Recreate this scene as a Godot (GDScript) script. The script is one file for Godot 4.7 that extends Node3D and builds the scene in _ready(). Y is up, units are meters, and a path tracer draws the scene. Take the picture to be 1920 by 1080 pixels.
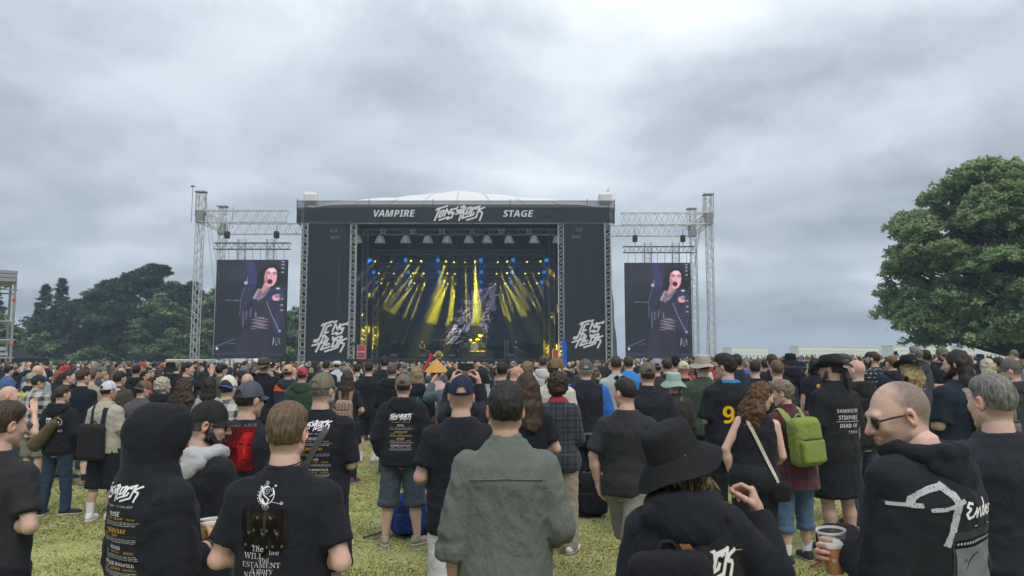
extends Node3D

const BEAM := 2300.0


func _ready():
	# camera: eye level of a phone held just over head height, looking slightly up
	var cam := Camera3D.new()
	cam.name = "camera"
	cam.position = Vector3(0, 1.9, 0)
	cam.rotation_degrees = Vector3(5.641, 0, 0)
	cam.fov = 42.545
	cam.near = 0.05
	cam.far = 2000.0
	add_child(cam)
	cam.current = true
	# sky, air, exposure
	var env := Environment.new()
	env.background_mode = Environment.BG_SKY
	env.sky = Sky.new()
	env.sky.sky_material = overcast()
	env.tonemap_mode = Environment.TONE_MAPPER_LINEAR
	env.tonemap_exposure = 1.5
	env.fog_enabled = true
	env.fog_density = 0.0011
	env.fog_light_color = Color(0.8, 0.91, 1.0)
	env.volumetric_fog_enabled = true
	env.volumetric_fog_density = 0.0
	env.sdfgi_enabled = true
	env.ssao_enabled = true
	env.ssil_enabled = true
	var we := WorldEnvironment.new()
	we.name = "air"
	we.environment = env
	add_child(we)
	# sun, veiled by cloud
	var sun := DirectionalLight3D.new()
	sun.name = "veiled_sun"
	sun.rotation_degrees = Vector3(-52, 28, 0)
	sun.light_energy = 0.34
	sun.light_angular_distance = 22.0
	sun.light_color = Color(1.0, 0.96, 0.9)
	sun.shadow_enabled = true
	add_child(sun)
	textures()
	build_ground()
	build_trees()
	build_site()
	build_stage()
	build_people()


func overcast() -> PanoramaSkyMaterial:
	var w := 1536
	var h := 768
	var im := Image.create(w, h, false, Image.FORMAT_RGBF)
	var a := FastNoiseLite.new()
	a.seed = 11
	a.noise_type = FastNoiseLite.TYPE_SIMPLEX_SMOOTH
	a.frequency = 0.62
	a.fractal_octaves = 5
	a.fractal_gain = 0.5
	a.domain_warp_enabled = true
	a.domain_warp_amplitude = 0.8
	a.domain_warp_frequency = 0.5
	var b := FastNoiseLite.new()
	b.seed = 5
	b.noise_type = FastNoiseLite.TYPE_SIMPLEX_SMOOTH
	b.frequency = 0.26
	b.fractal_octaves = 2
	# cloud thickness where the photograph shows it: azimuth, height (degrees), widths, brighter or darker
	var spots := [[11.5, 17.0, 7.0, 3.4, 0.46], [17.0, 14.5, 5.0, 2.0, 0.1], [32.0, 15.0, 7.0, 4.0, 0.42], [27.0, 10.5, 7.0, 2.0, 0.13], [19.0, 9.0, 8.0, 1.6, 0.1], [5.0, 24.0, 6.0, 4.0, 0.16],
		[25.0, 22.0, 8.0, 4.5, -0.12], [-24.0, 16.0, 12.0, 4.0, -0.16], [-3.0, 15.0, 7.0, 3.5, -0.1], [14.0, 10.5, 7.0, 1.3, -0.1], [-12.0, 22.0, 14.0, 3.5, 0.0], [26.0, 6.0, 10.0, 2.6, 0.16], [-15.0, 11.0, 12.0, 2.0, -0.07],
		[-31.0, 23.0, 6.0, 4.0, 0.05], [37.0, 24.0, 4.0, 4.0, 0.2], [22.0, 3.0, 12.0, 1.2, 0.1], [-24.0, 7.0, 9.0, 2.6, 0.12], [16.0, 20.0, 5.0, 2.0, 0.1]]
	for y in h:
		var el := (0.5 - (y + 0.5) / h) * PI
		var se := sin(el)
		var ce := cos(el)
		for x in w:
			var col: Vector3
			if el < -0.01:
				col = Vector3(0.16, 0.17, 0.14)
			else:
				var az := ((x + 0.5) / w - 0.5) * TAU
				var k := 1.0 / (maxf(se, 0.0) + 0.17)
				var px := sin(az) * ce * k * 1.5
				var pz := -cos(az) * ce * k * 1.5
				var n1 := a.get_noise_2d(px, pz)
				var n2 := b.get_noise_2d(px, pz)
				var soft := smoothstep(0.0, 0.09, se)
				var l := 0.285 * (1.0 + 2.1 * se) * (1.0 + (0.52 * n1 + 0.36 * n2) * lerpf(0.35, 1.0, soft))
				var da := rad_to_deg(az)
				var de := rad_to_deg(el)
				if absf(da) < 60.0 and de < 45.0:
					for s in spots:
						var u: float = (da - s[0] + n1 * 3.0) / s[2]
						var v: float = (de - s[1] + n1 * 1.6) / s[3]
						var q := u * u + v * v
						if q < 6.0:
							l *= 1.0 + s[4] * exp(-q) * (1.0 + 0.9 * n1) * 1.5
				l += 0.06 * exp(-maxf(se, 0.0) * 9.0)
				var t := clampf((l - 0.3) * 1.6, 0.0, 1.0)
				col = Vector3(0.85, 0.985, 1.15).lerp(Vector3(0.965, 1.0, 1.04), t) * l
			im.set_pixel(x, y, Color(col.x, col.y, col.z))
	var m := PanoramaSkyMaterial.new()
	m.panorama = ImageTexture.create_from_image(im)
	return m

# ---------------------------------------------------------------- geometry helpers
class Geo:
	var v := PackedVector3Array()
	var n := PackedVector3Array()
	var uv := PackedVector2Array()
	var c := PackedColorArray()
	var ix := PackedInt32Array()
	var has_uv := false
	var has_c := false

	func vert(p: Vector3, nn := Vector3.UP, u := Vector2.ZERO, col := Color.WHITE) -> int:
		v.append(p)
		n.append(nn)
		uv.append(u)
		c.append(col)
		return v.size() - 1

	func tri(a: Vector3, b: Vector3, d: Vector3, col := Color.WHITE):  # clockwise seen from its front
		var nn := (d - a).cross(b - a).normalized()
		var k := v.size()
		vert(a, nn, Vector2.ZERO, col)
		vert(b, nn, Vector2.ZERO, col)
		vert(d, nn, Vector2.ZERO, col)
		ix.append_array(PackedInt32Array([k, k + 1, k + 2]))

	func quad(a: Vector3, b: Vector3, d: Vector3, e: Vector3, col := Color.WHITE):
		var nn := (d - a).cross(b - a).normalized()
		var k := v.size()
		vert(a, nn, Vector2(0, 1), col)
		vert(b, nn, Vector2(0, 0), col)
		vert(d, nn, Vector2(1, 0), col)
		vert(e, nn, Vector2(1, 1), col)
		ix.append_array(PackedInt32Array([k, k + 1, k + 2, k, k + 2, k + 3]))

	func box(at: Vector3, s: Vector3, b := Basis(), col := Color.WHITE):
		var h := s * 0.5
		var p := []
		for i in 8:
			p.append(at + b * Vector3(h.x if i & 1 else -h.x, h.y if i & 2 else -h.y, h.z if i & 4 else -h.z))
		quad(p[4], p[6], p[7], p[5], col)
		quad(p[1], p[3], p[2], p[0], col)
		quad(p[0], p[2], p[6], p[4], col)
		quad(p[5], p[7], p[3], p[1], col)
		quad(p[2], p[3], p[7], p[6], col)
		quad(p[4], p[5], p[1], p[0], col)

	# a box with chamfered edges
	func cbox(at: Vector3, s: Vector3, ch: float, b := Basis(), col := Color.WHITE):
		var h := s * 0.5
		var ax := [Vector3.RIGHT, Vector3.UP, Vector3.BACK]
		for i in 3:
			var u: Vector3 = ax[(i + 1) % 3]
			var w: Vector3 = ax[(i + 2) % 3]
			var d: Vector3 = ax[i]
			var hu: float = h[(i + 1) % 3]
			var hw: float = h[(i + 2) % 3]
			var hd: float = h[i]
			for sg in [-1.0, 1.0]:
				var o: Vector3 = d * hd * sg
				var q := [o + u * (hu - ch) + w * (hw - ch), o - u * (hu - ch) + w * (hw - ch), o - u * (hu - ch) - w * (hw - ch), o + u * (hu - ch) - w * (hw - ch)]
				if sg > 0:
					q.reverse()
				quad(at + b * q[0], at + b * q[1], at + b * q[2], at + b * q[3], col)
				for t in [-1.0, 1.0]:  # edge strips along w between faces d and u
					var e1: Vector3 = d * hd * sg + u * (hu - ch) * t
					var e2: Vector3 = d * (hd - ch) * sg + u * hu * t
					var r := [e1 + w * (hw - ch), e2 + w * (hw - ch), e2 - w * (hw - ch), e1 - w * (hw - ch)]
					if sg * t < 0:
						r.reverse()
					quad(at + b * r[0], at + b * r[1], at + b * r[2], at + b * r[3], col)
		for sx in [-1.0, 1.0]:
			for sy in [-1.0, 1.0]:
				for sz in [-1.0, 1.0]:
					var s3 := Vector3(sx, sy, sz)
					var q1 := s3 * (h - Vector3(0, ch, ch))
					var q2 := s3 * (h - Vector3(ch, 0, ch))
					var q3 := s3 * (h - Vector3(ch, ch, 0))
					if sx * sy * sz < 0:
						tri(at + b * q1, at + b * q2, at + b * q3, col)
					else:
						tri(at + b * q1, at + b * q3, at + b * q2, col)

	func tube(pts: PackedVector3Array, rad: PackedFloat32Array, seg := 6, col := Color.WHITE, flat := 1.0, up := Vector3.ZERO):
		var k0 := v.size()
		var m := pts.size()
		var side := Vector3.ZERO
		for i in m:
			var d := (pts[mini(i + 1, m - 1)] - pts[maxi(i - 1, 0)]).normalized()
			if i == 0:
				side = d.cross(up) if up != Vector3.ZERO else d.cross(Vector3.UP if absf(d.y) < 0.9 else Vector3.RIGHT)
			elif up != Vector3.ZERO:
				side = d.cross(up)
			side = (side - d * side.dot(d)).normalized()
			var oth := side.cross(d)
			for j in seg:
				var a := TAU * j / seg
				var o := side * cos(a) + oth * sin(a) * flat
				var nn := (side * cos(a) + oth * sin(a) / maxf(flat, 0.05)).normalized()
				vert(pts[i] + o * rad[i], nn, Vector2(float(j) / seg, float(i) / m), col)
		for i in m - 1:
			for j in seg:
				var a := k0 + i * seg + j
				var b := k0 + i * seg + (j + 1) % seg
				ix.append_array(PackedInt32Array([a, b, b + seg, a, b + seg, a + seg]))
		for e in [0, m - 1]:
			var d := (pts[1] - pts[0]).normalized() * -1.0 if e == 0 else (pts[m - 1] - pts[m - 2]).normalized()
			var k := v.size()
			for j in seg:
				vert(v[k0 + e * seg + j], d, Vector2.ZERO, col)
			for j in range(1, seg - 1):
				if e == 0:
					ix.append_array(PackedInt32Array([k, k + j + 1, k + j]))
				else:
					ix.append_array(PackedInt32Array([k, k + j, k + j + 1]))

	func rod(a: Vector3, b: Vector3, r: float, seg := 5, col := Color.WHITE, r2 := -1.0):
		tube(PackedVector3Array([a, b]), PackedFloat32Array([r, r if r2 < 0 else r2]), seg, col)

	# profile: (radius, height) from bottom to top, outside to the left of travel
	func lathe(prof: Array, seg := 16, at := Vector3.ZERO, col := Color.WHITE, b := Basis()):
		var k0 := v.size()
		var m := prof.size()
		for i in m:
			var d: Vector2 = (prof[mini(i + 1, m - 1)] - prof[maxi(i - 1, 0)])
			var nn2 := Vector2(d.y, -d.x).normalized()
			for j in seg + 1:
				var a := TAU * j / seg
				var p: Vector2 = prof[i]
				vert(at + b * Vector3(cos(a) * p.x, p.y, sin(a) * p.x), b * Vector3(cos(a) * nn2.x, nn2.y, sin(a) * nn2.x), Vector2(float(j) / seg, 1.0 - float(i) / (m - 1)), col)
		for i in m - 1:
			for j in seg:
				var a := k0 + i * (seg + 1) + j
				ix.append_array(PackedInt32Array([a, a + 1, a + seg + 2, a, a + seg + 2, a + seg + 1]))

	func add(g: Geo, x := Transform3D()):
		var k := v.size()
		var nb := x.basis.inverse().transposed()
		for i in g.v.size():
			v.append(x * g.v[i])
			n.append((nb * g.n[i]).normalized())
		uv.append_array(g.uv)
		c.append_array(g.c)
		var flip := x.basis.determinant() < 0
		for i in range(0, g.ix.size(), 3):
			ix.append(g.ix[i] + k)
			ix.append(g.ix[i + (2 if flip else 1)] + k)
			ix.append(g.ix[i + (1 if flip else 2)] + k)

	func smooth():
		var acc := PackedVector3Array()
		acc.resize(v.size())
		for i in range(0, ix.size(), 3):
			var a := ix[i]
			var b := ix[i + 1]
			var d := ix[i + 2]
			var nn := (v[d] - v[a]).cross(v[b] - v[a])
			acc[a] += nn
			acc[b] += nn
			acc[d] += nn
		for i in v.size():
			n[i] = acc[i].normalized() if acc[i].length_squared() > 0.0 else n[i]

	func tint(col: Color):
		for i in c.size():
			c[i] = col

	func mesh() -> ArrayMesh:
		var a := []
		a.resize(Mesh.ARRAY_MAX)
		a[Mesh.ARRAY_VERTEX] = v
		a[Mesh.ARRAY_NORMAL] = n
		if has_uv:
			a[Mesh.ARRAY_TEX_UV] = uv
		if has_c:
			a[Mesh.ARRAY_COLOR] = c
		a[Mesh.ARRAY_INDEX] = ix
		var m := ArrayMesh.new()
		m.add_surface_from_arrays(Mesh.PRIMITIVE_TRIANGLES, a)
		return m


# ---------------------------------------------------------------- distance field, meshed by surface nets
class Field:
	var o: Vector3
	var h: float
	var nx: int
	var ny: int
	var nz: int
	var f: PackedFloat32Array

	func _init(lo: Vector3, hi: Vector3, cell: float):
		h = cell
		o = lo
		nx = int(ceil((hi.x - lo.x) / h)) + 2
		ny = int(ceil((hi.y - lo.y) / h)) + 2
		nz = int(ceil((hi.z - lo.z) / h)) + 2
		f.resize(nx * ny * nz)
		f.fill(1.0)

	func span(lo: Vector3, hi: Vector3) -> PackedInt32Array:
		var a := ((lo - o) / h).floor()
		var b := ((hi - o) / h).ceil()
		return PackedInt32Array([maxi(int(a.x), 0), mini(int(b.x), nx - 1), maxi(int(a.y), 0), mini(int(b.y), ny - 1), maxi(int(a.z), 0), mini(int(b.z), nz - 1)])

	func cap(a: Vector3, b: Vector3, ra: float, rb: float, k := 0.02):
		var m := maxf(ra, rb) + k + h * 2.0
		var s := span(a.min(b) - Vector3(m, m, m), a.max(b) + Vector3(m, m, m))
		var ab := b - a
		var il := 1.0 / maxf(ab.length_squared(), 1e-9)
		var dr := rb - ra
		var ik := 1.0 / maxf(k, 1e-6)
		var k4 := k * 0.25
		for z in range(s[4], s[5] + 1):
			for y in range(s[2], s[3] + 1):
				var i := (z * ny + y) * nx + s[0]
				var p := o + Vector3(s[0] * h, y * h, z * h) - a
				for x in range(s[0], s[1] + 1):
					var t := clampf(p.dot(ab) * il, 0.0, 1.0)
					var d := (p - ab * t).length() - ra - dr * t
					var w := f[i]
					var q := 1.0 - absf(w - d) * ik
					if q > 0.0:
						f[i] = minf(w, d) - q * q * k4
					elif d < w:
						f[i] = d
					p.x += h
					i += 1

	# a cone with flat ends, for sleeves and trouser legs
	func cone(a: Vector3, b: Vector3, ra: float, rb: float, k := 0.02, flat := 1.0, fax := Vector3.ZERO):
		var m := maxf(ra, rb) * maxf(flat, 1.0) + k + h * 2.0
		var s := span(a.min(b) - Vector3(m, m, m), a.max(b) + Vector3(m, m, m))
		var ln := (b - a).length()
		var u := (b - a) / ln
		var dr := (rb - ra) / ln
		var ik := 1.0 / maxf(k, 1e-6)
		var k4 := k * 0.25
		for z in range(s[4], s[5] + 1):
			for y in range(s[2], s[3] + 1):
				var i := (z * ny + y) * nx + s[0]
				var p := o + Vector3(s[0] * h, y * h, z * h) - a
				for x in range(s[0], s[1] + 1):
					var t := p.dot(u)
					var q3 := p - u * t
					if flat != 1.0:
						q3 -= fax * (q3.dot(fax) * (1.0 - 1.0 / flat))
					var d := maxf(q3.length() - ra - dr * t, maxf(t - ln, -t))
					var w := f[i]
					var q := 1.0 - absf(w - d) * ik
					if q > 0.0:
						f[i] = minf(w, d) - q * q * k4
					elif d < w:
						f[i] = d
					p.x += h
					i += 1

	func ell(c: Vector3, r: Vector3, k := 0.02, b := Basis(), cut := false):
		var m := maxf(r.x, maxf(r.y, r.z)) + k + h * 2.0
		var s := span(c - Vector3(m, m, m), c + Vector3(m, m, m))
		var inv := b.transposed()
		var i1 := Vector3.ONE / r
		var ik := 1.0 / maxf(k, 1e-6)
		var k4 := k * 0.25
		for z in range(s[4], s[5] + 1):
			for y in range(s[2], s[3] + 1):
				var i := (z * ny + y) * nx + s[0]
				var p := o + Vector3(s[0] * h, y * h, z * h) - c
				for x in range(s[0], s[1] + 1):
					var e := (inv * p) * i1
					var k0 := e.length()
					var d := k0 * (k0 - 1.0) / maxf((e * i1).length(), 1e-6)
					var w := f[i]
					if cut:
						d = -d
						var q := 1.0 - absf(w - d) * ik
						f[i] = maxf(w, d) + (q * q * k4 if q > 0.0 else 0.0)
					else:
						var q := 1.0 - absf(w - d) * ik
						if q > 0.0:
							f[i] = minf(w, d) - q * q * k4
						elif d < w:
							f[i] = d
					p.x += h
					i += 1

	# stacked ellipses: rows of [y, half width, half depth, z offset]
	func stack(rows: Array, grow: float, y0: float, y1: float, k := 0.03, mx := 0.0):
		var wmax := 0.0
		for r in rows:
			wmax = maxf(wmax, maxf(r[1], r[2] + absf(r[3])))
		wmax += grow + k + h * 2.0
		var s := span(Vector3(mx - wmax, y0 - h, -wmax), Vector3(mx + wmax, y1 + h, wmax))
		var ik := 1.0 / maxf(k, 1e-6)
		var k4 := k * 0.25
		for y in range(s[2], s[3] + 1):
			var py := o.y + y * h
			var j := 0
			while j < rows.size() - 2 and rows[j + 1][0] < py:
				j += 1
			var A: Array = rows[j]
			var B: Array = rows[j + 1]
			var t := clampf((py - A[0]) / (B[0] - A[0]), 0.0, 1.0)
			t = t * t * (3.0 - 2.0 * t) * 0.5 + t * 0.5
			var wx: float = lerpf(A[1], B[1], t) + grow
			var wz: float = lerpf(A[2], B[2], t) + grow
			var zc: float = lerpf(A[3], B[3], t)
			var cap_d := maxf(y0 - py, py - y1)
			var mw := minf(wx, wz)
			for z in range(s[4], s[5] + 1):
				var i := (z * ny + y) * nx + s[0]
				var ez := (o.z + z * h - zc) / wz
				ez *= ez
				var px := o.x + s[0] * h - mx
				for x in range(s[0], s[1] + 1):
					var ex := px / wx
					var d := maxf((sqrt(ex * ex + ez) - 1.0) * mw, cap_d)
					var w := f[i]
					var q := 1.0 - absf(w - d) * ik
					if q > 0.0:
						f[i] = minf(w, d) - q * q * k4
					elif d < w:
						f[i] = d
					px += h
					i += 1

	# takes away all that lies on the side of p that nrm points to (inside the box lo..hi)
	func plane(p: Vector3, nrm: Vector3, lo := Vector3(-9, -9, -9), hi := Vector3(9, 9, 9)):
		var s := span(lo, hi)
		for z in range(s[4], s[5] + 1):
			for y in range(s[2], s[3] + 1):
				var i := (z * ny + y) * nx + s[0]
				var d := (o + Vector3(s[0] * h, y * h, z * h) - p).dot(nrm)
				var st := nrm.x * h
				for x in range(s[0], s[1] + 1):
					if d > f[i]:
						f[i] = d
					d += st
					i += 1

	func noise(nz_: FastNoiseLite, amp: float, sc: Vector3):
		for z in nz:
			for y in ny:
				var i := (z * ny + y) * nx
				for x in nx:
					if f[i] < amp * 2.0 + h * 2.0 and f[i] > -amp * 2.0 - h * 2.0:
						f[i] += amp * nz_.get_noise_3d((o.x + x * h) * sc.x, (o.y + y * h) * sc.y, (o.z + z * h) * sc.z)
					i += 1

	func geo() -> Geo:
		var g := Geo.new()
		var lim := h * 4.5
		var at := PackedInt32Array()
		at.resize(f.size())
		at.fill(-1)
		var sx := 1
		var sy := nx
		var sz := nx * ny
		var cells := PackedInt32Array()
		for z in nz - 1:
			for y in ny - 1:
				var i := (z * ny + y) * nx
				for x in nx - 1:
					var a := f[i]
					if a < lim and a > -lim:
						var b := f[i + 1]
						var c_ := f[i + sy]
						var d := f[i + sy + 1]
						var e := f[i + sz]
						var e1 := f[i + sz + 1]
						var e2 := f[i + sz + sy]
						var e3 := f[i + sz + sy + 1]
						var m := int(a < 0.0) + int(b < 0.0) + int(c_ < 0.0) + int(d < 0.0) + int(e < 0.0) + int(e1 < 0.0) + int(e2 < 0.0) + int(e3 < 0.0)
						if m > 0 and m < 8:
							var s := Vector3.ZERO
							var cnt := 0
							if (a < 0.0) != (b < 0.0):
								s += Vector3(a / (a - b), 0, 0)
								cnt += 1
							if (c_ < 0.0) != (d < 0.0):
								s += Vector3(c_ / (c_ - d), 1, 0)
								cnt += 1
							if (e < 0.0) != (e1 < 0.0):
								s += Vector3(e / (e - e1), 0, 1)
								cnt += 1
							if (e2 < 0.0) != (e3 < 0.0):
								s += Vector3(e2 / (e2 - e3), 1, 1)
								cnt += 1
							if (a < 0.0) != (c_ < 0.0):
								s += Vector3(0, a / (a - c_), 0)
								cnt += 1
							if (b < 0.0) != (d < 0.0):
								s += Vector3(1, b / (b - d), 0)
								cnt += 1
							if (e < 0.0) != (e2 < 0.0):
								s += Vector3(0, e / (e - e2), 1)
								cnt += 1
							if (e1 < 0.0) != (e3 < 0.0):
								s += Vector3(1, e1 / (e1 - e3), 1)
								cnt += 1
							if (a < 0.0) != (e < 0.0):
								s += Vector3(0, 0, a / (a - e))
								cnt += 1
							if (b < 0.0) != (e1 < 0.0):
								s += Vector3(1, 0, b / (b - e1))
								cnt += 1
							if (c_ < 0.0) != (e2 < 0.0):
								s += Vector3(0, 1, c_ / (c_ - e2))
								cnt += 1
							if (d < 0.0) != (e3 < 0.0):
								s += Vector3(1, 1, d / (d - e3))
								cnt += 1
							at[i] = g.v.size()
							g.v.append(o + (Vector3(x, y, z) + s / cnt) * h)
							g.n.append(Vector3(b + d + e1 + e3 - a - c_ - e - e2, c_ + d + e2 + e3 - a - b - e - e1, e + e1 + e2 + e3 - a - b - c_ - d).normalized())
							cells.append(i)
					i += 1
		g.uv.resize(g.v.size())
		g.c.resize(g.v.size())
		g.c.fill(Color.WHITE)
		for i in cells:
			var a := f[i] < 0.0
			var k := at[i]
			# edge along x: needs neighbours -y, -z
			if i >= sz + sy:
				if (f[i + 1] < 0.0) != a:
					_q(g, k, at[i - sy], at[i - sy - sz], at[i - sz], a)
				if (f[i + sy] < 0.0) != a:
					_q(g, k, at[i - sz], at[i - sz - 1], at[i - 1], a)
				if (f[i + sz] < 0.0) != a:
					_q(g, k, at[i - 1], at[i - 1 - sy], at[i - sy], a)
		return g

	func _q(g: Geo, a: int, b: int, d: int, e: int, inside: bool):
		if a < 0 or b < 0 or d < 0 or e < 0:
			return
		if inside:
			g.ix.append_array(PackedInt32Array([a, d, b, a, e, d]))
		else:
			g.ix.append_array(PackedInt32Array([a, b, d, a, d, e]))


# ---------------------------------------------------------------- pictures for flat print
class Pic:
	var im: Image
	var w: int
	var h: int

	func _init(ww: int, hh: int, col := Color(0, 0, 0, 0)):
		w = ww
		h = hh
		im = Image.create(w, h, false, Image.FORMAT_RGBA8)
		im.fill(col)

	func poly(p: PackedVector2Array, col: Color):
		var lo := 1e9
		var hi := -1e9
		for q in p:
			lo = minf(lo, q.y)
			hi = maxf(hi, q.y)
		for y in range(maxi(int(floor(lo)), 0), mini(int(ceil(hi)), h - 1) + 1):
			var yy := y + 0.5
			var xs := []
			for i in p.size():
				var a := p[i]
				var b := p[(i + 1) % p.size()]
				if (a.y <= yy) != (b.y <= yy):
					xs.append(a.x + (yy - a.y) / (b.y - a.y) * (b.x - a.x))
			xs.sort()
			for i in range(0, xs.size() - 1, 2):
				var x0 := int(round(xs[i]))
				var x1 := int(round(xs[i + 1]))
				if x1 > x0:
					im.fill_rect(Rect2i(x0, y, x1 - x0, 1), col)

	func stroke(p: Array, wd: float, col: Color):
		for i in p.size() - 1:
			var a: Vector2 = p[i]
			var b: Vector2 = p[i + 1]
			var d := (b - a).normalized() * wd * 0.5
			var s := Vector2(-d.y, d.x)
			poly(PackedVector2Array([a - d * 0.5 + s, b + d * 0.5 + s, b + d * 0.5 - s, a - d * 0.5 - s]), col)

	func oval(c: Vector2, r: Vector2, col: Color, rot := 0.0):
		var p := PackedVector2Array()
		for i in 28:
			var a := TAU * i / 28
			p.append(c + (Vector2(cos(a) * r.x, sin(a) * r.y)).rotated(rot))
		poly(p, col)

	func soft(c: Vector2, r: Vector2, col: Color, rot := 0.0):  # blended blob that fades out
		var m := maxf(r.x, r.y)
		for y in range(maxi(int(c.y - m), 0), mini(int(c.y + m), h - 1) + 1):
			for x in range(maxi(int(c.x - m), 0), mini(int(c.x + m), w - 1) + 1):
				var q := (Vector2(x + 0.5, y + 0.5) - c).rotated(-rot) / r
				var t := 1.0 - q.length_squared()
				if t > 0.0:
					var o := im.get_pixel(x, y)
					var k := minf(t * 1.6, 1.0) * col.a
					im.set_pixel(x, y, Color(lerpf(o.r, col.r, k), lerpf(o.g, col.g, k), lerpf(o.b, col.b, k), maxf(o.a, k)))

	func text(s: String, at: Vector2, size: float, col: Color, font: Font, centre := true, stretch := 1.0, shear := 0.0, rot := 0.0):
		var tm := TextMesh.new()
		tm.text = s
		tm.font = font
		tm.font_size = 48
		tm.pixel_size = 0.01
		tm.depth = 0.0
		tm.curve_step = 3.0
		tm.horizontal_alignment = HORIZONTAL_ALIGNMENT_CENTER if centre else HORIZONTAL_ALIGNMENT_LEFT
		var a := tm.get_mesh_arrays()
		var v: PackedVector3Array = a[Mesh.ARRAY_VERTEX]
		var k := size / 0.36
		var id = a[Mesh.ARRAY_INDEX]
		var cnt: int = id.size() if id else v.size()
		for i in range(0, cnt, 3):
			var t := PackedVector2Array()
			for j in 3:
				var q: Vector3 = v[id[i + j]] if id else v[i + j]
				t.append(at + Vector2((q.x + q.y * shear) * k * stretch, -q.y * k).rotated(rot))
			poly(t, col)

	func tex(small := 1) -> ImageTexture:
		if small > 1:
			im.resize(w / small, h / small, Image.INTERPOLATE_BILINEAR if small == 2 else Image.INTERPOLATE_TRILINEAR)
		return ImageTexture.create_from_image(im)


# ---------------------------------------------------------------- naming, materials
var used := {}
var mats := {}
var rng := RandomNumberGenerator.new()
var fn := FastNoiseLite.new()
var fold_tex: Texture2D
var streak_tex: Texture2D
var bold: SystemFont
var serif: SystemFont
var serif_bold: SystemFont


func numbered(called: String) -> String:
	if not used.has(called):
		used[called] = 0
		return called
	used[called] += 1
	return "%s_%03d" % [called, used[called]]


func numbered_in(p: Node, called: String) -> String:
	if not p.has_node(called):
		return called
	var k := 1
	while p.has_node("%s_%03d" % [called, k]):
		k += 1
	return "%s_%03d" % [called, k]


func tag(o: Node, label: String, category: String, group := ""):
	o.set_meta("label", label)
	o.set_meta("category", category)
	if group:
		o.set_meta("group", group)


func thing(called: String, label: String, category: String, at := Vector3.ZERO, yaw := 0.0, group := "") -> Node3D:
	var t := Node3D.new()
	t.name = numbered(called)
	add_child(t)
	t.position = at
	t.rotation.y = deg_to_rad(yaw)
	tag(t, label, category, group)
	return t


func part(p: Node3D, called: String, g: Geo, m: Material, stuff := false) -> MeshInstance3D:
	var o := MeshInstance3D.new()
	if g.ix.is_empty():
		print("empty ", called, " of ", p.name)
		return o
	o.name = numbered_in(p, called)
	o.mesh = g.mesh()
	o.material_override = m
	p.add_child(o, true)
	if stuff:
		o.set_meta("kind", "stuff")
	return o


func group_part(p: Node3D, called: String) -> Node3D:
	var o := Node3D.new()
	o.name = numbered_in(p, called)
	p.add_child(o, true)
	return o


func solo(called: String, g: Geo, m: Material, label: String, category: String, group := "") -> MeshInstance3D:
	var o := MeshInstance3D.new()
	o.name = numbered(called)
	o.mesh = g.mesh()
	o.material_override = m
	add_child(o)
	tag(o, label, category, group)
	return o


func setting(called: String, g: Geo, m: Material) -> MeshInstance3D:
	var o := MeshInstance3D.new()
	o.name = numbered(called)
	o.mesh = g.mesh()
	o.material_override = m
	add_child(o)
	o.set_meta("kind", "structure")
	return o


func lin(r: float, g: float, b: float) -> Color:  # a real-world base colour
	return Color(r, g, b).linear_to_srgb()


func paint(col: Color, rough := 0.8, metal := 0.0, spec := 0.5) -> StandardMaterial3D:
	var key := "p%s%.2f%.2f%.2f" % [col.to_html(), rough, metal, spec]
	if not mats.has(key):
		var m := StandardMaterial3D.new()
		m.albedo_color = col
		m.roughness = rough
		m.metallic = metal
		m.metallic_specular = spec
		mats[key] = m
	return mats[key]


func vcol(rough := 0.8, spec := 0.5) -> StandardMaterial3D:
	var key := "v%.2f%.2f" % [rough, spec]
	if not mats.has(key):
		var m := StandardMaterial3D.new()
		m.vertex_color_use_as_albedo = true
		m.roughness = rough
		m.metallic_specular = spec
		mats[key] = m
	return mats[key]


func cloth(col: Color, bump := 1.0, sheen := 0.34) -> StandardMaterial3D:
	var key := "c%s%.2f%.2f" % [col.to_html(), bump, sheen]
	if not mats.has(key):
		var m := StandardMaterial3D.new()
		m.albedo_color = col
		m.roughness = 0.93
		m.metallic_specular = 0.25
		m.rim_enabled = true
		m.rim = sheen
		m.rim_tint = 0.6
		m.uv1_triplanar = true
		m.uv1_scale = Vector3(1.1, 0.9, 1.1)
		m.heightmap_enabled = true
		m.heightmap_texture = fold_tex
		m.heightmap_scale = 0.85 * bump
		mats[key] = m
	return mats[key]


func printed(t: Texture2D, rough := 0.85) -> StandardMaterial3D:
	var m := StandardMaterial3D.new()
	m.albedo_texture = t
	m.roughness = rough
	m.metallic_specular = 0.3
	m.transparency = BaseMaterial3D.TRANSPARENCY_ALPHA
	m.texture_repeat = false
	return m


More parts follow.
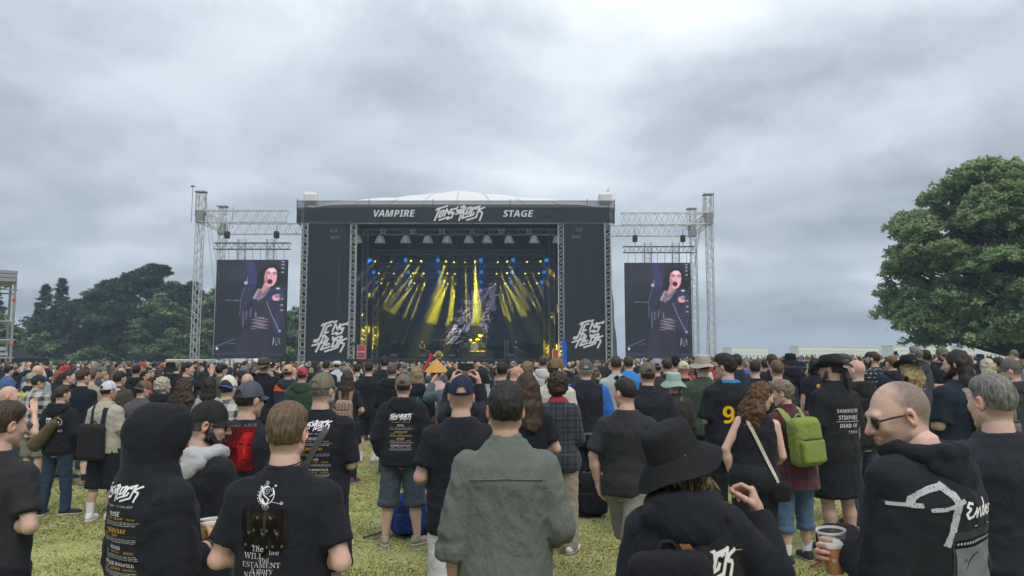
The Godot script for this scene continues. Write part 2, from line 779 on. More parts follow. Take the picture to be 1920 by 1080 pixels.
func textures():
	fn.seed = 7
	fn.frequency = 1.0
	fn.fractal_octaves = 3
	var n := FastNoiseLite.new()
	n.seed = 3
	n.noise_type = FastNoiseLite.TYPE_SIMPLEX_SMOOTH
	n.frequency = 0.012
	n.fractal_type = FastNoiseLite.FRACTAL_RIDGED
	n.fractal_octaves = 3
	n.fractal_gain = 0.45
	n.domain_warp_enabled = true
	n.domain_warp_amplitude = 40.0
	n.domain_warp_frequency = 0.008
	var im := n.get_seamless_image(512, 512)
	fold_tex = ImageTexture.create_from_image(im)
	n.seed = 9
	n.frequency = 0.028
	n.fractal_type = FastNoiseLite.FRACTAL_FBM
	n.fractal_octaves = 4
	n.fractal_gain = 0.6
	n.domain_warp_amplitude = 12.0
	var st := n.get_seamless_image(256, 256)
	for y in 256:
		for x in 256:
			var v := clampf(0.32 + 0.75 * st.get_pixel(x, y).r, 0.0, 1.0)
			st.set_pixel(x, y, Color(v, v, v))
	streak_tex = ImageTexture.create_from_image(st)
	bold = SystemFont.new()
	bold.font_names = PackedStringArray(["Droid Sans"])
	bold.font_weight = 700
	serif = SystemFont.new()
	serif.font_names = PackedStringArray(["Droid Serif"])
	serif_bold = SystemFont.new()
	serif_bold.font_names = PackedStringArray(["Droid Serif"])
	serif_bold.font_weight = 700


func ground_y(x: float, z: float) -> float:
	return 0.32 * smoothstep(1.0, 13.0, x) * smoothstep(-5.0, -15.0, z) * (1.0 - 0.5 * smoothstep(-60.0, -140.0, z))


# a lattice: four chords and zigzag bracing between a and b, square of side s
func lattice(p: Node3D, called: String, a: Vector3, b: Vector3, s: float, bay: float, m: Material, cr := 0.03, br := 0.018, ht := -1.0):
	var q := group_part(p, called)
	var d := (b - a).normalized()
	var u := Vector3.RIGHT if absf(d.x) < 0.7 else Vector3.BACK
	var w := d.cross(u).normalized()
	var hs := s * 0.5
	var hw := (s if ht < 0 else ht) * 0.5
	var k := [u * hs + w * hw, u * hs - w * hw, -u * hs - w * hw, -u * hs + w * hw]
	for i in 4:
		var g := Geo.new()
		g.rod(a + k[i], b + k[i], cr, 6)
		part(q, "chord", g, m)
	var n := maxi(int(round((b - a).length() / bay)), 1)
	var g := Geo.new()
	for i in n:
		var p0 := a.lerp(b, float(i) / n)
		var p1 := a.lerp(b, (i + 0.5) / n)
		var p2 := a.lerp(b, (i + 1.0) / n)
		for j in 4:
			var k0: Vector3 = k[j]
			var k1: Vector3 = k[(j + 1) % 4]
			g.rod(p0 + k0, p1 + k1, br, 4)
			g.rod(p1 + k1, p2 + k0, br, 4)
	part(q, "bracing", g, m, true)
	return q

# ---------------------------------------------------------------- field and trees
func build_ground():
	var g := Geo.new()
	g.has_uv = true
	var xs := []
	var zs := []
	for i in range(-60, 61):
		xs.append(signf(i) * (absf(i) * 0.8 + pow(absf(i) / 22.0, 4.0) * 3.6))
	for i in range(0, 81):
		zs.append(12.0 - i * 0.75 - pow(i / 25.0, 4.0) * 4.2)
	for z in zs:
		for x in xs:
			g.vert(Vector3(x, ground_y(x, z) + 0.02 * fn.get_noise_2d(x * 0.4, z * 0.4), z), Vector3.UP, Vector2(x, z) / 5.0)
	for j in zs.size() - 1:
		for i in xs.size() - 1:
			var a := j * xs.size() + i
			g.ix.append_array(PackedInt32Array([a, a + xs.size(), a + xs.size() + 1, a, a + xs.size() + 1, a + 1]))
	for i in range(0, g.ix.size(), 3):
		var t := g.ix[i + 1]
		g.ix[i + 1] = g.ix[i + 2]
		g.ix[i + 2] = t
	g.smooth()
	if g.n[g.n.size() / 2].y < 0:
		for i in range(0, g.ix.size(), 3):
			var t := g.ix[i + 1]
			g.ix[i + 1] = g.ix[i + 2]
			g.ix[i + 2] = t
		g.smooth()
	var n := FastNoiseLite.new()
	n.seed = 21
	n.frequency = 0.09
	n.fractal_octaves = 4
	var base := n.get_seamless_image(1024, 1024)
	n.frequency = 0.006
	n.seed = 4
	n.fractal_octaves = 3
	var wide := n.get_seamless_image(1024, 1024)
	var im := Image.create(1024, 1024, false, Image.FORMAT_RGB8)
	var green := Color(0.2, 0.235, 0.075)
	var straw := Color(0.44, 0.42, 0.19)
	for y in 1024:
		for x in 1024:
			var t := base.get_pixel(x, y).r
			var u := wide.get_pixel(x, y).r
			var k := clampf((t - 0.5) * 1.2 + 0.45 + (u - 0.5) * 0.7, 0.0, 1.0)
			im.set_pixel(x, y, green.lerp(straw, k).linear_to_srgb())
	var m := StandardMaterial3D.new()
	m.albedo_texture = ImageTexture.create_from_image(im)
	m.roughness = 0.95
	m.metallic_specular = 0.2
	m.heightmap_enabled = true
	m.heightmap_texture = ImageTexture.create_from_image(base)
	m.heightmap_scale = 1.2
	setting("grass_field", g, m)
	# blades: short worn turf near the camera
	var tuft := Geo.new()
	tuft.has_c = true
	rng.seed = 12
	for i in 20:
		var a := rng.randf() * TAU
		var o := Vector3(cos(a), 0, sin(a)) * sqrt(rng.randf()) * 0.085
		var ln := rng.randf_range(0.008, 0.017)
		var lean := Vector3(rng.randf_range(-1, 1), 0, rng.randf_range(-1, 1)) * ln * 1.1
		var s := Vector3(sin(a * 3.0), 0, cos(a * 3.0)) * 0.0022
		var dry := rng.randf()
		var col := Color(0.27, 0.32, 0.1).lerp(Color(0.66, 0.62, 0.31), dry * dry)
		var k := tuft.v.size()
		tuft.vert(o - s, Vector3.UP, Vector2.ZERO, col)
		tuft.vert(o + s, Vector3.UP, Vector2.ZERO, col)
		tuft.vert(o + lean * 0.4 + Vector3(0, ln * 0.7, 0) + s * 0.8, Vector3(lean.x * 8, 1, lean.z * 8).normalized(), Vector2.ZERO, col)
		tuft.vert(o + lean + Vector3(0, ln, 0), Vector3(lean.x * 10, 1, lean.z * 10).normalized(), Vector2.ZERO, col)
		tuft.ix.append_array(PackedInt32Array([k, k + 2, k + 1, k, k + 3, k + 2]))
	var mm := MultiMesh.new()
	mm.transform_format = MultiMesh.TRANSFORM_3D
	mm.use_colors = true
	mm.mesh = tuft.mesh()
	var tm := vcol(0.8, 0.3)
	var spots := []
	rng.seed = 90
	while spots.size() < 75000:
		var z := -2.2 - 15.0 * pow(rng.randf(), 1.25)
		var x := rng.randf_range(-1, 1) * (0.8 - z * 0.74)
		spots.append(Vector3(x, ground_y(x, z) + 0.02 * fn.get_noise_2d(x * 0.4, z * 0.4), z))
	mm.instance_count = spots.size()
	for i in spots.size():
		var p: Vector3 = spots[i]
		var sc := rng.randf_range(0.6, 1.25)
		mm.set_instance_transform(i, Transform3D(Basis(Vector3.UP, rng.randf() * TAU).scaled(Vector3(sc * 1.2, sc, sc * 1.2)), p))
		var q := 0.5 + 0.5 * fn.get_noise_2d(p.x * 0.7, p.z * 0.7) + rng.randf_range(-0.15, 0.15)
		var c := Color(0.97, 1.0, 0.92).lerp(Color(1.14, 1.04, 0.97), clampf(q, 0, 1))
		mm.set_instance_color(i, c * rng.randf_range(0.88, 1.12))
	var o := MultiMeshInstance3D.new()
	o.name = "grass"
	o.multimesh = mm
	o.material_override = tm
	add_child(o)
	tag(o, "short worn grass, green and straw coloured, growing all over the field", "grass")
	o.set_meta("kind", "stuff")


func leaf_clump(count: int, size: float, spread: Vector3, needle: bool, sd: int) -> Mesh:
	rng.seed = sd
	var g := Geo.new()
	for i in count:
		var d := Vector3(rng.randfn(), rng.randfn(), rng.randfn()).normalized() * pow(rng.randf(), 0.5)
		var p := d * spread
		var up := Vector3(rng.randf_range(-0.6, 0.6), 1.0, rng.randf_range(-0.6, 0.6)).normalized()
		var f := Vector3(d.x + rng.randf_range(-0.5, 0.5), rng.randf_range(-0.6, 0.1), d.z + rng.randf_range(-0.5, 0.5)).normalized()
		if needle:
			f = Vector3(d.x * 0.8 + rng.randf_range(-0.5, 0.5), 0.35 + d.y * 0.5, d.z * 0.8 + rng.randf_range(-0.5, 0.5)).normalized()
		var s := f.cross(up).normalized()
		up = s.cross(f).normalized()
		var l := size * rng.randf_range(0.7, 1.25)
		var w := l * (0.14 if needle else 0.42)
		var k := g.v.size()
		var nn := (up + d * 0.5).normalized()
		g.vert(p - f * l * 0.5, nn)
		g.vert(p + s * w, nn)
		g.vert(p + f * l * 0.5 - up * l * 0.12, nn)
		g.vert(p - s * w, nn)
		g.ix.append_array(PackedInt32Array([k, k + 3, k + 2, k, k + 2, k + 1]))
	return g.mesh()


func leaf_mat(col: Color, through: Color) -> StandardMaterial3D:
	var m := StandardMaterial3D.new()
	m.albedo_color = col
	m.vertex_color_use_as_albedo = true
	m.roughness = 0.62
	m.metallic_specular = 0.35
	m.backlight_enabled = true
	m.backlight = through
	return m


# boughs: [centre, half width, half height, per-bough tint]; clumps lie over the top and outside of each bough
func crown(p: Node3D, boughs: Array, per: int, clump: Mesh, m: Material, csize: float, tint_spread := 0.25):
	var xs := []
	var cs := []
	for b in boughs:
		var c: Vector3 = b[0]
		var tone: float = b[3]
		var n := int(per * b[1] * b[1])
		for i in n:
			var d := Vector3(rng.randfn(), rng.randfn() * 0.8 + 0.35, rng.randfn()).normalized() * pow(rng.randf(), 0.35)
			var q := c + Vector3(d.x * b[1], d.y * b[2] - 0.35 * b[2] * (d.x * d.x + d.z * d.z), d.z * b[1])
			var s := csize * rng.randf_range(0.7, 1.2)
			xs.append(Transform3D(Basis(Vector3.UP, rng.randf() * TAU).rotated(Vector3(d.z, 0, -d.x).normalized() if absf(d.x) + absf(d.z) > 0.01 else Vector3.RIGHT, rng.randf_range(-0.1, 0.5)).scaled(Vector3(s, s, s)), q))
			var t := tone * (1.0 + rng.randf_range(-tint_spread, tint_spread))
			cs.append(Color(t * rng.randf_range(0.85, 1.2), t, t * rng.randf_range(0.8, 1.1)))
	var mm := MultiMesh.new()
	mm.transform_format = MultiMesh.TRANSFORM_3D
	mm.use_colors = true
	mm.mesh = clump
	mm.instance_count = xs.size()
	for i in xs.size():
		mm.set_instance_transform(i, xs[i])
		mm.set_instance_color(i, cs[i])
	var o := MultiMeshInstance3D.new()
	o.name = "crown"
	o.multimesh = mm
	o.material_override = m
	p.add_child(o)


func limb(g: Geo, a: Vector3, b: Vector3, ra: float, rb: float, sag: float, seg := 5):
	var pts := PackedVector3Array()
	var rr := PackedFloat32Array()
	var side := Vector3(fn.get_noise_2d(a.x * 3, b.y * 3), 0, fn.get_noise_2d(b.x * 3, a.z * 3)) * (b - a).length() * 0.25
	for i in 6:
		var t := i / 5.0
		pts.append(a.lerp(b, t) + Vector3(0, sag * sin(t * PI), 0) + side * sin(t * PI) + side.cross(Vector3.UP) * 0.4 * sin(t * TAU))
		rr.append(lerpf(ra, rb, t))
	g.tube(pts, rr, seg)


func bark(col: Color) -> StandardMaterial3D:
	var key := "bark" + col.to_html()
	if not mats.has(key):
		var m := StandardMaterial3D.new()
		m.albedo_color = col
		m.roughness = 0.95
		m.metallic_specular = 0.2
		m.uv1_triplanar = true
		m.uv1_scale = Vector3(2.5, 0.5, 2.5)
		m.heightmap_enabled = true
		m.heightmap_texture = fold_tex
		m.heightmap_scale = 5.0
		mats[key] = m
	return mats[key]


func broad_tree(label: String, at: Vector3, outline: Array, count: int, bough: float, clump: Mesh, m: Material, csize: float, per: int, sd: int, called := "broadleaf_tree", group := "", tone := 1.0):
	# outline: [height, radius] pairs from the lowest leaves to the top
	rng.seed = sd
	var t := thing(called, label, "tree", at, 0.0, group)
	var top: float = outline[outline.size() - 1][0]
	var boughs := []
	var tries := 0
	while boughs.size() < count and tries < count * 30:
		tries += 1
		var y := rng.randf_range(outline[0][0], top)
		var j := 0
		while j < outline.size() - 2 and outline[j + 1][0] < y:
			j += 1
		var r := lerpf(outline[j][1], outline[j + 1][1], clampf((y - outline[j][0]) / (outline[j + 1][0] - outline[j][0]), 0, 1))
		if rng.randf() > r / 8.0 + 0.12:
			continue
		var a := rng.randf() * TAU
		var rr := r * (1.0 - 0.55 * pow(rng.randf(), 1.6))
		var lump := 1.0 + 0.1 * fn.get_noise_3d(cos(a) * 1.3 + sd, y * 0.35, sin(a) * 1.3)
		var c := Vector3(cos(a) * rr * lump, y, sin(a) * rr * lump)
		if fn.get_noise_3d(c.x * 0.45 + sd, c.y * 0.6, c.z * 0.45) < -0.2:
			continue
		var s := bough * rng.randf_range(0.65, 1.3)
		boughs.append([c, s, s * 0.5, tone * rng.randf_range(0.85, 1.15)])
	var g := Geo.new()
	var tr := top * 0.028
	g.tube(PackedVector3Array([Vector3(0, -0.3, 0), Vector3(0.05, 0.4, 0), Vector3(0.0, outline[0][0] + 0.5, 0.1), Vector3(0.3, top * 0.6, -0.1), Vector3(0.1, top * 0.92, 0)]), PackedFloat32Array([tr * 1.5, tr * 1.1, tr, tr * 0.5, 0.04]), 10)
	part(t, "trunk", g, bark(lin(0.07, 0.06, 0.05)))
	var lg := Geo.new()
	for i in boughs.size():
		if i % 3 == 0:
			var c: Vector3 = boughs[i][0]
			var y0 := clampf(c.y - 0.5 * Vector2(c.x, c.z).length(), outline[0][0] * 0.7, top * 0.75)
			limb(lg, Vector3(0, y0, 0), c, tr * 0.42, 0.025, 0.12 * c.length() * 0.3)
	part(t, "limb", lg, bark(lin(0.07, 0.06, 0.05)), true)
	crown(t, boughs, per, clump, m, csize)


func pine(label: String, at: Vector3, h: float, rad: float, low: float, clump: Mesh, m: Material, sd: int, tone := 1.0):
	rng.seed = sd
	var t := thing("pine_tree", label, "tree", at, 0.0, "dark pines behind the field")
	var g := Geo.new()
	g.tube(PackedVector3Array([Vector3(0, -0.3, 0), Vector3(0.1, h * 0.4, 0), Vector3(-0.1, h * 0.75, 0.1), Vector3(0.05, h * 0.97, 0)]), PackedFloat32Array([0.28, 0.2, 0.12, 0.03]), 8)
	part(t, "trunk", g, bark(lin(0.13, 0.08, 0.055)))
	var lg := Geo.new()
	var boughs := []
	var n := int(h * 3.4)
	for i in n:
		var u := (i + rng.randf()) / n
		var y := lerpf(low, h, u)
		var prof := sin(PI * pow(clampf(u * 0.86 + 0.14, 0, 1), 1.35))
		var r := rad * clampf(prof, 0.1, 1.0) * rng.randf_range(0.45, 1.1)
		var a := rng.randf() * TAU
		var c := Vector3(cos(a) * r, y, sin(a) * r)
		boughs.append([c, rng.randf_range(0.8, 1.5) * rad * 0.28, 0.75, tone * rng.randf_range(0.6, 1.5)])
		if i % 2 == 0:
			limb(lg, Vector3(0, y - 0.5, 0), c, 0.07, 0.02, 0.0)
	part(t, "limb", lg, bark(lin(0.13, 0.08, 0.055)), true)
	crown(t, boughs, 34, clump, m, 1.0)


func spruce(label: String, at: Vector3, h: float, rad: float, clump: Mesh, m: Material, sd: int, tone := 1.0):
	rng.seed = sd
	var t := thing("spruce_tree", label, "tree", at, 0.0, "spruces behind the field")
	var g := Geo.new()
	g.tube(PackedVector3Array([Vector3(0, -0.3, 0), Vector3(0, h * 0.5, 0), Vector3(0, h, 0)]), PackedFloat32Array([0.26, 0.14, 0.02]), 8)
	part(t, "trunk", g, bark(lin(0.08, 0.06, 0.05)))
	var boughs := []
	var n := int(h * 7.0)
	for i in n:
		var u := (i + rng.randf()) / n
		var y := lerpf(0.8, h * 0.985, u)
		var r := rad * pow(1.0 - u, 0.8) * rng.randf_range(0.55, 1.12) + 0.05
		var a := i * 2.4 + rng.randf()
		var c := Vector3(cos(a) * r, y - r * 0.15, sin(a) * r)
		boughs.append([c, maxf(0.32, r * 0.42), 0.22, tone * rng.randf_range(0.75, 1.15)])
	crown(t, boughs, 46, clump, m, 0.85)


func build_trees():
	var maple_leaf := leaf_clump(22, 0.18, Vector3(0.36, 0.2, 0.36), false, 31)
	var far_leaf := leaf_clump(14, 0.36, Vector3(0.5, 0.28, 0.5), false, 32)
	var needles := leaf_clump(20, 0.55, Vector3(0.42, 0.22, 0.42), true, 33)
	var maple := leaf_mat(lin(0.2, 0.27, 0.15), Color(0.95, 1.0, 0.8))
	var light := leaf_mat(lin(0.115, 0.18, 0.065), Color(0.45, 0.5, 0.25))
	var mid := leaf_mat(lin(0.11, 0.165, 0.075), Color(0.6, 0.66, 0.36))
	var dark := leaf_mat(lin(0.064, 0.1, 0.06), Color(0.4, 0.46, 0.28))
	# the big maple on the right
	broad_tree("big spreading maple with a wide domed crown and low branches beyond the crowd", Vector3(28.4, 0.15, -42), [[2.9, 5.2], [4.2, 6.3], [6.1, 6.4], [8.2, 6.0], [10.6, 5.0], [12.2, 3.6], [13.2, 1.4]], 430, 0.95, maple_leaf, maple, 1.0, 30, 41, "maple_tree", "", 1.3)
	broad_tree("second maple whose trunk shows at the picture's right edge", Vector3(33.2, 0.15, -46), [[3.0, 4.5], [6.0, 6.0], [9.0, 5.0], [12.0, 1.0]], 90, 1.3, maple_leaf, maple, 1.05, 18, 42, "maple_tree")
	var pg := "broadleaf trees at the edge of the wood"
	spruce("spruce behind the scaffold roof at the far left of the wood", Vector3(-73, 0, -104), 12.6, 2.9, needles, dark, 50, 0.9)
	spruce("pointed spruce rising left of the gap in the wood", Vector3(-66.5, 0, -105), 12.9, 2.6, needles, dark, 51, 1.0)
	spruce("slim dark spruce with the sharpest top, in the middle of the left wood", Vector3(-61.8, 0, -101), 13.2, 2.5, needles, dark, 52, 0.85)
	spruce("lower spruce beside the slim sharp one", Vector3(-58.6, 0, -103), 10.0, 2.4, needles, dark, 58, 0.9)
	pine("rounded dark pine left of the tall pine", Vector3(-54.0, 0, -100), 12.4, 4.6, 2.0, needles, dark, 53, 0.85)
	pine("tallest pine with a flat umbrella crown above the wood", Vector3(-49.3, 0, -101), 14.6, 5.2, 4.0, needles, dark, 54, 0.8)
	pine("dark pine right of the tallest pine", Vector3(-44.6, 0, -102), 12.2, 4.0, 3.0, needles, dark, 55, 0.85)
	pine("shaded pine low between the tall ones", Vector3(-51.5, 0, -96), 9.2, 4.2, 1.0, needles, dark, 56, 0.75)
	pine("shaded pine behind the light bush", Vector3(-57.3, 0, -97), 9.4, 4.0, 0.8, needles, dark, 57, 0.75)
	broad_tree("light green leafy tree in front of the spruces, left", Vector3(-66.0, 0, -95), [[0.3, 2.8], [3, 3.6], [6, 2.4], [8.3, 0.5]], 60, 1.1, far_leaf, light, 1.0, 12, 61, "broadleaf_tree", pg)
	broad_tree("small pale bush before the wood, left of the pines", Vector3(-58.5, 0, -92), [[0.2, 2.2], [2.5, 2.4], [5.2, 0.6]], 34, 0.9, far_leaf, light, 0.9, 13, 62, "broadleaf_tree", pg)
	broad_tree("low spreading bush at the foot of the dark pines", Vector3(-51.0, 0, -90), [[0.2, 3.0], [1.8, 3.0], [3.6, 0.8]], 36, 0.9, far_leaf, mid, 0.9, 13, 63, "broadleaf_tree", pg)
	broad_tree("leafy tree left of the screen tower, in front of the pines", Vector3(-44.5, 0, -94), [[0.3, 3.6], [3.5, 4.0], [7, 3.0], [9.8, 0.6]], 80, 1.2, far_leaf, mid, 1.0, 12, 64, "broadleaf_tree", pg, 1.1)
	broad_tree("leafy tree right behind the truss tower of the left screen", Vector3(-38.5, 0, -97), [[0.3, 3.4], [4, 3.8], [8, 2.8], [11.0, 0.6]], 70, 1.2, far_leaf, mid, 1.0, 12, 65, "broadleaf_tree", pg, 1.25)
	broad_tree("tree behind the left screen", Vector3(-33.5, 0, -100), [[0.3, 3.0], [4, 3.6], [7, 2.6], [9.6, 0.5]], 55, 1.2, far_leaf, mid, 1.0, 12, 66, "broadleaf_tree", pg)
	broad_tree("tree showing in the gap between the left screen and the stage", Vector3(-28.6, 0, -98), [[0.3, 3.0], [4, 3.4], [7, 2.4], [9.4, 0.5]], 55, 1.2, far_leaf, mid, 1.0, 12, 67, "broadleaf_tree", pg, 1.2)
	broad_tree("leafy tree at the far left edge behind the black tent", Vector3(-74.5, 0, -98), [[0.3, 3.0], [4, 3.6], [7, 2.6], [9.0, 0.5]], 60, 1.2, far_leaf, mid, 1.0, 12, 68, "broadleaf_tree", pg)
	for i in 13:
		var x := -80.0 + i * 4.3
		broad_tree("dark rounded tree in the back row of the wood, %s from the left" % ["first", "second", "third", "fourth", "fifth", "sixth", "seventh", "eighth", "ninth", "tenth", "eleventh", "twelfth", "thirteenth"][i], Vector3(x, 0, -110 + 3.0 * sin(i * 2.2)), [[0.3, 2.6], [4, 3.4], [7, 2.6], [9.6 + 1.2 * sin(i * 1.7), 0.6]], 42, 1.3, far_leaf, dark, 1.1, 10, 80 + i, "broadleaf_tree", "back row of the wood", 1.25)

# ---------------------------------------------------------------- things round the field
func build_site():
	var alu := paint(lin(0.42, 0.43, 0.45), 0.45, 0.6)
	var grey := paint(lin(0.3, 0.31, 0.33), 0.5, 0.5)
	var black := paint(lin(0.014, 0.015, 0.019), 0.8)
	var black_cloth := cloth(lin(0.016, 0.018, 0.024), 1.0)
	var white := paint(lin(0.72, 0.73, 0.74), 0.6)
	var red := paint(lin(0.6, 0.06, 0.045), 0.6)
	# scaffold tower at the left edge
	var t := thing("scaffold", "grey scaffold with a roof slab and red clamps at the left edge", "scaffold", Vector3(-21.6, 0, -32), 38.0)
	for x in [0.0, -2.6]:
		for z in [0.0, -2.4]:
			var g := Geo.new()
			g.rod(Vector3(x, 0, z), Vector3(x, 5.5, z), 0.055, 8)
			part(t, "post", g, grey)
	for y in [2.05, 2.82, 3.62, 5.0]:
		for z in [0.0, -2.4]:
			var g := Geo.new()
			g.rod(Vector3(-2.7, y, z), Vector3(0.12, y - 0.02, z), 0.035, 6)
			part(t, "rail", g, grey)
	for z in [0.0, -2.4]:
		var g := Geo.new()
		g.rod(Vector3(-2.5, 4.0, z + 0.06), Vector3(0, 5.35, z + 0.06), 0.035, 6)
		part(t, "brace", g, grey)
	for y in [2.62, 4.55]:
		var g := Geo.new()
		g.cbox(Vector3(0, y, 0), Vector3(0.15, 0.13, 0.15), 0.02)
		part(t, "clamp", g, red)
	var g := Geo.new()
	for i in 3:
		g.cbox(Vector3(-1.5, 5.72 - i * 0.17, -1.2), Vector3(3.1 - i * 0.04, 0.16, 2.9), 0.02)
	part(t, "roof", g, paint(lin(0.24, 0.25, 0.27), 0.6))
	g = Geo.new()
	g.cbox(Vector3(-1.45, 2.2, -1.2), Vector3(2.7, 0.12, 2.4), 0.01)
	g.cbox(Vector3(-1.45, 2.42, 0.05), Vector3(2.5, 0.16, 0.04), 0.01)
	part(t, "platform", g, paint(lin(0.34, 0.35, 0.37), 0.6))
	# black pop-up tent
	t = thing("pop_up_tent", "black pop-up tent with a peaked roof beside the scaffold", "tent", Vector3(-35.2, 0, -50))
	for x in [-2.4, 2.4]:
		for z in [-2.4, 2.4]:
			g = Geo.new()
			g.rod(Vector3(x, 0, z), Vector3(x, 2.2, z), 0.03, 6)
			part(t, "leg", g, alu)
	g = Geo.new()
	var c := [Vector3(-2.5, 2.1, 2.5), Vector3(2.5, 2.1, 2.5), Vector3(2.5, 2.1, -2.5), Vector3(-2.5, 2.1, -2.5)]
	for i in 4:
		var a: Vector3 = c[i]
		var b: Vector3 = c[(i + 1) % 4]
		for k in 5:  # a sagging pyramid
			var t0 := k / 5.0
			var t1 := (k + 1) / 5.0
			var f0 := 1.0 - t0
			var f1 := 1.0 - t1
			var y0 := 1.25 * pow(t0, 1.4)
			var y1 := 1.25 * pow(t1, 1.4)
			var A := Vector3(a.x * f0, 2.1 + y0, a.z * f0)
			var B := Vector3(b.x * f0, 2.1 + y0, b.z * f0)
			var D := Vector3(b.x * f1, 2.1 + y1, b.z * f1)
			var E_ := Vector3(a.x * f1, 2.1 + y1, a.z * f1)
			g.quad(A, E_, D, B)
		g.quad(a, b, b - Vector3(0, 0.32, 0), a - Vector3(0, 0.32, 0))
	part(t, "roof", g, black_cloth)
	g = Geo.new()
	g.box(Vector3(2.38, 1.92, 2.53), Vector3(0.24, 0.26, 0.02))
	part(t, "white_tag", g, white)
	# fence panels with black scrim along the back of the field
	var x0 := -52.0
	for i in 9:
		t = thing("fence_panel", "black covered fence panel, %s from the left, behind the crowd before the wood" % ["first", "second", "third", "fourth", "fifth", "sixth", "seventh", "eighth", "ninth"][i], "fence panel", Vector3(x0 + i * 3.55, 0, -60.0 - i * 0.9), -14.0, "black fence panels before the wood")
		g = Geo.new()
		for k in 12:
			var u0 := -1.72 + k * 0.287
			var u1 := u0 + 0.287
			var z0 := 0.05 * sin(k * 1.7 + i)
			var z1 := 0.05 * sin((k + 1) * 1.7 + i)
			g.quad(Vector3(u0, 0.1, z0), Vector3(u0, 1.72, z0), Vector3(u1, 1.72, z1), Vector3(u1, 0.1, z1))
		g.smooth()
		part(t, "scrim", g, black_cloth)
		for s in [-1.76, 1.76]:
			g = Geo.new()
			g.rod(Vector3(s, 0, 0.07), Vector3(s, 2.0, 0.07), 0.035, 6)
			part(t, "post", g, paint(lin(0.3, 0.31, 0.33), 0.5, 0.4))
		g = Geo.new()
		g.rod(Vector3(-1.76, 1.78, 0.07), Vector3(1.76, 1.78, 0.07), 0.022, 6)
		part(t, "rail", g, paint(lin(0.3, 0.31, 0.33), 0.5, 0.4))
	# yellow and white cabin, white tent
	t = thing("site_cabin", "white cabin with yellow frame and door panels behind the crowd at the left tower", "cabin", Vector3(-33.2, 0, -76), 4.0)
	g = Geo.new()
	g.cbox(Vector3(0, 1.0, -1.3), Vector3(4.1, 1.9, 2.5), 0.03)
	part(t, "wall", g, white)
	g = Geo.new()
	g.cbox(Vector3(0, 2.02, -1.3), Vector3(4.3, 0.13, 2.7), 0.03)
	part(t, "roof", g, white)
	for x in [-1.95, -0.45, 2.0]:
		g = Geo.new()
		g.cbox(Vector3(x, 1.0, -0.01), Vector3(0.34 if x < 1 else 0.2, 1.85, 0.08), 0.02)
		part(t, "yellow_frame", g, paint(lin(0.62, 0.47, 0.03), 0.6))
	g = Geo.new()
	g.cbox(Vector3(-1.2, 1.72, -0.02), Vector3(1.2, 0.36, 0.07), 0.02)
	part(t, "yellow_frame", g, paint(lin(0.62, 0.47, 0.03), 0.6))
	g = Geo.new()
	g.cbox(Vector3(-1.2, 0.4, -0.02), Vector3(1.2, 0.5, 0.07), 0.02)
	part(t, "yellow_frame", g, paint(lin(0.62, 0.47, 0.03), 0.6))
	g = Geo.new()
	g.cbox(Vector3(0.8, 0.95, -0.02), Vector3(0.9, 1.7, 0.06), 0.02)
	part(t, "door", g, paint(lin(0.66, 0.67, 0.7), 0.5))
	for k in [[-28.8, -79.0, 3.2, "white frame tent with a sloping roof right of the yellow cabin"], [-20.6, -77.0, 1.9, "low white tent in the gap between left screen and stage"]]:
		t = thing("frame_tent", k[3], "tent", Vector3(k[0], 0, k[1]))
		var r: float = k[2]
		g = Geo.new()
		g.cbox(Vector3(0, 0.8, 0), Vector3(r * 2, 1.6, 3.0), 0.03)
		part(t, "wall", g, white)
		g = Geo.new()
		for s in [-1.0, 1.0]:
			var A := Vector3(0, 2.55, 1.6 * s)
			g.quad(Vector3(-r * 1.05, 1.55, 1.6), Vector3(-r * 1.05, 1.55, -1.6), Vector3(0, 2.5, -1.6), Vector3(0, 2.5, 1.6)) if s < 0 else g.quad(Vector3(0, 2.5, 1.6), Vector3(0, 2.5, -1.6), Vector3(r * 1.05, 1.55, -1.6), Vector3(r * 1.05, 1.55, 1.6))
			g.tri(Vector3(-r * 1.05 * s, 1.55, 1.6 * s), Vector3(0, 2.5, 1.6 * s), Vector3(r * 1.05 * s, 1.55, 1.6 * s))
		part(t, "roof", g, white)
	# row of refrigerated trailers beyond the right of the field
	var rows := [[37.5, -117.0, 15.0, 6.5, "first"], [45.4, -108.0, 8.0, 8.0, "second"], [53.0, -113.0, 15.0, 7.0, "third"], [57.0, -103.0, 9.0, 9.0, "fourth"], [66.5, -104.0, 12.0, 8.0, "fifth"], [75.0, -100.0, 12.0, 9.0, "sixth"], [84.0, -97.0, 12.0, 9.0, "seventh"]]
	for r in rows:
		t = thing("parked_trailer", "white trailer with small green vents, %s from the left of the trailer row" % r[4], "trailer", Vector3(r[0], 0.1, r[1]), r[2], "white trailers beyond the crowd")
		t.scale.y = 1.13
		var ln: float = r[3]
		g = Geo.new()
		g.cbox(Vector3(0, 2.25, -1.25), Vector3(ln, 2.5, 2.5), 0.06)
		part(t, "body", g, paint(lin(0.6, 0.62, 0.64), 0.55))
		g = Geo.new()
		g.cbox(Vector3(0, 3.47, -1.25), Vector3(ln + 0.08, 0.14, 2.6), 0.03)
		g.cbox(Vector3(0, 1.06, -1.25), Vector3(ln + 0.06, 0.16, 2.56), 0.03)
		part(t, "edge_rail", g, paint(lin(0.5, 0.52, 0.54), 0.5))
		var n := int(ln / 0.72)
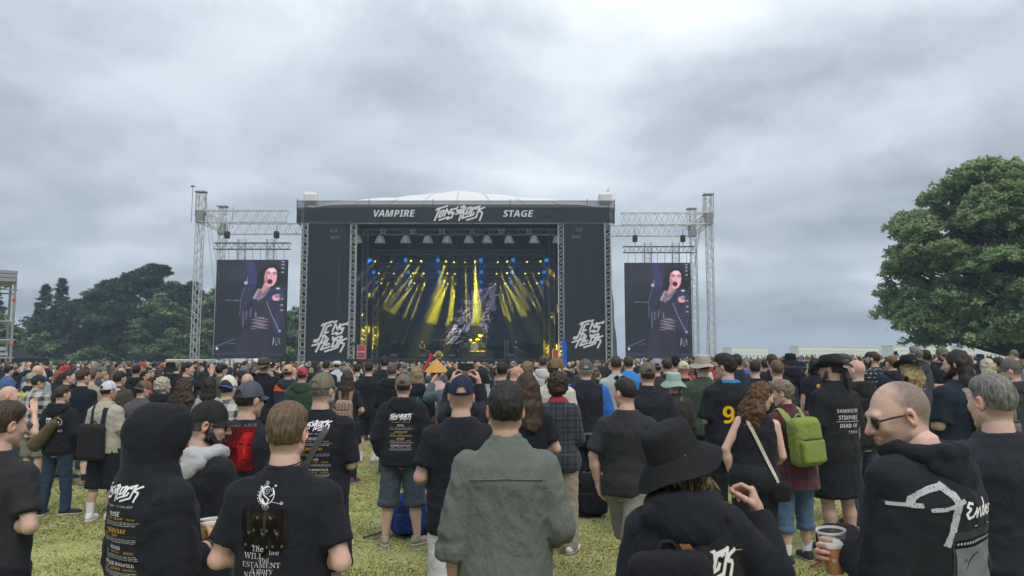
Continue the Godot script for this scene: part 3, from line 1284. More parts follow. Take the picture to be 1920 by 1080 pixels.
		for i in n:
			var x := -ln / 2 + 0.55 + i * (ln - 1.1) / maxf(n - 1, 1)
			g = Geo.new()
			g.cbox(Vector3(x, 2.15, 0.02), Vector3(0.5, 1.9, 0.05), 0.02)
			part(t, "panel", g, paint(lin(0.66, 0.68, 0.68), 0.55))
			g = Geo.new()
			g.cbox(Vector3(x, 2.3, 0.06), Vector3(0.2, 0.34, 0.03), 0.01)
			part(t, "vent", g, paint(lin(0.1, 0.24, 0.13), 0.6))
			g = Geo.new()
			g.cbox(Vector3(x, 2.85, 0.06), Vector3(0.12, 0.14, 0.03), 0.01)
			part(t, "hatch", g, paint(lin(0.1, 0.24, 0.13), 0.6))
		for x in [-ln * 0.36, -ln * 0.36 + 1.2, ln * 0.36]:
			g = Geo.new()
			g.tube(PackedVector3Array([Vector3(x, 0.42, -0.1), Vector3(x, 0.42, -0.4)]), PackedFloat32Array([0.42, 0.42]), 14)
			part(t, "wheel", g, black)
		g = Geo.new()
		g.cbox(Vector3(0, 0.85, -1.25), Vector3(ln * 0.95, 0.22, 1.0), 0.02)
		part(t, "chassis", g, black)
	# blue feather flag in the crowd before the right scrim
	t = thing("feather_flag", "tall narrow blue flag standing in the crowd before the right stage tower", "flag", Vector3(2.35, 0.03, -34))
	g = Geo.new()
	g.rod(Vector3(-0.07, 0, 0), Vector3(-0.04, 2.95, 0), 0.02, 6)
	part(t, "pole", g, grey)
	g = Geo.new()
	for k in 12:
		var y0 := 1.3 + k * 0.135
		var y1 := y0 + 0.135
		var wd := func(y): return 0.19 * sqrt(clampf((2.96 - y) / 0.35, 0.0, 1.0)) + 0.01
		var w0: float = wd.call(y0)
		var w1: float = wd.call(y1)
		g.quad(Vector3(-0.05, y0, 0.02), Vector3(-0.04, y1, 0.02), Vector3(-0.04 + w1, y1, 0.02 + 0.03 * sin(k * 0.9 + 0.9)), Vector3(-0.05 + w0, y0, 0.02 + 0.03 * sin(k * 0.9)))
	part(t, "cloth", g, cloth(lin(0.02, 0.1, 0.5), 0.6))

# ---------------------------------------------------------------- stage
# the festival lettering: strokes in a box 10 wide, 3.2 high, y down
func logo_strokes() -> Array:
	return [
		[[0.45, 0.95], [0.75, 0.65], [2.7, 0.1]], [[1.15, 0.62], [0.1, 3.0]],  # T
		[[1.45, 1.1], [0.95, 2.35], [1.55, 2.12], [2.05, 0.95], [1.45, 1.12]],  # O
		[[2.0, 2.1], [2.6, 0.7], [2.95, 1.75], [3.45, 0.7]],  # N
		[[4.7, 0.3], [4.45, 0.75], [4.15, 0.62], [3.45, 0.85], [3.45, 1.6], [3.95, 1.35], [3.55, 2.35], [2.6, 2.75], [2.9, 2.3], [1.05, 2.95]],  # S with its long tail
		[[4.75, 1.3], [4.55, 1.15], [4.85, 0.95], [5.0, 1.1], [4.75, 1.3]], [[5.3, 0.75], [5.1, 1.25]], [[5.05, 1.0], [5.35, 0.92]],  # of
		[[5.35, 0.35], [6.0, 0.1], [6.25, 0.45], [5.9, 1.15], [4.3, 1.75]], [[5.85, 0.3], [4.95, 3.0]], [[5.55, 1.3], [5.95, 1.55], [5.55, 2.6], [6.95, 2.1]],  # R
		[[6.75, 0.5], [6.3, 1.75], [6.95, 1.5], [7.45, 0.35], [6.75, 0.55]],  # O
		[[8.55, 0.55], [8.3, 0.72], [8.2, 0.55], [7.65, 0.75], [7.15, 2.1], [7.75, 1.85], [7.95, 1.4]],  # C
		[[9.1, 0.1], [8.35, 2.35], [6.5, 2.95]], [[10.0, 0.35], [9.3, 0.7], [8.85, 1.15]], [[8.85, 1.15], [9.5, 1.35], [9.55, 1.6], [9.05, 3.0]], [[7.6, 0.6], [9.05, 0.2]],  # K
	]


func logo_tall() -> Array:
	return [
		[[2.3, 1.35], [2.6, 1.05], [4.9, 0.35]], [[5.15, 0.6], [5.75, 0.25]], [[3.1, 1.0], [1.95, 4.0]],  # T
		[[3.5, 1.6], [2.95, 3.1], [3.85, 2.75]], [[3.7, 1.45], [4.55, 1.15]],
		[[4.8, 2.7], [5.5, 0.95], [6.0, 2.25], [6.6, 0.95]], [[8.4, 0.55], [8.1, 1.05], [7.8, 0.9], [6.6, 1.25], [6.7, 2.2], [7.4, 1.85], [6.9, 3.0], [5.7, 3.4], [5.9, 2.9], [4.75, 3.25]],
		[[1.3, 4.75], [0.8, 4.65], [0.6, 5.0], [1.1, 5.05], [1.3, 4.75]], [[1.75, 4.25], [1.45, 4.95]], [[1.35, 4.6], [1.8, 4.45]],
		[[2.35, 3.65], [3.05, 3.6], [3.5, 4.0], [3.0, 5.1], [0.2, 5.95]], [[2.9, 3.7], [1.1, 7.35]], [[2.7, 5.2], [3.0, 5.5], [2.2, 6.85], [4.25, 6.15]],
		[[3.9, 4.3], [3.2, 5.8], [4.2, 5.5]], [[4.95, 3.95], [4.95, 4.6]],
		[[7.1, 3.85], [6.3, 4.95], [5.9, 4.55], [5.25, 4.75], [4.75, 6.2], [5.75, 5.9], [6.1, 5.0]],
		[[7.1, 3.85], [6.1, 6.3], [4.4, 6.95]], [[8.1, 4.3], [7.3, 4.65], [6.7, 5.3]], [[6.7, 5.3], [7.55, 5.45], [7.5, 5.85], [6.75, 7.35]], [[3.2, 7.3], [4.2, 6.95]], [[5.0, 4.4], [7.0, 3.75]],
	]


func logo_geo(strokes: Array, k: float, wd: float) -> Geo:  # flat raised strokes, k metres per unit
	var g := Geo.new()
	var z := 0.0
	for s in strokes:
		for i in s.size() - 1:
			var a := Vector3(s[i][0] * k, -s[i][1] * k, z)
			var b := Vector3(s[i + 1][0] * k, -s[i + 1][1] * k, z)
			var d := (b - a).normalized()
			var q := Vector3(-d.y, d.x, 0) * wd * 0.5
			a -= d * wd * 0.32
			b += d * wd * 0.32
			g.quad(a - q, a + q, b + q, b - q)
			z += 0.0006
	return g


func draw_logo(p: Pic, strokes: Array, at: Vector2, k: float, wd: float, col: Color):
	for s in strokes:
		var q := []
		for v in s:
			q.append(at + Vector2(v[0], v[1]) * k)
		p.stroke(q, wd, col)


func singer_picture() -> ImageTexture:
	var p := Pic.new(400, 576, Color(0.07, 0.078, 0.13))
	var S := 0.5 * 400.0 / 363.0  # drawn in the units of a close look at the screen
	var A := func(x, y): return Vector2((x - 40.0) * S, (y - 22.0) * S)
	var P := func(l, col):
		var q := PackedVector2Array()
		for v in l:
			q.append(A.call(v[0], v[1]))
		p.poly(q, col)
	P.call([[40, 22], [770, 22], [760, 90], [40, 270]], Color(0.12, 0.125, 0.18))
	p.soft(A.call(170, 700), Vector2(190, 170), Color(0.045, 0.052, 0.095, 0.9))
	p.soft(A.call(250, 180), Vector2(90, 60), Color(0.16, 0.16, 0.22, 0.6))
	# raised arm and coat
	P.call([[325, 22], [410, 22], [460, 180], [450, 330], [330, 340], [375, 200], [345, 130]], Color(0.17, 0.16, 0.33))
	p.soft(A.call(395, 110), Vector2(20, 70), Color(0.2, 0.17, 0.37, 0.7))
	P.call([[335, 290], [470, 280], [560, 300], [690, 290], [750, 330], [752, 760], [640, 780], [560, 640], [420, 620], [330, 760], [300, 560]], Color(0.12, 0.115, 0.22))
	P.call([[600, 300], [700, 290], [745, 330], [745, 480], [600, 440]], Color(0.15, 0.145, 0.27))
	# hair, face
	p.oval(A.call(600, 200), Vector2(116, 126) * S, Color(0.025, 0.022, 0.035))
	P.call([[500, 130], [470, 260], [430, 420], [330, 560], [420, 520], [500, 360], [550, 250]], Color(0.02, 0.02, 0.03))
	P.call([[680, 130], [748, 250], [735, 310], [650, 300]], Color(0.02, 0.02, 0.03))
	P.call([[535, 260], [605, 315], [545, 370], [500, 385], [490, 350], [515, 320]], Color(0.72, 0.5, 0.52))
	P.call([[545, 140], [580, 108], [630, 105], [660, 140], [664, 200], [655, 255], [625, 300], [585, 310], [545, 275], [530, 215]], Color(0.86, 0.63, 0.68))
	p.soft(A.call(610, 130), Vector2(26, 14), Color(0.97, 0.8, 0.84, 0.7))
	p.soft(A.call(548, 230), Vector2(14, 30), Color(0.62, 0.38, 0.44, 0.7))
	p.stroke([A.call(540, 156), A.call(568, 148), A.call(590, 162)], 3.0, Color(0.1, 0.05, 0.08))
	p.stroke([A.call(620, 164), A.call(640, 152), A.call(658, 160)], 3.0, Color(0.1, 0.05, 0.08))
	p.oval(A.call(570, 170), Vector2(20, 8) * S, Color(0.18, 0.1, 0.14))
	p.oval(A.call(640, 174), Vector2(18, 8) * S, Color(0.18, 0.1, 0.14))
	p.oval(A.call(571, 170), Vector2(9, 5) * S, Color(0.75, 0.72, 0.78))
	p.oval(A.call(640, 174), Vector2(8, 5) * S, Color(0.75, 0.72, 0.78))
	p.stroke([A.call(604, 175), A.call(600, 205), A.call(612, 212)], 2.0, Color(0.6, 0.38, 0.42))
	p.oval(A.call(592, 255), Vector2(30, 31) * S, Color(0.6, 0.25, 0.3))
	p.oval(A.call(592, 256), Vector2(22, 23) * S, Color(0.13, 0.03, 0.06))
	p.oval(A.call(594, 272), Vector2(14, 7) * S, Color(0.5, 0.2, 0.25))
	# shirt, necklace, trousers
	P.call([[486, 320], [520, 380], [590, 310], [600, 330], [540, 420], [470, 460], [425, 450]], Color(0.42, 0.38, 0.44))
	P.call([[470, 330], [490, 330], [440, 440], [420, 430]], Color(0.6, 0.56, 0.6))
	P.call([[420, 450], [540, 430], [590, 620], [590, 770], [410, 760], [440, 620]], Color(0.14, 0.12, 0.18))
	for i in 12:
		p.soft(A.call(500 + 50 * sin(i * 2.1), 640 + i * 11), Vector2(34, 3.5), Color(0.62, 0.55, 0.6, 0.8), 0.12 * sin(i * 1.3))
	p.soft(A.call(458, 605), Vector2(5, 26), Color(0.55, 0.48, 0.55, 0.8))
	for i in 6:
		p.stroke([A.call(470 + i * 10, 440 - i * 7), A.call(478 + i * 10, 462 - i * 8)], 2.5, Color(0.6, 0.5 - i * 0.03, 0.75) if i % 2 else Color(0.85, 0.75, 0.55))
	P.call([[370, 760], [590, 765], [620, 1075], [360, 1075]], Color(0.115, 0.1, 0.17))
	P.call([[330, 740], [375, 770], [410, 1075], [230, 1075]], Color(0.13, 0.11, 0.18))
	for i in 5:
		p.stroke([A.call(345 + i * 8, 770), A.call(290 + i * 30, 1060)], 1.6, Color(0.2, 0.17, 0.26))
	# outstretched hand, microphone, quilted sleeve, zips
	p.oval(A.call(660, 425), Vector2(40, 34) * S, Color(0.8, 0.56, 0.6))
	for i in 4:
		p.stroke([A.call(632 + i * 18, 430), A.call(640 + i * 17, 458)], 4.5, Color(0.84, 0.6, 0.63))
	p.oval(A.call(678, 405), Vector2(26, 24) * S, Color(0.45, 0.4, 0.52))
	p.soft(A.call(672, 398), Vector2(6, 6), Color(0.7, 0.66, 0.75, 0.8))
	P.call([[600, 560], [745, 540], [750, 760], [700, 790], [640, 640]], Color(0.12, 0.11, 0.2))
	for i in 6:
		p.soft(A.call(690, 570 + i * 34), Vector2(32, 4), Color(0.26, 0.24, 0.38, 0.8), -0.35)
	p.stroke([A.call(565, 470), A.call(620, 610), A.call(705, 785)], 3.0, Color(0.66, 0.63, 0.68))
	p.oval(A.call(678, 328), Vector2(21, 10) * S, Color(0.75, 0.73, 0.8))
	p.soft(A.call(708, 782), Vector2(12, 10), Color(0.6, 0.57, 0.72, 0.9))
	p.stroke([A.call(340, 300), A.call(300, 440), A.call(292, 620)], 2.2, Color(0.55, 0.55, 0.58))
	p.stroke([A.call(330, 560), A.call(328, 740)], 3.4, Color(0.5, 0.47, 0.52))
	p.stroke([A.call(362, 560), A.call(358, 650)], 2.6, Color(0.62, 0.58, 0.64))
	p.stroke([A.call(408, 540), A.call(398, 620)], 2.6, Color(0.62, 0.58, 0.64))
	p.stroke([A.call(362, 205), A.call(350, 290)], 5.0, Color(0.5, 0.47, 0.55))
	p.oval(A.call(345, 268), Vector2(20, 18) * S, Color(0.66, 0.62, 0.7))
	p.stroke([A.call(132, 452), A.call(295, 456)], 2.4, Color(0.62, 0.62, 0.68))
	# desk edge and metal things low in the picture
	p.stroke([A.call(5, 970), A.call(250, 862)], 4.2, Color(0.4, 0.4, 0.48))
	p.oval(A.call(72, 966), Vector2(12, 16) * S, Color(0.75, 0.75, 0.8))
	p.stroke([A.call(40, 1022), A.call(240, 1024)], 5.0, Color(0.25, 0.22, 0.34))
	p.stroke([A.call(180, 915), A.call(255, 912)], 3.0, Color(0.45, 0.45, 0.52))
	p.stroke([A.call(590, 1025), A.call(745, 1025)], 5.0, Color(0.25, 0.22, 0.34))
	p.stroke([A.call(650, 850), A.call(640, 930)], 3.4, Color(0.8, 0.8, 0.85))
	for i in 9:
		p.oval(A.call(690 + 25 * sin(i * 2.3), 860 + i * 9), Vector2(8, 4) * S, Color(0.66, 0.66, 0.74))
	for y in [40, 72, 110, 155, 440, 505, 560]:
		p.oval(A.call(722, y), Vector2(17, 9) * S, Color(0.55, 0.55, 0.6))
	return p.tex(2)


func screen_backdrop() -> ImageTexture:
	var p := Pic.new(512, 256, Color(0.012, 0.02, 0.045))
	rng.seed = 77
	for i in 26:
		p.soft(Vector2(rng.randf() * 512, 90 + rng.randf() * 170), Vector2(50, 60), Color(0.02, 0.045, 0.1, 0.35))
	# two pale streams crossing: feathery strokes
	for i in 300:
		var t := rng.randf()
		var side := rng.randf() < 0.62
		var c := Vector2(lerpf(312.0, 212.0, t), lerpf(48.0, 238.0, t)) if side else Vector2(lerpf(350.0, 318.0, t), lerpf(40.0, 225.0, t))
		var sp := (9.0 + 18.0 * t * (1.0 - t)) * (1.0 if side else 0.7)
		c += Vector2(rng.randfn() * sp - (14.0 if side and rng.randf() < 0.4 else 0.0), rng.randfn() * 6.0)
		var d := Vector2(rng.randf_range(-16, 7), rng.randf_range(4, 15))
		var v := rng.randf_range(0.35, 0.95) * (1.0 - 0.25 * t)
		var pink := rng.randf() * 0.06
		p.stroke([c, c + d * 0.5 + Vector2(rng.randf_range(-3, 3), 0), c + d], rng.randf_range(1.0, 2.4), Color(v, v * (0.95 - pink), v * 1.02))
	for i in 90:
		var t := rng.randf()
		var c := Vector2(lerpf(330.0, 262.0, t), lerpf(60.0, 205.0, t)) + Vector2(rng.randfn() * 3.5, 0)
		p.soft(c, Vector2(5, 12), Color(0.4, 0.38, 0.44, 0.4), 0.5)
		if i % 2:
			var c2 := Vector2(lerpf(352.0, 340.0, t * 0.6), lerpf(44.0, 130.0, t)) + Vector2(rng.randfn() * 5, 0)
			p.soft(c2, Vector2(6, 12), Color(0.36, 0.32, 0.4, 0.45), 0.15)
	return p.tex()


func words(p: Node3D, s: String, at: Vector3, height: float, width: float, m: Material, shear := 0.2, depth := 0.01, called := "lettering", font: Font = null):
	var tm := TextMesh.new()
	tm.text = s
	tm.font = font if font else bold
	tm.font_size = 48
	tm.pixel_size = 0.01
	tm.depth = depth / (height / 0.35)
	var ab := tm.get_aabb()
	var o := MeshInstance3D.new()
	o.name = numbered_in(p, called)
	o.mesh = tm
	o.material_override = m
	var ky := height / ab.size.y
	var kx := (width - shear * height) / ab.size.x
	o.transform = Transform3D(Basis(Vector3(kx, 0, 0), Vector3(shear * ky, ky, 0), Vector3(0, 0, ky)), at)
	p.add_child(o, true)


func lamp_head(yellow: bool) -> Node3D:
	var t := Node3D.new()
	var blk := paint(lin(0.02, 0.02, 0.022), 0.5)
	var g := Geo.new()
	g.cbox(Vector3(0, 0.5, 0), Vector3(0.36, 0.16, 0.3), 0.03)
	g.rod(Vector3(0, 0.58, 0), Vector3(0, 0.72, 0), 0.03, 6)
	part(t, "base", g, blk)
	g = Geo.new()
	for s in [-1.0, 1.0]:
		g.cbox(Vector3(0.2 * s, 0.25, 0), Vector3(0.05, 0.42, 0.12), 0.015)
	part(t, "yoke", g, blk)
	var head := group_part(t, "head")
	g = Geo.new()
	g.lathe([Vector2(0.0, 0.22), Vector2(0.11, 0.22), Vector2(0.14, 0.12), Vector2(0.15, -0.1), Vector2(0.135, -0.2), Vector2(0.115, -0.2)] if not yellow else [Vector2(0.0, 0.26), Vector2(0.1, 0.25), Vector2(0.13, 0.12), Vector2(0.115, -0.12), Vector2(0.1, -0.26), Vector2(0.085, -0.26)], 14)
	for i in range(0, g.ix.size(), 3):
		var q := g.ix[i + 1]
		g.ix[i + 1] = g.ix[i + 2]
		g.ix[i + 2] = q
	for i in g.n.size():
		g.n[i] = -g.n[i]
	part(head, "housing", g, blk)
	g = Geo.new()
	var r := 0.1 if yellow else 0.19
	g.lathe([Vector2(0.0, -0.3), Vector2(r * 0.7, -0.29), Vector2(r, -0.25), Vector2(r, -0.2)], 14)
	var m := StandardMaterial3D.new()
	m.albedo_color = Color(0.1, 0.1, 0.1)
	m.emission_enabled = true
	m.emission = Color(1.0, 0.93, 0.25) if yellow else Color(0.12, 0.55, 0.85)
	m.emission_energy_multiplier = 3.0 if yellow else 0.65
	part(head, "lens", g, m)
	head.position.y = 0.12
	return t


func build_stage():
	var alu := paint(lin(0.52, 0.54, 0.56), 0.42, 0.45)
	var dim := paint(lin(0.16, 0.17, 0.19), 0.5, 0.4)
	var blk := paint(lin(0.016, 0.017, 0.021), 0.75)
	var drape := cloth(lin(0.012, 0.014, 0.02), 2.0)
	var letter := paint(lin(0.6, 0.62, 0.66), 0.7)
	var cx := -5.08
	var t := thing("festival_stage", "big black open-air stage with a white roof, lettered front banner and two logo side panels", "stage", Vector3(cx, 0, -66))
	# deck and its black skirt
	var g := Geo.new()
	g.cbox(Vector3(0, 2.0, -7.0), Vector3(19.2, 0.2, 15.0), 0.02)
	part(t, "deck", g, paint(lin(0.012, 0.013, 0.016), 0.35))
	g = Geo.new()
	for k in 48:
		var u0 := -9.6 + k * 0.4
		var z0 := 0.55 + 0.05 * sin(k * 1.9)
		var z1 := 0.55 + 0.05 * sin((k + 1) * 1.9)
		g.quad(Vector3(u0, 0, z0), Vector3(u0, 1.9, z0), Vector3(u0 + 0.4, 1.9, z1), Vector3(u0 + 0.4, 0, z1))
	g.smooth()
	part(t, "skirt", g, drape)
	# front banner on its truss
	lattice(t, "banner_truss", Vector3(-14.2, 15.0, -0.75), Vector3(14.2, 15.0, -0.75), 1.1, 1.4, alu, 0.04, 0.03, 1.0)
	var mesh_cloth := StandardMaterial3D.new()
	mesh_cloth.albedo_color = Color(lin(0.016, 0.019, 0.026), 0.9)
	mesh_cloth.roughness = 0.9
	mesh_cloth.transparency = BaseMaterial3D.TRANSPARENCY_ALPHA
	g = Geo.new()
	for k in 72:
		var u0 := -14.42 + k * 0.4
		var u1 := u0 + 0.4
		var za := 0.0
		var zb := 0.0
		for r in 4:
			var y0 := 14.33 + r * 0.355
			var y1 := y0 + 0.355
			var w := func(u, y): return 0.035 * fn.get_noise_2d(u * 0.8, y * 1.3)
			g.quad(Vector3(u0, y0, w.call(u0, y0)), Vector3(u0, y1, w.call(u0, y1)), Vector3(u1, y1, w.call(u1, y1)), Vector3(u1, y0, w.call(u1, y0)))
	g.smooth()
	g.quad(Vector3(-14.42, 14.33, -1.5), Vector3(-14.42, 15.75, -1.5), Vector3(-14.42, 15.75, 0), Vector3(-14.42, 14.33, 0))
	g.quad(Vector3(14.38, 14.33, 0), Vector3(14.38, 15.75, 0), Vector3(14.38, 15.75, -1.5), Vector3(14.38, 14.33, -1.5))
	var banner := part(t, "front_banner", g, mesh_cloth)
	g = Geo.new()
	g.rod(Vector3(-14.42, 14.31, 0.02), Vector3(14.38, 14.31, 0.02), 0.035, 6)
	part(t, "banner_hem", g, paint(lin(0.12, 0.13, 0.15), 0.6))
	words(banner, "VAMPIRE", Vector3(-5.6, 15.19, 0.06), 0.62, 3.85, letter)
	words(banner, "STAGE", Vector3(5.64, 15.17, 0.06), 0.6, 2.75, letter)
	var lg := MeshInstance3D.new()
	lg.name = "logo"
	lg.mesh = logo_geo(logo_strokes(), 0.457, 0.15).mesh()
	lg.material_override = letter
	lg.position = Vector3(-1.98, 15.92, 0.07)
	banner.add_child(lg)
	var scrim := StandardMaterial3D.new()
	scrim.albedo_color = Color(lin(0.1, 0.11, 0.125), 0.72)
	scrim.roughness = 0.9
	scrim.transparency = BaseMaterial3D.TRANSPARENCY_ALPHA
	g = Geo.new()
	g.quad(Vector3(-14.42, 15.76, -0.02), Vector3(-14.42, 16.37, -0.05), Vector3(14.38, 16.37, -0.05), Vector3(14.38, 15.76, -0.02))
	part(t, "parapet_mesh", g, scrim)
	for x in [-14.44, -7.9, -2.1, 4.9, 11.9, 14.4]:
		g = Geo.new()
		g.rod(Vector3(x, 15.4, -0.12), Vector3(x, 16.55, -0.12), 0.035, 6)
		part(t, "parapet_post", g, blk)
	g = Geo.new()
	g.rod(Vector3(-14.42, 16.38, -0.08), Vector3(14.4, 16.38, -0.08), 0.03, 6)
	part(t, "parapet_rail", g, paint(lin(0.06, 0.065, 0.075), 0.6))
	# white membrane roof, ridge in the middle
	g = Geo.new()
	g.has_c = true
	var nu := 48
	var nw := 16
	for j in nw + 1:
		for i in nu + 1:
			var u := i / float(nu) * 2.0 - 1.0
			var w := j / float(nw) * 2.0 - 1.0
			var ridge := 18.9 - 1.5 * pow(absf(u), 0.85) - 0.35 * (1.0 - absf(cos(u * 11.0))) * absf(u)
			var y := lerpf(16.2, ridge, pow(1.0 - w * w, 0.75)) - 0.8 * pow(absf(u), 14.0)
			y -= 0.1 * sin(u * 40.0) * (1 - absf(w)) * 0.4
			g.vert(Vector3(u * 14.0, y, -8.2 + w * -7.4))
	for j in nw:
		for i in nu:
			var a := j * (nu + 1) + i
			g.ix.append_array(PackedInt32Array([a, a + nu + 1, a + nu + 2, a, a + nu + 2, a + 1]))
	g.smooth()
	var roof := part(t, "roof_membrane", g, paint(lin(0.62, 0.63, 0.65), 0.6))
	for k in 9:
		var u := (k - 4) / 4.5
		var pts := PackedVector3Array()
		var rr := PackedFloat32Array()
		for j in 12:
			var w := 1.0 - j / 11.0 * 1.0
			var ridge := 18.9 - 1.5 * pow(absf(u), 0.85) - 0.35 * (1.0 - absf(cos(u * 11.0))) * absf(u)
			pts.append(Vector3(u * 14.0 * (0.35 + 0.65 * w), lerpf(16.2, ridge, pow(1.0 - w * w, 0.75)) + 0.06, -8.2 + w * 7.4))
			rr.append(0.035)
		g = Geo.new()
		g.tube(pts, rr, 4)
		part(roof, "seam", g, paint(lin(0.62, 0.63, 0.64), 0.6))
	for s in [-1.0, 1.0]:
		g = Geo.new()
		g.box(Vector3(14.0 * s, 16.0, -8.2), Vector3(0.1, 3.6, 14.6))
		part(t, "gable", g, paint(lin(0.7, 0.71, 0.72), 0.6))
		# wrapped chain motors on the corners
		g = Geo.new()
		g.cbox(Vector3((13.4 if s < 0 else 13.65) * s, 16.75, -1.0), Vector3(1.25, 1.05, 1.2), 0.18)
		for i in g.v.size():
			g.v[i] += Vector3(0.09 * fn.get_noise_3dv(g.v[i] * 2.0), 0.07 * fn.get_noise_3dv(g.v[i] * 2.3 + Vector3(5, 0, 0)), 0)
		part(t, "wrapped_motor", g, cloth(lin(0.66, 0.66, 0.63), 3.0))
	# ceiling, side and back drapes: a dark box open to the front
	g = Geo.new()
	g.box(Vector3(0, 15.9, -8.0), Vector3(27.8, 0.15, 14.0))
	part(t, "ceiling", g, blk)
	for s in [-1.0, 1.0]:
		g = Geo.new()
		for k in 30:
			var u0 := -15.0 + k * 0.5
			var x0: float = 9.75 * s + 0.09 * sin(k * 2.2)
			var x1: float = 9.75 * s + 0.09 * sin((k + 1) * 2.2)
			g.quad(Vector3(x0, 0, u0), Vector3(x0, 15.8, u0), Vector3(x1, 15.8, u0 + 0.5), Vector3(x1, 0, u0 + 0.5))
		g.smooth()
		part(t, "side_drape", g, drape)
		g = Geo.new()  # outer wall of the wings
		g.box(Vector3(14.1 * s, 7.2, -8.0), Vector3(0.12, 14.2, 14.0))
		part(t, "side_wall", g, drape)
	g = Geo.new()
	g.box(Vector3(0, 7.9, -15.2), Vector3(28.0, 15.8, 0.2))
	part(t, "back_wall", g, blk)
	g = Geo.new()
	g.has_uv = true
	g.quad(Vector3(-8.3, 3.7, -14.2), Vector3(-8.3, 11.3, -14.2), Vector3(8.3, 11.3, -14.2), Vector3(8.3, 3.7, -14.2))
	var lm := StandardMaterial3D.new()
	lm.albedo_color = Color(0.03, 0.03, 0.035)
	lm.roughness = 0.5
	lm.emission_enabled = true
	lm.emission_texture = screen_backdrop()
	lm.emission_energy_multiplier = 1.5
	lm.texture_repeat = false
	part(t, "led_wall_screen", g, lm)
	# side panels with the tall logo, the outer and inner towers
	for s in [-1.0, 1.0]:
		var xa := -13.28 if s < 0 else 9.78
		var xb := -9.6 if s < 0 else 13.38
		var pm := StandardMaterial3D.new()
		pm.albedo_color = Color(lin(0.011, 0.014, 0.02), 0.93)
		pm.roughness = 0.9
		pm.transparency = BaseMaterial3D.TRANSPARENCY_ALPHA
		g = Geo.new()
		for k in 10:
			for r in 16:
				var u0 := lerpf(xa, xb, k / 10.0)
				var u1 := lerpf(xa, xb, (k + 1) / 10.0)
				var y0 := 1.2 + r * 0.82
				var y1 := y0 + 0.82
				var w := func(u, y): return 0.06 * fn.get_noise_2d(u * 0.9 + s, y * 0.25)
				g.quad(Vector3(u0, y0, w.call(u0, y0)), Vector3(u0, y1, w.call(u0, y1)), Vector3(u1, y1, w.call(u1, y1)), Vector3(u1, y0, w.call(u1, y0)))
		g.smooth()
		var pn := part(t, "side_panel", g, pm)
		lg = MeshInstance3D.new()
		lg.name = "logo"
		lg.mesh = logo_geo(logo_tall(), 0.385 if s < 0 else 0.345, 0.165 if s < 0 else 0.15).mesh()
		lg.material_override = letter
		lg.position = Vector3(-12.75, 5.55, 0.11) if s < 0 else Vector3(10.35, 5.62, 0.11)
		pn.add_child(lg)
		var faint := paint(lin(0.13, 0.14, 0.155), 0.8)
		if s < 0:
			words(pn, "LO", Vector3(-11.0, 13.62, 0.09), 0.3, 0.66, faint)
			words(pn, "NAY", Vector3(-10.85, 12.98, 0.09), 0.3, 0.9, faint)
		else:
			words(pn, "OS", Vector3(11.1, 13.68, 0.09), 0.3, 0.62, faint)
			words(pn, "NOI", Vector3(10.85, 13.05, 0.09), 0.3, 0.85, faint)
		lattice(t, "outer_tower", Vector3((-13.6 if s < 0 else 13.72), 0, -0.1), Vector3((-13.6 if s < 0 else 13.72), 14.3, -0.1), 0.52, 0.75, alu, 0.038, 0.024)
		lattice(t, "inner_tower", Vector3((-9.28 if s < 0 else 9.5), 0, -0.3), Vector3((-9.28 if s < 0 else 9.5), 14.3, -0.3), 0.48, 0.75, alu, 0.034, 0.022)
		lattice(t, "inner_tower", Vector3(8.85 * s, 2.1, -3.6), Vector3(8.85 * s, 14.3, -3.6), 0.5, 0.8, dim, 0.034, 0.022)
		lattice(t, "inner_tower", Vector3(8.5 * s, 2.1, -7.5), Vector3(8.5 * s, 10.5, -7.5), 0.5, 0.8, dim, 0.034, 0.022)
	# pale tarpaulin that bellies out at the right corner
	g = Geo.new()
	for k in 20:
		var y0 := k * 0.72
		var y1 := y0 + 0.72
		var w := func(y): return 14.15 + 0.75 * pow(1.0 - y / 14.4, 2.0) + 0.04 * sin(y * 2.0)
		g.quad(Vector3(14.02, y0, -0.4), Vector3(14.02, y1, -0.4), Vector3(w.call(y1), y1, -1.4), Vector3(w.call(y0), y0, -1.4))
		g.quad(Vector3(w.call(y0), y0, -1.4), Vector3(w.call(y1), y1, -1.4), Vector3(w.call(y1) - 0.2, y1, -12.0), Vector3(w.call(y0) - 0.2, y0, -12.0))
	g.smooth()
	part(t, "corner_tarpaulin", g, cloth(lin(0.1, 0.11, 0.125), 3.0))
	# trusses under the roof
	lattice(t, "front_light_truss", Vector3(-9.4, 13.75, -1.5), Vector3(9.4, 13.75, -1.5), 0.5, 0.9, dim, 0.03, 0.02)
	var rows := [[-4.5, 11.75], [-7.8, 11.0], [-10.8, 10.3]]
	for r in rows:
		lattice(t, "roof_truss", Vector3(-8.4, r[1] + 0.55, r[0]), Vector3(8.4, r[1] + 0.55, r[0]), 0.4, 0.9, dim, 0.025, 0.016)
	# drum riser and low lattice stands
	g = Geo.new()
	g.cbox(Vector3(1.4, 2.5, -9.5), Vector3(3.6, 0.8, 2.8), 0.03)
	part(t, "drum_riser", g, blk)
	g = Geo.new()
	g.cbox(Vector3(-2.2, 2.55, -10.5), Vector3(3.2, 0.9, 2.2), 0.03)
	part(t, "keyboard_riser", g, blk)
	lattice(t, "low_stand", Vector3(4.55, 2.1, -4.5), Vector3(4.55, 3.9, -4.5), 0.38, 0.55, dim, 0.025, 0.018)
	# front barrier
	g = Geo.new()
	g.cbox(Vector3(0, 0.62, 3.5), Vector3(30.0, 1.2, 0.12), 0.02)
	part(t, "crowd_barrier", g, paint(lin(0.1, 0.105, 0.11), 0.5, 0.4))

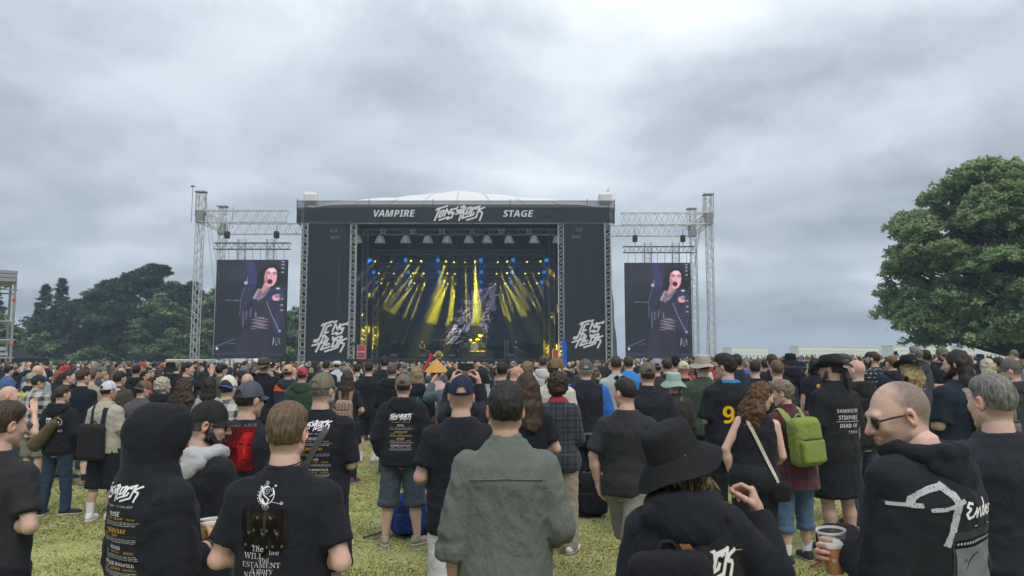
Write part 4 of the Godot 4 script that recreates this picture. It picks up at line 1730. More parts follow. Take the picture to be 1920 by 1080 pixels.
	# wrapped flood lamps hung from the front truss, four-lamp blinders between
	var lamp := Node3D.new()
	g = Geo.new()
	g.rod(Vector3(0, 0.75, 0), Vector3(0, 1.0, 0), 0.03, 5)
	g.cbox(Vector3(0, 0.68, 0), Vector3(0.4, 0.18, 0.36), 0.03)
	part(lamp, "yoke", g, blk)
	g = Geo.new()
	var prof := [Vector2(0.46, 0.0), Vector2(0.43, 0.16), Vector2(0.36, 0.4), Vector2(0.27, 0.62), Vector2(0.2, 0.72), Vector2(0.0, 0.74)]
	g.lathe(prof, 20)
	for i in g.v.size():
		var p := g.v[i]
		var a := atan2(p.z, p.x)
		g.v[i] += Vector3(p.x, 0, p.z) * (0.16 * sin(a * 5.0 + p.y * 3.0) * (1.0 - p.y))
	g.smooth()
	part(lamp, "rain_cover", g, cloth(lin(0.36, 0.37, 0.38), 2.0))
	var lx := [670, 713, 761, 802, 838, 879, 913, 954, 1001, 1045]
	for i in lx.size():
		var o: Node3D = lamp.duplicate()
		o.name = numbered("wrapped_stage_lamp")
		add_child(o)
		o.position = Vector3((lx[i] - 960.0) / 1387.0 * 68.3, 12.72, -67.5)
		o.rotation.y = i * 1.3
		tag(o, "grey rain-covered lamp hung under the front truss, %s from the left of ten" % ["first", "second", "third", "fourth", "fifth", "sixth", "seventh", "eighth", "ninth", "last"][i], "stage lamp", "ten rain-covered stage lamps")
	lamp.free()
	var blinder := Node3D.new()
	g = Geo.new()
	g.cbox(Vector3.ZERO, Vector3(0.62, 0.62, 0.16), 0.03)
	part(blinder, "housing", g, blk)
	for x in [-0.15, 0.15]:
		for y in [-0.15, 0.15]:
			g = Geo.new()
			g.lathe([Vector2(0.0, -0.02), Vector2(0.1, 0.01), Vector2(0.125, 0.05)], 12, Vector3(x, y, 0.08), Color.WHITE, Basis(Vector3.RIGHT, PI / 2))
			part(blinder, "reflector", g, paint(lin(0.42, 0.42, 0.4), 0.25, 0.7))
	var bx := [660, 719, 775, 829, 886, 940, 992, 1050]
	for i in bx.size():
		var o: Node3D = blinder.duplicate()
		o.name = numbered("four_lamp_blinder")
		add_child(o)
		o.position = Vector3((bx[i] - 960.0) / 1387.0 * 68.0, 13.72, -67.15)
		tag(o, "square four-lamp blinder on the front truss, %s from the left of eight" % ["first", "second", "third", "fourth", "fifth", "sixth", "seventh", "last"][i], "stage lamp", "eight four-lamp blinders")
	blinder.free()

	# moving heads: [pixel column, row, lean sideways, lean towards us, beam width in degrees, strength]
	var heads := [
		[708, 0, -0.85, 0.35, 11, 0.5], [737, 0, -0.5, 0.1, 3, 0.5], [773, 0, -0.35, 1.2, 9, 0.5], [792, 0, -0.3, 0.9, 4, 0.5], [838, 0, -0.22, 0.7, 9, 1.0], [852, 0, -0.05, 0.2, 3, 1.0], [872, 0, 0.04, 0.0, 3, 1.2], [891, 0, 0.06, 0.7, 10, 1.0], [932, 0, 0.3, 0.1, 3, 0.8], [949, 0, 0.5, 0.5, 10, 0.5], [986, 0, 0.45, 0.2, 3, 0.3], [1010, 0, 0.85, 0.4, 10, 0.5],
		[715, 1, -0.85, 0.35, 10, 0.5], [742, 1, -0.5, 0.1, 3, 0.4], [778, 1, -0.6, 0.7, 10, 0.6], [797, 1, -0.35, 0.5, 4, 0.5], [841, 1, -0.3, 0.6, 12, 1.3], [854, 1, -0.12, 0.15, 4, 1.2], [891, 1, 0.1, 0.6, 13, 1.5], [930, 1, 0.28, 0.15, 4, 0.9], [949, 1, 0.5, 0.8, 9, 0.7], [983, 1, 0.4, 0.3, 3, 0.4], [1007, 1, 0.8, 0.4, 10, 0.4],
		[720, 2, -0.9, 0.3, 9, 0.7], [746, 2, -0.55, 0.05, 4, 0.9], [781, 2, -0.65, 0.5, 12, 0.9], [798, 2, -0.3, 0.3, 4, 0.5], [842, 2, -0.35, 0.4, 15, 1.6], [855, 2, -0.1, 0.05, 5, 1.6], [890, 2, 0.06, 0.4, 14, 1.4], [928, 2, 0.3, 0.0, 4, 0.9], [946, 2, 0.55, 0.4, 13, 1.1], [980, 2, 0.5, 0.0, 4, 1.0], [1004, 2, 0.75, 0.5, 9, 0.6]]
	var blues := [[696, 0], [762, 0], [822, 0], [902, 0], [962, 0], [1024, 0], [703, 1], [767, 1], [825, 1], [903, 1], [960, 1], [1020, 1], [709, 2], [770, 2], [827, 2], [902, 2], [957, 2], [1015, 2]]
	var yl := lamp_head(true)
	var bl := lamp_head(false)
	var rn := ["front", "middle", "back"]
	var nth := ["first", "second", "third", "fourth", "fifth", "sixth", "seventh", "eighth", "ninth", "tenth", "eleventh", "twelfth"]
	var seen_ := [0, 0, 0]
	for h in heads:
		var row: Array = rows[h[1]]
		var z: float = -66.0 + row[0]
		var o: Node3D = yl.duplicate()
		o.name = numbered("beam_light")
		add_child(o)
		o.position = Vector3((h[0] - 960.0) / 1387.0 * (-z + 0.9), row[1] - 0.25, z)
		var dir := Vector3(h[2], -1.0, h[3]).normalized()
		var head: Node3D = o.get_node("head")
		var ax := Vector3.DOWN.cross(dir)
		if ax.length() > 0.01:
			head.basis = Basis(ax.normalized(), Vector3.DOWN.angle_to(dir))
		seen_[h[1]] += 1
		tag(o, "%s yellow beam light from the left in the %s lamp row of the stage" % [nth[seen_[h[1]] - 1], rn[h[1]]], "stage light", "yellow beam lights, %s row" % rn[h[1]])
		var s := SpotLight3D.new()
		s.name = "beam"
		s.light_color = Color(1.0, 0.88, 0.06)
		s.light_energy = h[5] * BEAM * (0.4 if absf(h[2]) > 0.7 else 1.0) * (0.75 if h[4] > 5 else 4.5)
		s.spot_angle = h[4] * 0.5
		s.spot_angle_attenuation = 0.35
		s.spot_range = 30.0
		s.spot_attenuation = 2.0
		s.light_size = 0.06
		s.shadow_enabled = true
		o.add_child(s)
		s.position = head.position + head.basis * Vector3(0, -0.36, 0)
		s.basis = Basis.looking_at(dir, Vector3(0, 0.1, 1).normalized())
	seen_ = [0, 0, 0]
	for h in blues:
		var row: Array = rows[h[1]]
		var z: float = -66.0 + row[0]
		var o: Node3D = bl.duplicate()
		o.name = numbered("wash_light")
		add_child(o)
		o.position = Vector3((h[0] - 960.0) / 1387.0 * (-z + 0.9), row[1] - 0.25, z)
		o.get_node("head").basis = Basis(Vector3.RIGHT, -1.15)
		seen_[h[1]] += 1
		tag(o, "%s round blue light from the left in the %s lamp row of the stage" % [nth[seen_[h[1]] - 1], rn[h[1]]], "stage light", "blue wash lights, %s row" % rn[h[1]])
		var s := SpotLight3D.new()
		s.name = "wash"
		s.light_color = Color(0.1, 0.45, 1.0)
		s.light_energy = BEAM * 0.006
		s.spot_angle = 25.0
		s.spot_range = 30.0
		s.spot_attenuation = 2.0
		s.light_size = 0.15
		s.shadow_enabled = true
		o.add_child(s)
		s.position = Vector3(0, -0.02, 0.36)
		s.basis = Basis.looking_at(Vector3(0, -0.5, 1).normalized(), Vector3.UP)
	yl.free()
	bl.free()
	# smoke hanging over the stage
	var fog := FogVolume.new()
	fog.name = "stage_smoke"
	fog.size = Vector3(24, 12, 15)
	fog.shape = RenderingServer.FOG_VOLUME_SHAPE_ELLIPSOID
	fog.position = Vector3(cx, 11.3, -73.2)
	var fm := FogMaterial.new()
	fm.density = 0.075
	fm.albedo = Color(0.4, 0.44, 0.5)
	fog.material = fm
	add_child(fog)
	fog.set_meta("kind", "stuff")
	tag(fog, "thin smoke hanging in the light beams over the stage", "smoke")

	# line arrays behind the side panels
	for s in [-1.0, 1.0]:
		var a := thing("line_array", "hanging black speaker column faint behind the %s logo panel" % ("left" if s < 0 else "right"), "speaker", Vector3(cx + (-11.75 if s < 0 else 11.9), 0, -67.1), 0.0, "speaker columns behind the logo panels")
		for i in 9:
			g = Geo.new()
			g.cbox(Vector3(0, 13.0 - i * 0.46, 0.02 * i * i * 0.25 - 0.3), Vector3(1.25, 0.42, 0.6), 0.03, Basis(Vector3.RIGHT, 0.03 * i))
			part(a, "cabinet", g, paint(lin(0.035, 0.037, 0.042), 0.6))
		for i in 3:
			g = Geo.new()
			g.cbox(Vector3(0.1, 6.8 - i * 0.72, -0.2), Vector3(1.3, 0.68, 0.7), 0.03)
			part(a, "sub_cabinet", g, paint(lin(0.04, 0.042, 0.047), 0.6))

	# screens in their truss portals
	var pic := singer_picture()
	for s in [-1.0, 1.0]:
		var left: bool = s < 0
		var nm := "left" if left else "right"
		var xo := -26.5 if left else 17.0
		var zf := -62.0 if left else -63.0
		var xe := -19.0 if left else 9.4
		var zs := -64.0 if left else -66.0
		var xl := -25.72 if left else 10.15
		var xr := -19.6 if left else 16.03
		var a := thing("truss_portal", "silver truss portal of two towers and cross trusses round the %s screen" % nm, "truss", Vector3(0, 0, 0))
		lattice(a, "front_tower", Vector3(xo, 0, zf), Vector3(xo, 16.1, zf), 0.52, 0.8, alu, 0.035, 0.022)
		lattice(a, "rear_tower", Vector3(xo - 0.5 if left else xo + 0.1, 0, zf - 6), Vector3(xo - 0.5 if left else xo + 0.1, 16.2, zf - 6), 0.52, 0.8, alu, 0.035, 0.022)
		lattice(a, "front_truss", Vector3(xo, 14.13, zf), Vector3(xe, 14.13, zf), 0.55, 0.95, alu, 0.036, 0.022, 1.0)
		lattice(a, "rear_truss", Vector3(xo, 14.15, zf - 6), Vector3(xe, 14.15, zf - 6), 0.55, 0.95, alu, 0.036, 0.022, 1.0)
		lattice(a, "side_truss", Vector3(xo, 14.13, zf), Vector3(xo, 14.13, zf - 6), 0.55, 0.95, alu, 0.032, 0.02, 0.9)
		for z in [zf, zf - 6.0]:
			g = Geo.new()
			g.cbox(Vector3(xo - (0.5 if left and z != zf else 0.0), 16.25, z), Vector3(0.9, 0.13, 0.7), 0.03)
			part(a, "head_block", g, paint(lin(0.3, 0.31, 0.33), 0.5, 0.4))
			g = Geo.new()
			g.cbox(Vector3(xo - (0.5 if left and z != zf else 0.0), 14.13, z), Vector3(0.64, 1.08, 0.6), 0.04)
			part(a, "sleeve_block", g, paint(lin(0.22, 0.23, 0.24), 0.5, 0.4))
			for dx in [-0.45, 0.45]:
				g = Geo.new()
				g.rod(Vector3(xo + dx, 16.2, z), Vector3(xo + dx, 14.2, z), 0.02, 4)
				part(a, "lifting_chain", g, blk)
		for k in [[-0.9, -2.6], [-0.3, -3.6], [0.5, 1.6], [0.7, 2.8]]:
			g = Geo.new()
			g.rod(Vector3(xo + k[0] * 0.4, 15.9, zf - 0.2), Vector3(xo + k[1] * 0.5 - s * 0.6, 0, zf - 1.5 - absf(k[1])), 0.014, 4)
			part(a, "guy_wire", g, dim)
		if left:
			g = Geo.new()
			g.rod(Vector3(xo - 0.75, 13.6, zf), Vector3(xo - 0.75, 16.75, zf), 0.025, 5)
			g.cbox(Vector3(xo - 0.75, 16.75, zf), Vector3(0.3, 0.12, 0.2), 0.02)
			part(a, "wind_gauge", g, dim)
		lattice(a, "screen_truss", Vector3(xl - 0.2, 11.85, zs + 0.3), Vector3(xr + 0.35, 11.85, zs + 0.3), 0.4, 0.85, dim, 0.034, 0.022, 0.55)
		for x in [xl + 2.1, xl + 4.6]:
			lattice(a, "ladder_frame", Vector3(x, 10.7, zs), Vector3(x, 12.55, zs), 0.62, 0.6, alu, 0.028, 0.02, 0.3)
		for x in [xl + 0.9, xl + 5.2]:
			var hoist := thing("chain_hoist", "black chain hoist over the %s end of the %s screen" % ["left" if x < xl + 2 else "right", nm], "hoist", Vector3(x, 0, zs + 0.3), 0.0, "chain hoists of the screens")
			g = Geo.new()
			g.cbox(Vector3(0, 12.85, 0), Vector3(0.42, 0.62, 0.36), 0.05)
			part(hoist, "body", g, blk)
			g = Geo.new()
			g.rod(Vector3(0, 12.1, 0), Vector3(0, 13.7, 0), 0.025, 5)
			part(hoist, "chain", g, blk)
		var sc := thing("video_screen", "tall video screen %s of the stage showing a singer in a black coat" % nm, "screen", Vector3((xl + xr) / 2, 0, zs), 0.0, "video screens beside the stage")
		var w := xr - xl
		var y0 := 2.15
		var y1 := 10.68
		g = Geo.new()
		g.cbox(Vector3(0, (y0 + y1) / 2, -0.14), Vector3(w + 0.06, y1 - y0 + 0.06, 0.22), 0.02)
		part(sc, "housing", g, blk)
		g = Geo.new()
		g.has_uv = true
		g.quad(Vector3(-w / 2, y0, 0), Vector3(-w / 2, y1, 0), Vector3(w / 2, y1, 0), Vector3(w / 2, y0, 0))
		var sm := StandardMaterial3D.new()
		sm.albedo_color = Color(0.06, 0.06, 0.07)
		sm.roughness = 0.5
		sm.emission_enabled = true
		sm.emission_texture = pic
		sm.emission_energy_multiplier = 0.8
		sm.texture_repeat = false
		part(sc, "picture_screen", g, sm)
		for x in [-w * 0.32, 0.0, w * 0.32]:
			lattice(sc, "leg_frame", Vector3(x, 0, -0.2), Vector3(x, y0, -0.2), 0.5, 0.7, dim, 0.03, 0.02, 0.3)
		for i in 9:
			g = Geo.new()
			g.rod(Vector3(-w / 2 + 0.3 + i * (w - 0.6) / 8.0, y1, -0.1), Vector3(-w / 2 + 0.3 + i * (w - 0.6) / 8.0, 11.65, 0.1), 0.016, 4)
			part(sc, "hanging_strap", g, blk)
	# flight cases at the stage sides
	for k in [[-13.5, -66.8, 1.25, 0.75, "red flight case stack beside the camera operator at the left of the stage"], [4.0, -67.2, 0.85, 0.7, "red flight case beside the right inner tower of the stage"]]:
		var c := thing("flight_case", k[4], "flight case", Vector3(k[0], 2.1, k[1]))
		for i in (2 if k[2] > 1 else 1):
			var hh: float = k[2] / (2 if k[2] > 1 else 1)
			g = Geo.new()
			g.cbox(Vector3(0, hh * (i + 0.5), 0), Vector3(k[3], hh - 0.03, 0.6), 0.03)
			part(c, "case", g, paint(lin(0.4, 0.03, 0.03), 0.5))
			g = Geo.new()
			for e in [-1.0, 1.0]:
				g.cbox(Vector3(k[3] * 0.5 * e, hh * (i + 0.5), 0.3), Vector3(0.05, hh - 0.02, 0.05), 0.01)
				g.cbox(Vector3(0, hh * (i + 0.5) + e * (hh * 0.5 - 0.03), 0.3), Vector3(k[3] * 0.96, 0.05, 0.045), 0.01)
			part(c, "edge", g, alu)
	# monitor wedges along the front of the deck
	for i in 5:
		var c := thing("monitor_wedge", "black monitor wedge on the stage edge, %s from the left" % ["first", "second", "third", "fourth", "fifth"][i], "speaker", Vector3(cx - 5.5 + i * 2.6, 2.1, -66.6), 0.0, "monitor wedges on the stage edge")
		g = Geo.new()
		g.cbox(Vector3(0, 0.2, 0), Vector3(0.7, 0.36, 0.5), 0.06, Basis(Vector3.RIGHT, 0.5))
		part(c, "cabinet", g, blk)
		g = Geo.new()
		g.cbox(Vector3(0, 0.28, -0.2), Vector3(0.6, 0.3, 0.02), 0.01, Basis(Vector3.RIGHT, 0.5))
		part(c, "grille", g, paint(lin(0.04, 0.04, 0.045), 0.6))
	# drum kit
	var kit := thing("drum_kit", "silver and black drum kit on the riser in the middle of the stage", "drum kit", Vector3(cx + 1.3, 2.9, -75.2))
	var shell := paint(lin(0.25, 0.25, 0.27), 0.35, 0.2)
	var skin := paint(lin(0.45, 0.45, 0.45), 0.5)
	var brass := paint(lin(0.5, 0.42, 0.22), 0.3, 0.8)
	var drums := [[-0.0, 0.45, 0.5, 0.42, true], [-0.45, 1.0, 0.35, 0.2, false], [0.3, 1.0, 0.35, 0.2, false], [-0.85, 0.6, -0.1, 0.26, false], [0.85, 0.6, -0.1, 0.28, false], [0.5, 0.65, -0.4, 0.2, false]]
	for d in drums:
		var b := Basis(Vector3.RIGHT, PI / 2) if d[4] else Basis(Vector3.RIGHT, 0.25)
		g = Geo.new()
		var r: float = d[3]
		g.lathe([Vector2(r, -0.18), Vector2(r, 0.18), Vector2(r * 0.97, 0.19)], 20, Vector3(d[0], d[1], d[2]), Color.WHITE, b)
		var q := part(kit, "bass_drum" if d[4] else "drum", g, shell)
		g = Geo.new()
		g.lathe([Vector2(r * 0.97, 0.185), Vector2(0.0, 0.186)], 20, Vector3(d[0], d[1], d[2]), Color.WHITE, b)
		part(q, "drum_skin", g, skin)
	for d in [[-1.15, 1.35, 0.3, 0.28], [-0.6, 1.6, 0.1, 0.24], [0.65, 1.6, 0.1, 0.26], [1.2, 1.4, 0.2, 0.3], [-1.35, 1.05, -0.2, 0.2]]:
		g = Geo.new()
		g.lathe([Vector2(d[3], 0.0), Vector2(0.06, 0.03), Vector2(0.0, 0.06)], 18, Vector3(d[0], d[1], d[2]), Color.WHITE, Basis(Vector3.RIGHT, 0.35))
		part(kit, "cymbal", g, brass)
		g = Geo.new()
		g.rod(Vector3(d[0], 0, d[2] - 0.1), Vector3(d[0], d[1], d[2]), 0.015, 5)
		part(kit, "stand", g, alu)
	# keyboard
	var kb := thing("stage_keyboard", "keyboard on a crossed stand left of the drum kit", "keyboard", Vector3(cx - 2.2, 3.0, -75.6))
	g = Geo.new()
	g.cbox(Vector3(0, 1.0, 0), Vector3(1.9, 0.12, 0.4), 0.02)
	g.cbox(Vector3(0.1, 1.3, -0.1), Vector3(1.4, 0.1, 0.34), 0.02)
	part(kb, "keyboard_body", g, paint(lin(0.1, 0.1, 0.11), 0.5))
	g = Geo.new()
	g.box(Vector3(0, 1.066, 0.06), Vector3(1.7, 0.012, 0.2))
	part(kb, "key_bed", g, paint(lin(0.6, 0.6, 0.58), 0.5))
	g = Geo.new()
	for s in [-1.0, 1.0]:
		g.rod(Vector3(-0.6 * s, 0, 0), Vector3(0.5 * s, 0.95, 0), 0.025, 5)
	part(kb, "stand", g, blk)

# ---------------------------------------------------------------- people
# Everything below is in a body 1.78 m tall that faces -z, +x its right; the root node scales and turns it.
const HEAD_AT := Vector3(0, 1.662, -0.008)
const PIVOT := Vector3(0, 0.95, 0)
const ARMS := {
	"down": [Vector3(0.17, -1, 0.04), Vector3(0.05, -1, -0.2)],
	"pocket": [Vector3(0.36, -1, 0.16), Vector3(-0.2, -1, -0.34)],
	"front": [Vector3(0.22, -1, 0.0), Vector3(-0.6, -0.1, -1)],
	"hold": [Vector3(0.2, -1, 0.06), Vector3(-0.2, 0.12, -1)],
	"fold": [Vector3(0.3, -1, 0.02), Vector3(-1, 0.1, -0.6)],
	"phone": [Vector3(0.3, 0.0, -1), Vector3(-0.2, 1, -0.45)],
	"raise": [Vector3(0.5, 0.5, -0.6), Vector3(0.0, 1, -0.2)],
	"face": [Vector3(0.35, -0.6, -0.7), Vector3(-0.45, 1, -0.15)],
}
var heads := {}
var hands := {}
var hairs := {}
var hats := {}
var shoes_ := {}
var prints := {}


func rows_of(sex: String, fat: float, belly := 0.0) -> Array:
	var r: Array
	if sex == "f":
		r = [[0.78, 0.13, 0.09, 0.0], [0.86, 0.172, 0.118, 0.016], [0.94, 0.174, 0.12, 0.016], [1.04, 0.142, 0.098, 0.0], [1.12, 0.13, 0.092, -0.004], [1.24, 0.143, 0.105, -0.008], [1.34, 0.155, 0.112, -0.004], [1.42, 0.148, 0.09, 0.01], [1.465, 0.105, 0.068, 0.016], [1.51, 0.053, 0.052, 0.014], [1.56, 0.047, 0.05, 0.008]]
	else:
		r = [[0.78, 0.13, 0.088, 0.0], [0.86, 0.166, 0.112, 0.012], [0.95, 0.168, 0.115, 0.012], [1.04, 0.156, 0.105, 0.0], [1.14, 0.154, 0.103, -0.004], [1.26, 0.17, 0.113, 0.0], [1.35, 0.182, 0.12, 0.005], [1.41, 0.166, 0.1, 0.013], [1.465, 0.112, 0.077, 0.018], [1.52, 0.066, 0.06, 0.014], [1.56, 0.058, 0.058, 0.008]]
	for q in r:
		var lowish := smoothstep(1.5, 1.2, q[0])
		q[1] *= 1.0 + fat * (0.16 + 0.2 * lowish)
		q[2] *= 1.0 + fat * (0.15 + 0.35 * lowish)
		var b := exp(-pow((q[0] - 1.08) / 0.14, 2.0)) * belly
		q[2] += b * 0.06
		q[3] -= b * 0.05
	return r


func draped(r: Array, loose: float) -> Array:  # cloth that hangs from chest and shoulder blades
	var o := []
	var cw: float = r[6][1]
	var cd: float = r[6][2]
	for q in r:
		var w: float = q[1]
		var d: float = q[2]
		if q[0] < 1.36:
			w = maxf(w, lerpf(w, cw * 0.97, loose))
			d = maxf(d, lerpf(d, cd * 0.98, loose))
		o.append([q[0], w, d, q[3]])
	return o


func head_geo(sex: String, fine: bool) -> Geo:
	var key := sex + str(fine)
	if heads.has(key):
		return heads[key]
	var F := Field.new(Vector3(-0.12, -0.15, -0.15), Vector3(0.12, 0.14, 0.14), 0.0042 if fine else 0.0105)
	var m := sex == "m"
	F.ell(Vector3(0, 0.022, 0.015), Vector3(0.0765, 0.094, 0.097), 0.01)
	F.ell(Vector3(0, -0.03, -0.032), Vector3(0.062 if m else 0.058, 0.078, 0.062), 0.03)
	for s in [-1.0, 1.0]:
		F.cap(Vector3(0.05 * s, -0.055, 0.0), Vector3(0.012 * s, -0.098, -0.068), 0.023 if m else 0.018, 0.017, 0.025)
		F.ell(Vector3(0.037 * s, -0.02, -0.07), Vector3(0.018, 0.017, 0.014), 0.03)
	F.ell(Vector3(0, -0.1, -0.078), Vector3(0.018, 0.014, 0.013), 0.02)
	F.cap(Vector3(-0.036, 0.022, -0.083), Vector3(0.036, 0.022, -0.083), 0.012 if m else 0.009, 0.012 if m else 0.009, 0.02)
	F.cap(Vector3(0, 0.012, -0.09), Vector3(0, -0.028, -0.113), 0.008, 0.0125, 0.014)
	for s in [-1.0, 1.0]:
		F.ell(Vector3(0.011 * s, -0.032, -0.1), Vector3(0.009, 0.008, 0.01), 0.008)
		F.ell(Vector3(0.032 * s, 0.003, -0.104), Vector3(0.017, 0.011, 0.016), 0.014, Basis(), true)
	F.cap(Vector3(-0.019, -0.06, -0.089), Vector3(0.019, -0.06, -0.089), 0.008, 0.008, 0.008)
	F.cap(Vector3(-0.015, -0.072, -0.089), Vector3(0.015, -0.072, -0.089), 0.008, 0.008, 0.006)
	F.ell(Vector3(0, -0.066, -0.101), Vector3(0.024, 0.0025, 0.009), 0.003, Basis(), true)
	F.cap(Vector3(0, -0.06, 0.022), Vector3(0, -0.16, 0.022), 0.056 if m else 0.048, 0.058 if m else 0.049, 0.03)
	for s in [-1.0, 1.0]:
		var b := Basis(Vector3.UP, -0.45 * s) * Basis(Vector3.RIGHT, -0.2)
		F.ell(Vector3(0.081 * s, -0.006, 0.014), Vector3(0.0085, 0.033, 0.02), 0.008, b)
		if fine:
			F.ell(Vector3(0.087 * s, -0.001, 0.008), Vector3(0.006, 0.017, 0.009), 0.006, b, true)
	var g := F.geo()
	g.smooth()
	for i in g.v.size():
		var p := g.v[i]
		var c := Color(1, 1, 1)
		var lips := exp(-(pow(p.x / 0.022, 2.0) + pow((p.y + 0.066) / 0.011, 2.0))) if p.z < -0.075 else 0.0
		c = c.lerp(Color(0.85, 0.5, 0.5), lips * 0.8)
		var red := exp(-(pow((absf(p.x) - 0.088) / 0.012, 2.0) + pow((p.y + 0.006) / 0.04, 2.0)))
		red = maxf(red, exp(-((p - Vector3(0, -0.028, -0.115)).length_squared() / 0.0004)))
		red = maxf(red, 0.6 * exp(-(pow((absf(p.x) - 0.042) / 0.02, 2.0) + pow((p.y + 0.03) / 0.022, 2.0))) if p.z < -0.05 else red)
		c = c.lerp(Color(1.0, 0.72, 0.68), red * 0.7)
		var brow := exp(-(pow((absf(p.x) - 0.033) / 0.02, 2.0) + pow((p.y - 0.024 + absf(p.x) * 0.08) / 0.0055, 2.0))) if p.z < -0.06 else 0.0
		c = c.lerp(Color(0.3, 0.22, 0.18), brow * 0.8)
		g.c[i] = c
	for s in [-1.0, 1.0]:
		for k in 2:
			var e := Geo.new()
			var rr := 0.0115 if k == 0 else 0.0055
			var col := Color(1.1, 1.15, 1.2) if k == 0 else Color(0.1, 0.12, 0.15)
			e.lathe([Vector2(0, -rr), Vector2(rr * 0.7, -rr * 0.7), Vector2(rr, 0), Vector2(rr * 0.7, rr * 0.7), Vector2(0, rr)], 8, Vector3(0.032 * s, 0.002, -0.081 if k == 0 else -0.088), col)
			g.add(e)
	heads[key] = g
	return g


func hand_geo(pose: String, fine: bool) -> Geo:
	var key := pose + str(fine)
	if hands.has(key):
		return hands[key]
	var F := Field.new(Vector3(-0.06, -0.21, -0.13), Vector3(0.09, 0.03, 0.05), 0.0042 if fine else 0.0085)
	F.cap(Vector3(0, 0.02, 0), Vector3(0, -0.02, 0), 0.026, 0.025, 0.01)
	F.ell(Vector3(0, -0.05, 0), Vector3(0.041, 0.053, 0.017), 0.02)
	F.ell(Vector3(0.022, -0.038, -0.01), Vector3(0.018, 0.03, 0.015), 0.012)
	var curls := {"relaxed": [[12, 22, 14], [16, 26, 16], [20, 30, 18], [24, 34, 20]], "grip": [[38, 48, 30], [40, 52, 32], [42, 54, 32], [44, 56, 34]], "point": [[25, 30, 12], [62, 66, 35], [74, 74, 40], [78, 76, 42]], "flat": [[4, 8, 6], [3, 7, 5], [4, 8, 6], [6, 10, 8]], "pinch": [[52, 44, 16], [66, 60, 30], [76, 66, 36], [84, 70, 40]]}
	var ln := [[0.045, 0.027, 0.021], [0.05, 0.03, 0.022], [0.046, 0.028, 0.021], [0.035, 0.021, 0.018]]
	var fx := [0.03, 0.0105, -0.0095, -0.029]
	for j in 4:
		var p := Vector3(fx[j], -0.09 + absf(fx[j] - 0.005) * 0.25, -0.002)
		F.cap(Vector3(fx[j] * 0.7, -0.04, 0), p, 0.011, 0.0108, 0.012)
		var a := 0.0
		for q in 3:
			a += deg_to_rad(curls[pose][j][q])
			var e: Vector3 = p + Vector3(fx[j] * 0.12, -cos(a), -sin(a)) * ln[j][q]
			F.cap(p, e, 0.0098 - q * 0.0008, 0.0092 - q * 0.0011, 0.003)
			p = e
	var th := [Vector3(0.03, -0.03, -0.008), Vector3(0.058, -0.06, -0.018), Vector3(0.066, -0.09, -0.026), Vector3(0.067, -0.11, -0.034)]
	if pose in ["grip", "point", "pinch"]:
		th = [Vector3(0.03, -0.028, -0.012), Vector3(0.052, -0.05, -0.036), Vector3(0.046, -0.072, -0.06), Vector3(0.036, -0.088, -0.078)]
	for q in 3:
		F.cap(th[q], th[q + 1], 0.0135 - q * 0.0015, 0.012 - q * 0.0016, 0.008)
	var g := F.geo()
	g.smooth()
	for i in g.v.size():
		var p := g.v[i]
		g.c[i] = Color(1, 0.93, 0.91).lerp(Color(1, 0.76, 0.72), smoothstep(0.06, 0.15, -p.y) * 0.7)
	hands[key] = g
	return g


func strands(g: Geo, src: Geo, count: int, ln: float, wd: float, down: float, sd: int, spread := 0.3, top := 9.0):
	rng.seed = sd
	var nt := src.ix.size() / 3
	for i in count:
		var t := (rng.randi() % nt) * 3
		var a := rng.randf()
		var b := rng.randf() * (1.0 - a)
		var i0 := src.ix[t]
		var i1 := src.ix[t + 1]
		var i2 := src.ix[t + 2]
		var p := src.v[i0] * a + src.v[i1] * b + src.v[i2] * (1.0 - a - b)
		if p.y > top:
			continue
		var n := src.n[i0]
		var f := (Vector3(p.x * 2.0, -down + 0.25, p.z * 2.0 + 0.35) + Vector3(rng.randfn(), rng.randfn(), rng.randfn()) * spread)
		f = (f - n * f.dot(n)).normalized()
		var s := f.cross(n).normalized() * wd
		var l := ln * rng.randf_range(0.5, 1.3)
		var v := rng.randf_range(0.8, 1.25)
		var col := Color(v, v, v)
		var k := g.v.size()
		var q := p + n * 0.001
		g.vert(q - s, n, Vector2.ZERO, col)
		g.vert(q + s, n, Vector2.ZERO, col)
		g.vert(q + f * l * 0.55 + n * (0.0015 + l * 0.06) + s * 0.7, n, Vector2.ZERO, col)
		g.vert(q + f * l + n * (0.001 + l * rng.randf_range(-0.02, 0.1)), n, Vector2.ZERO, col)
		g.ix.append_array(PackedInt32Array([k, k + 1, k + 2, k, k + 2, k + 3]))


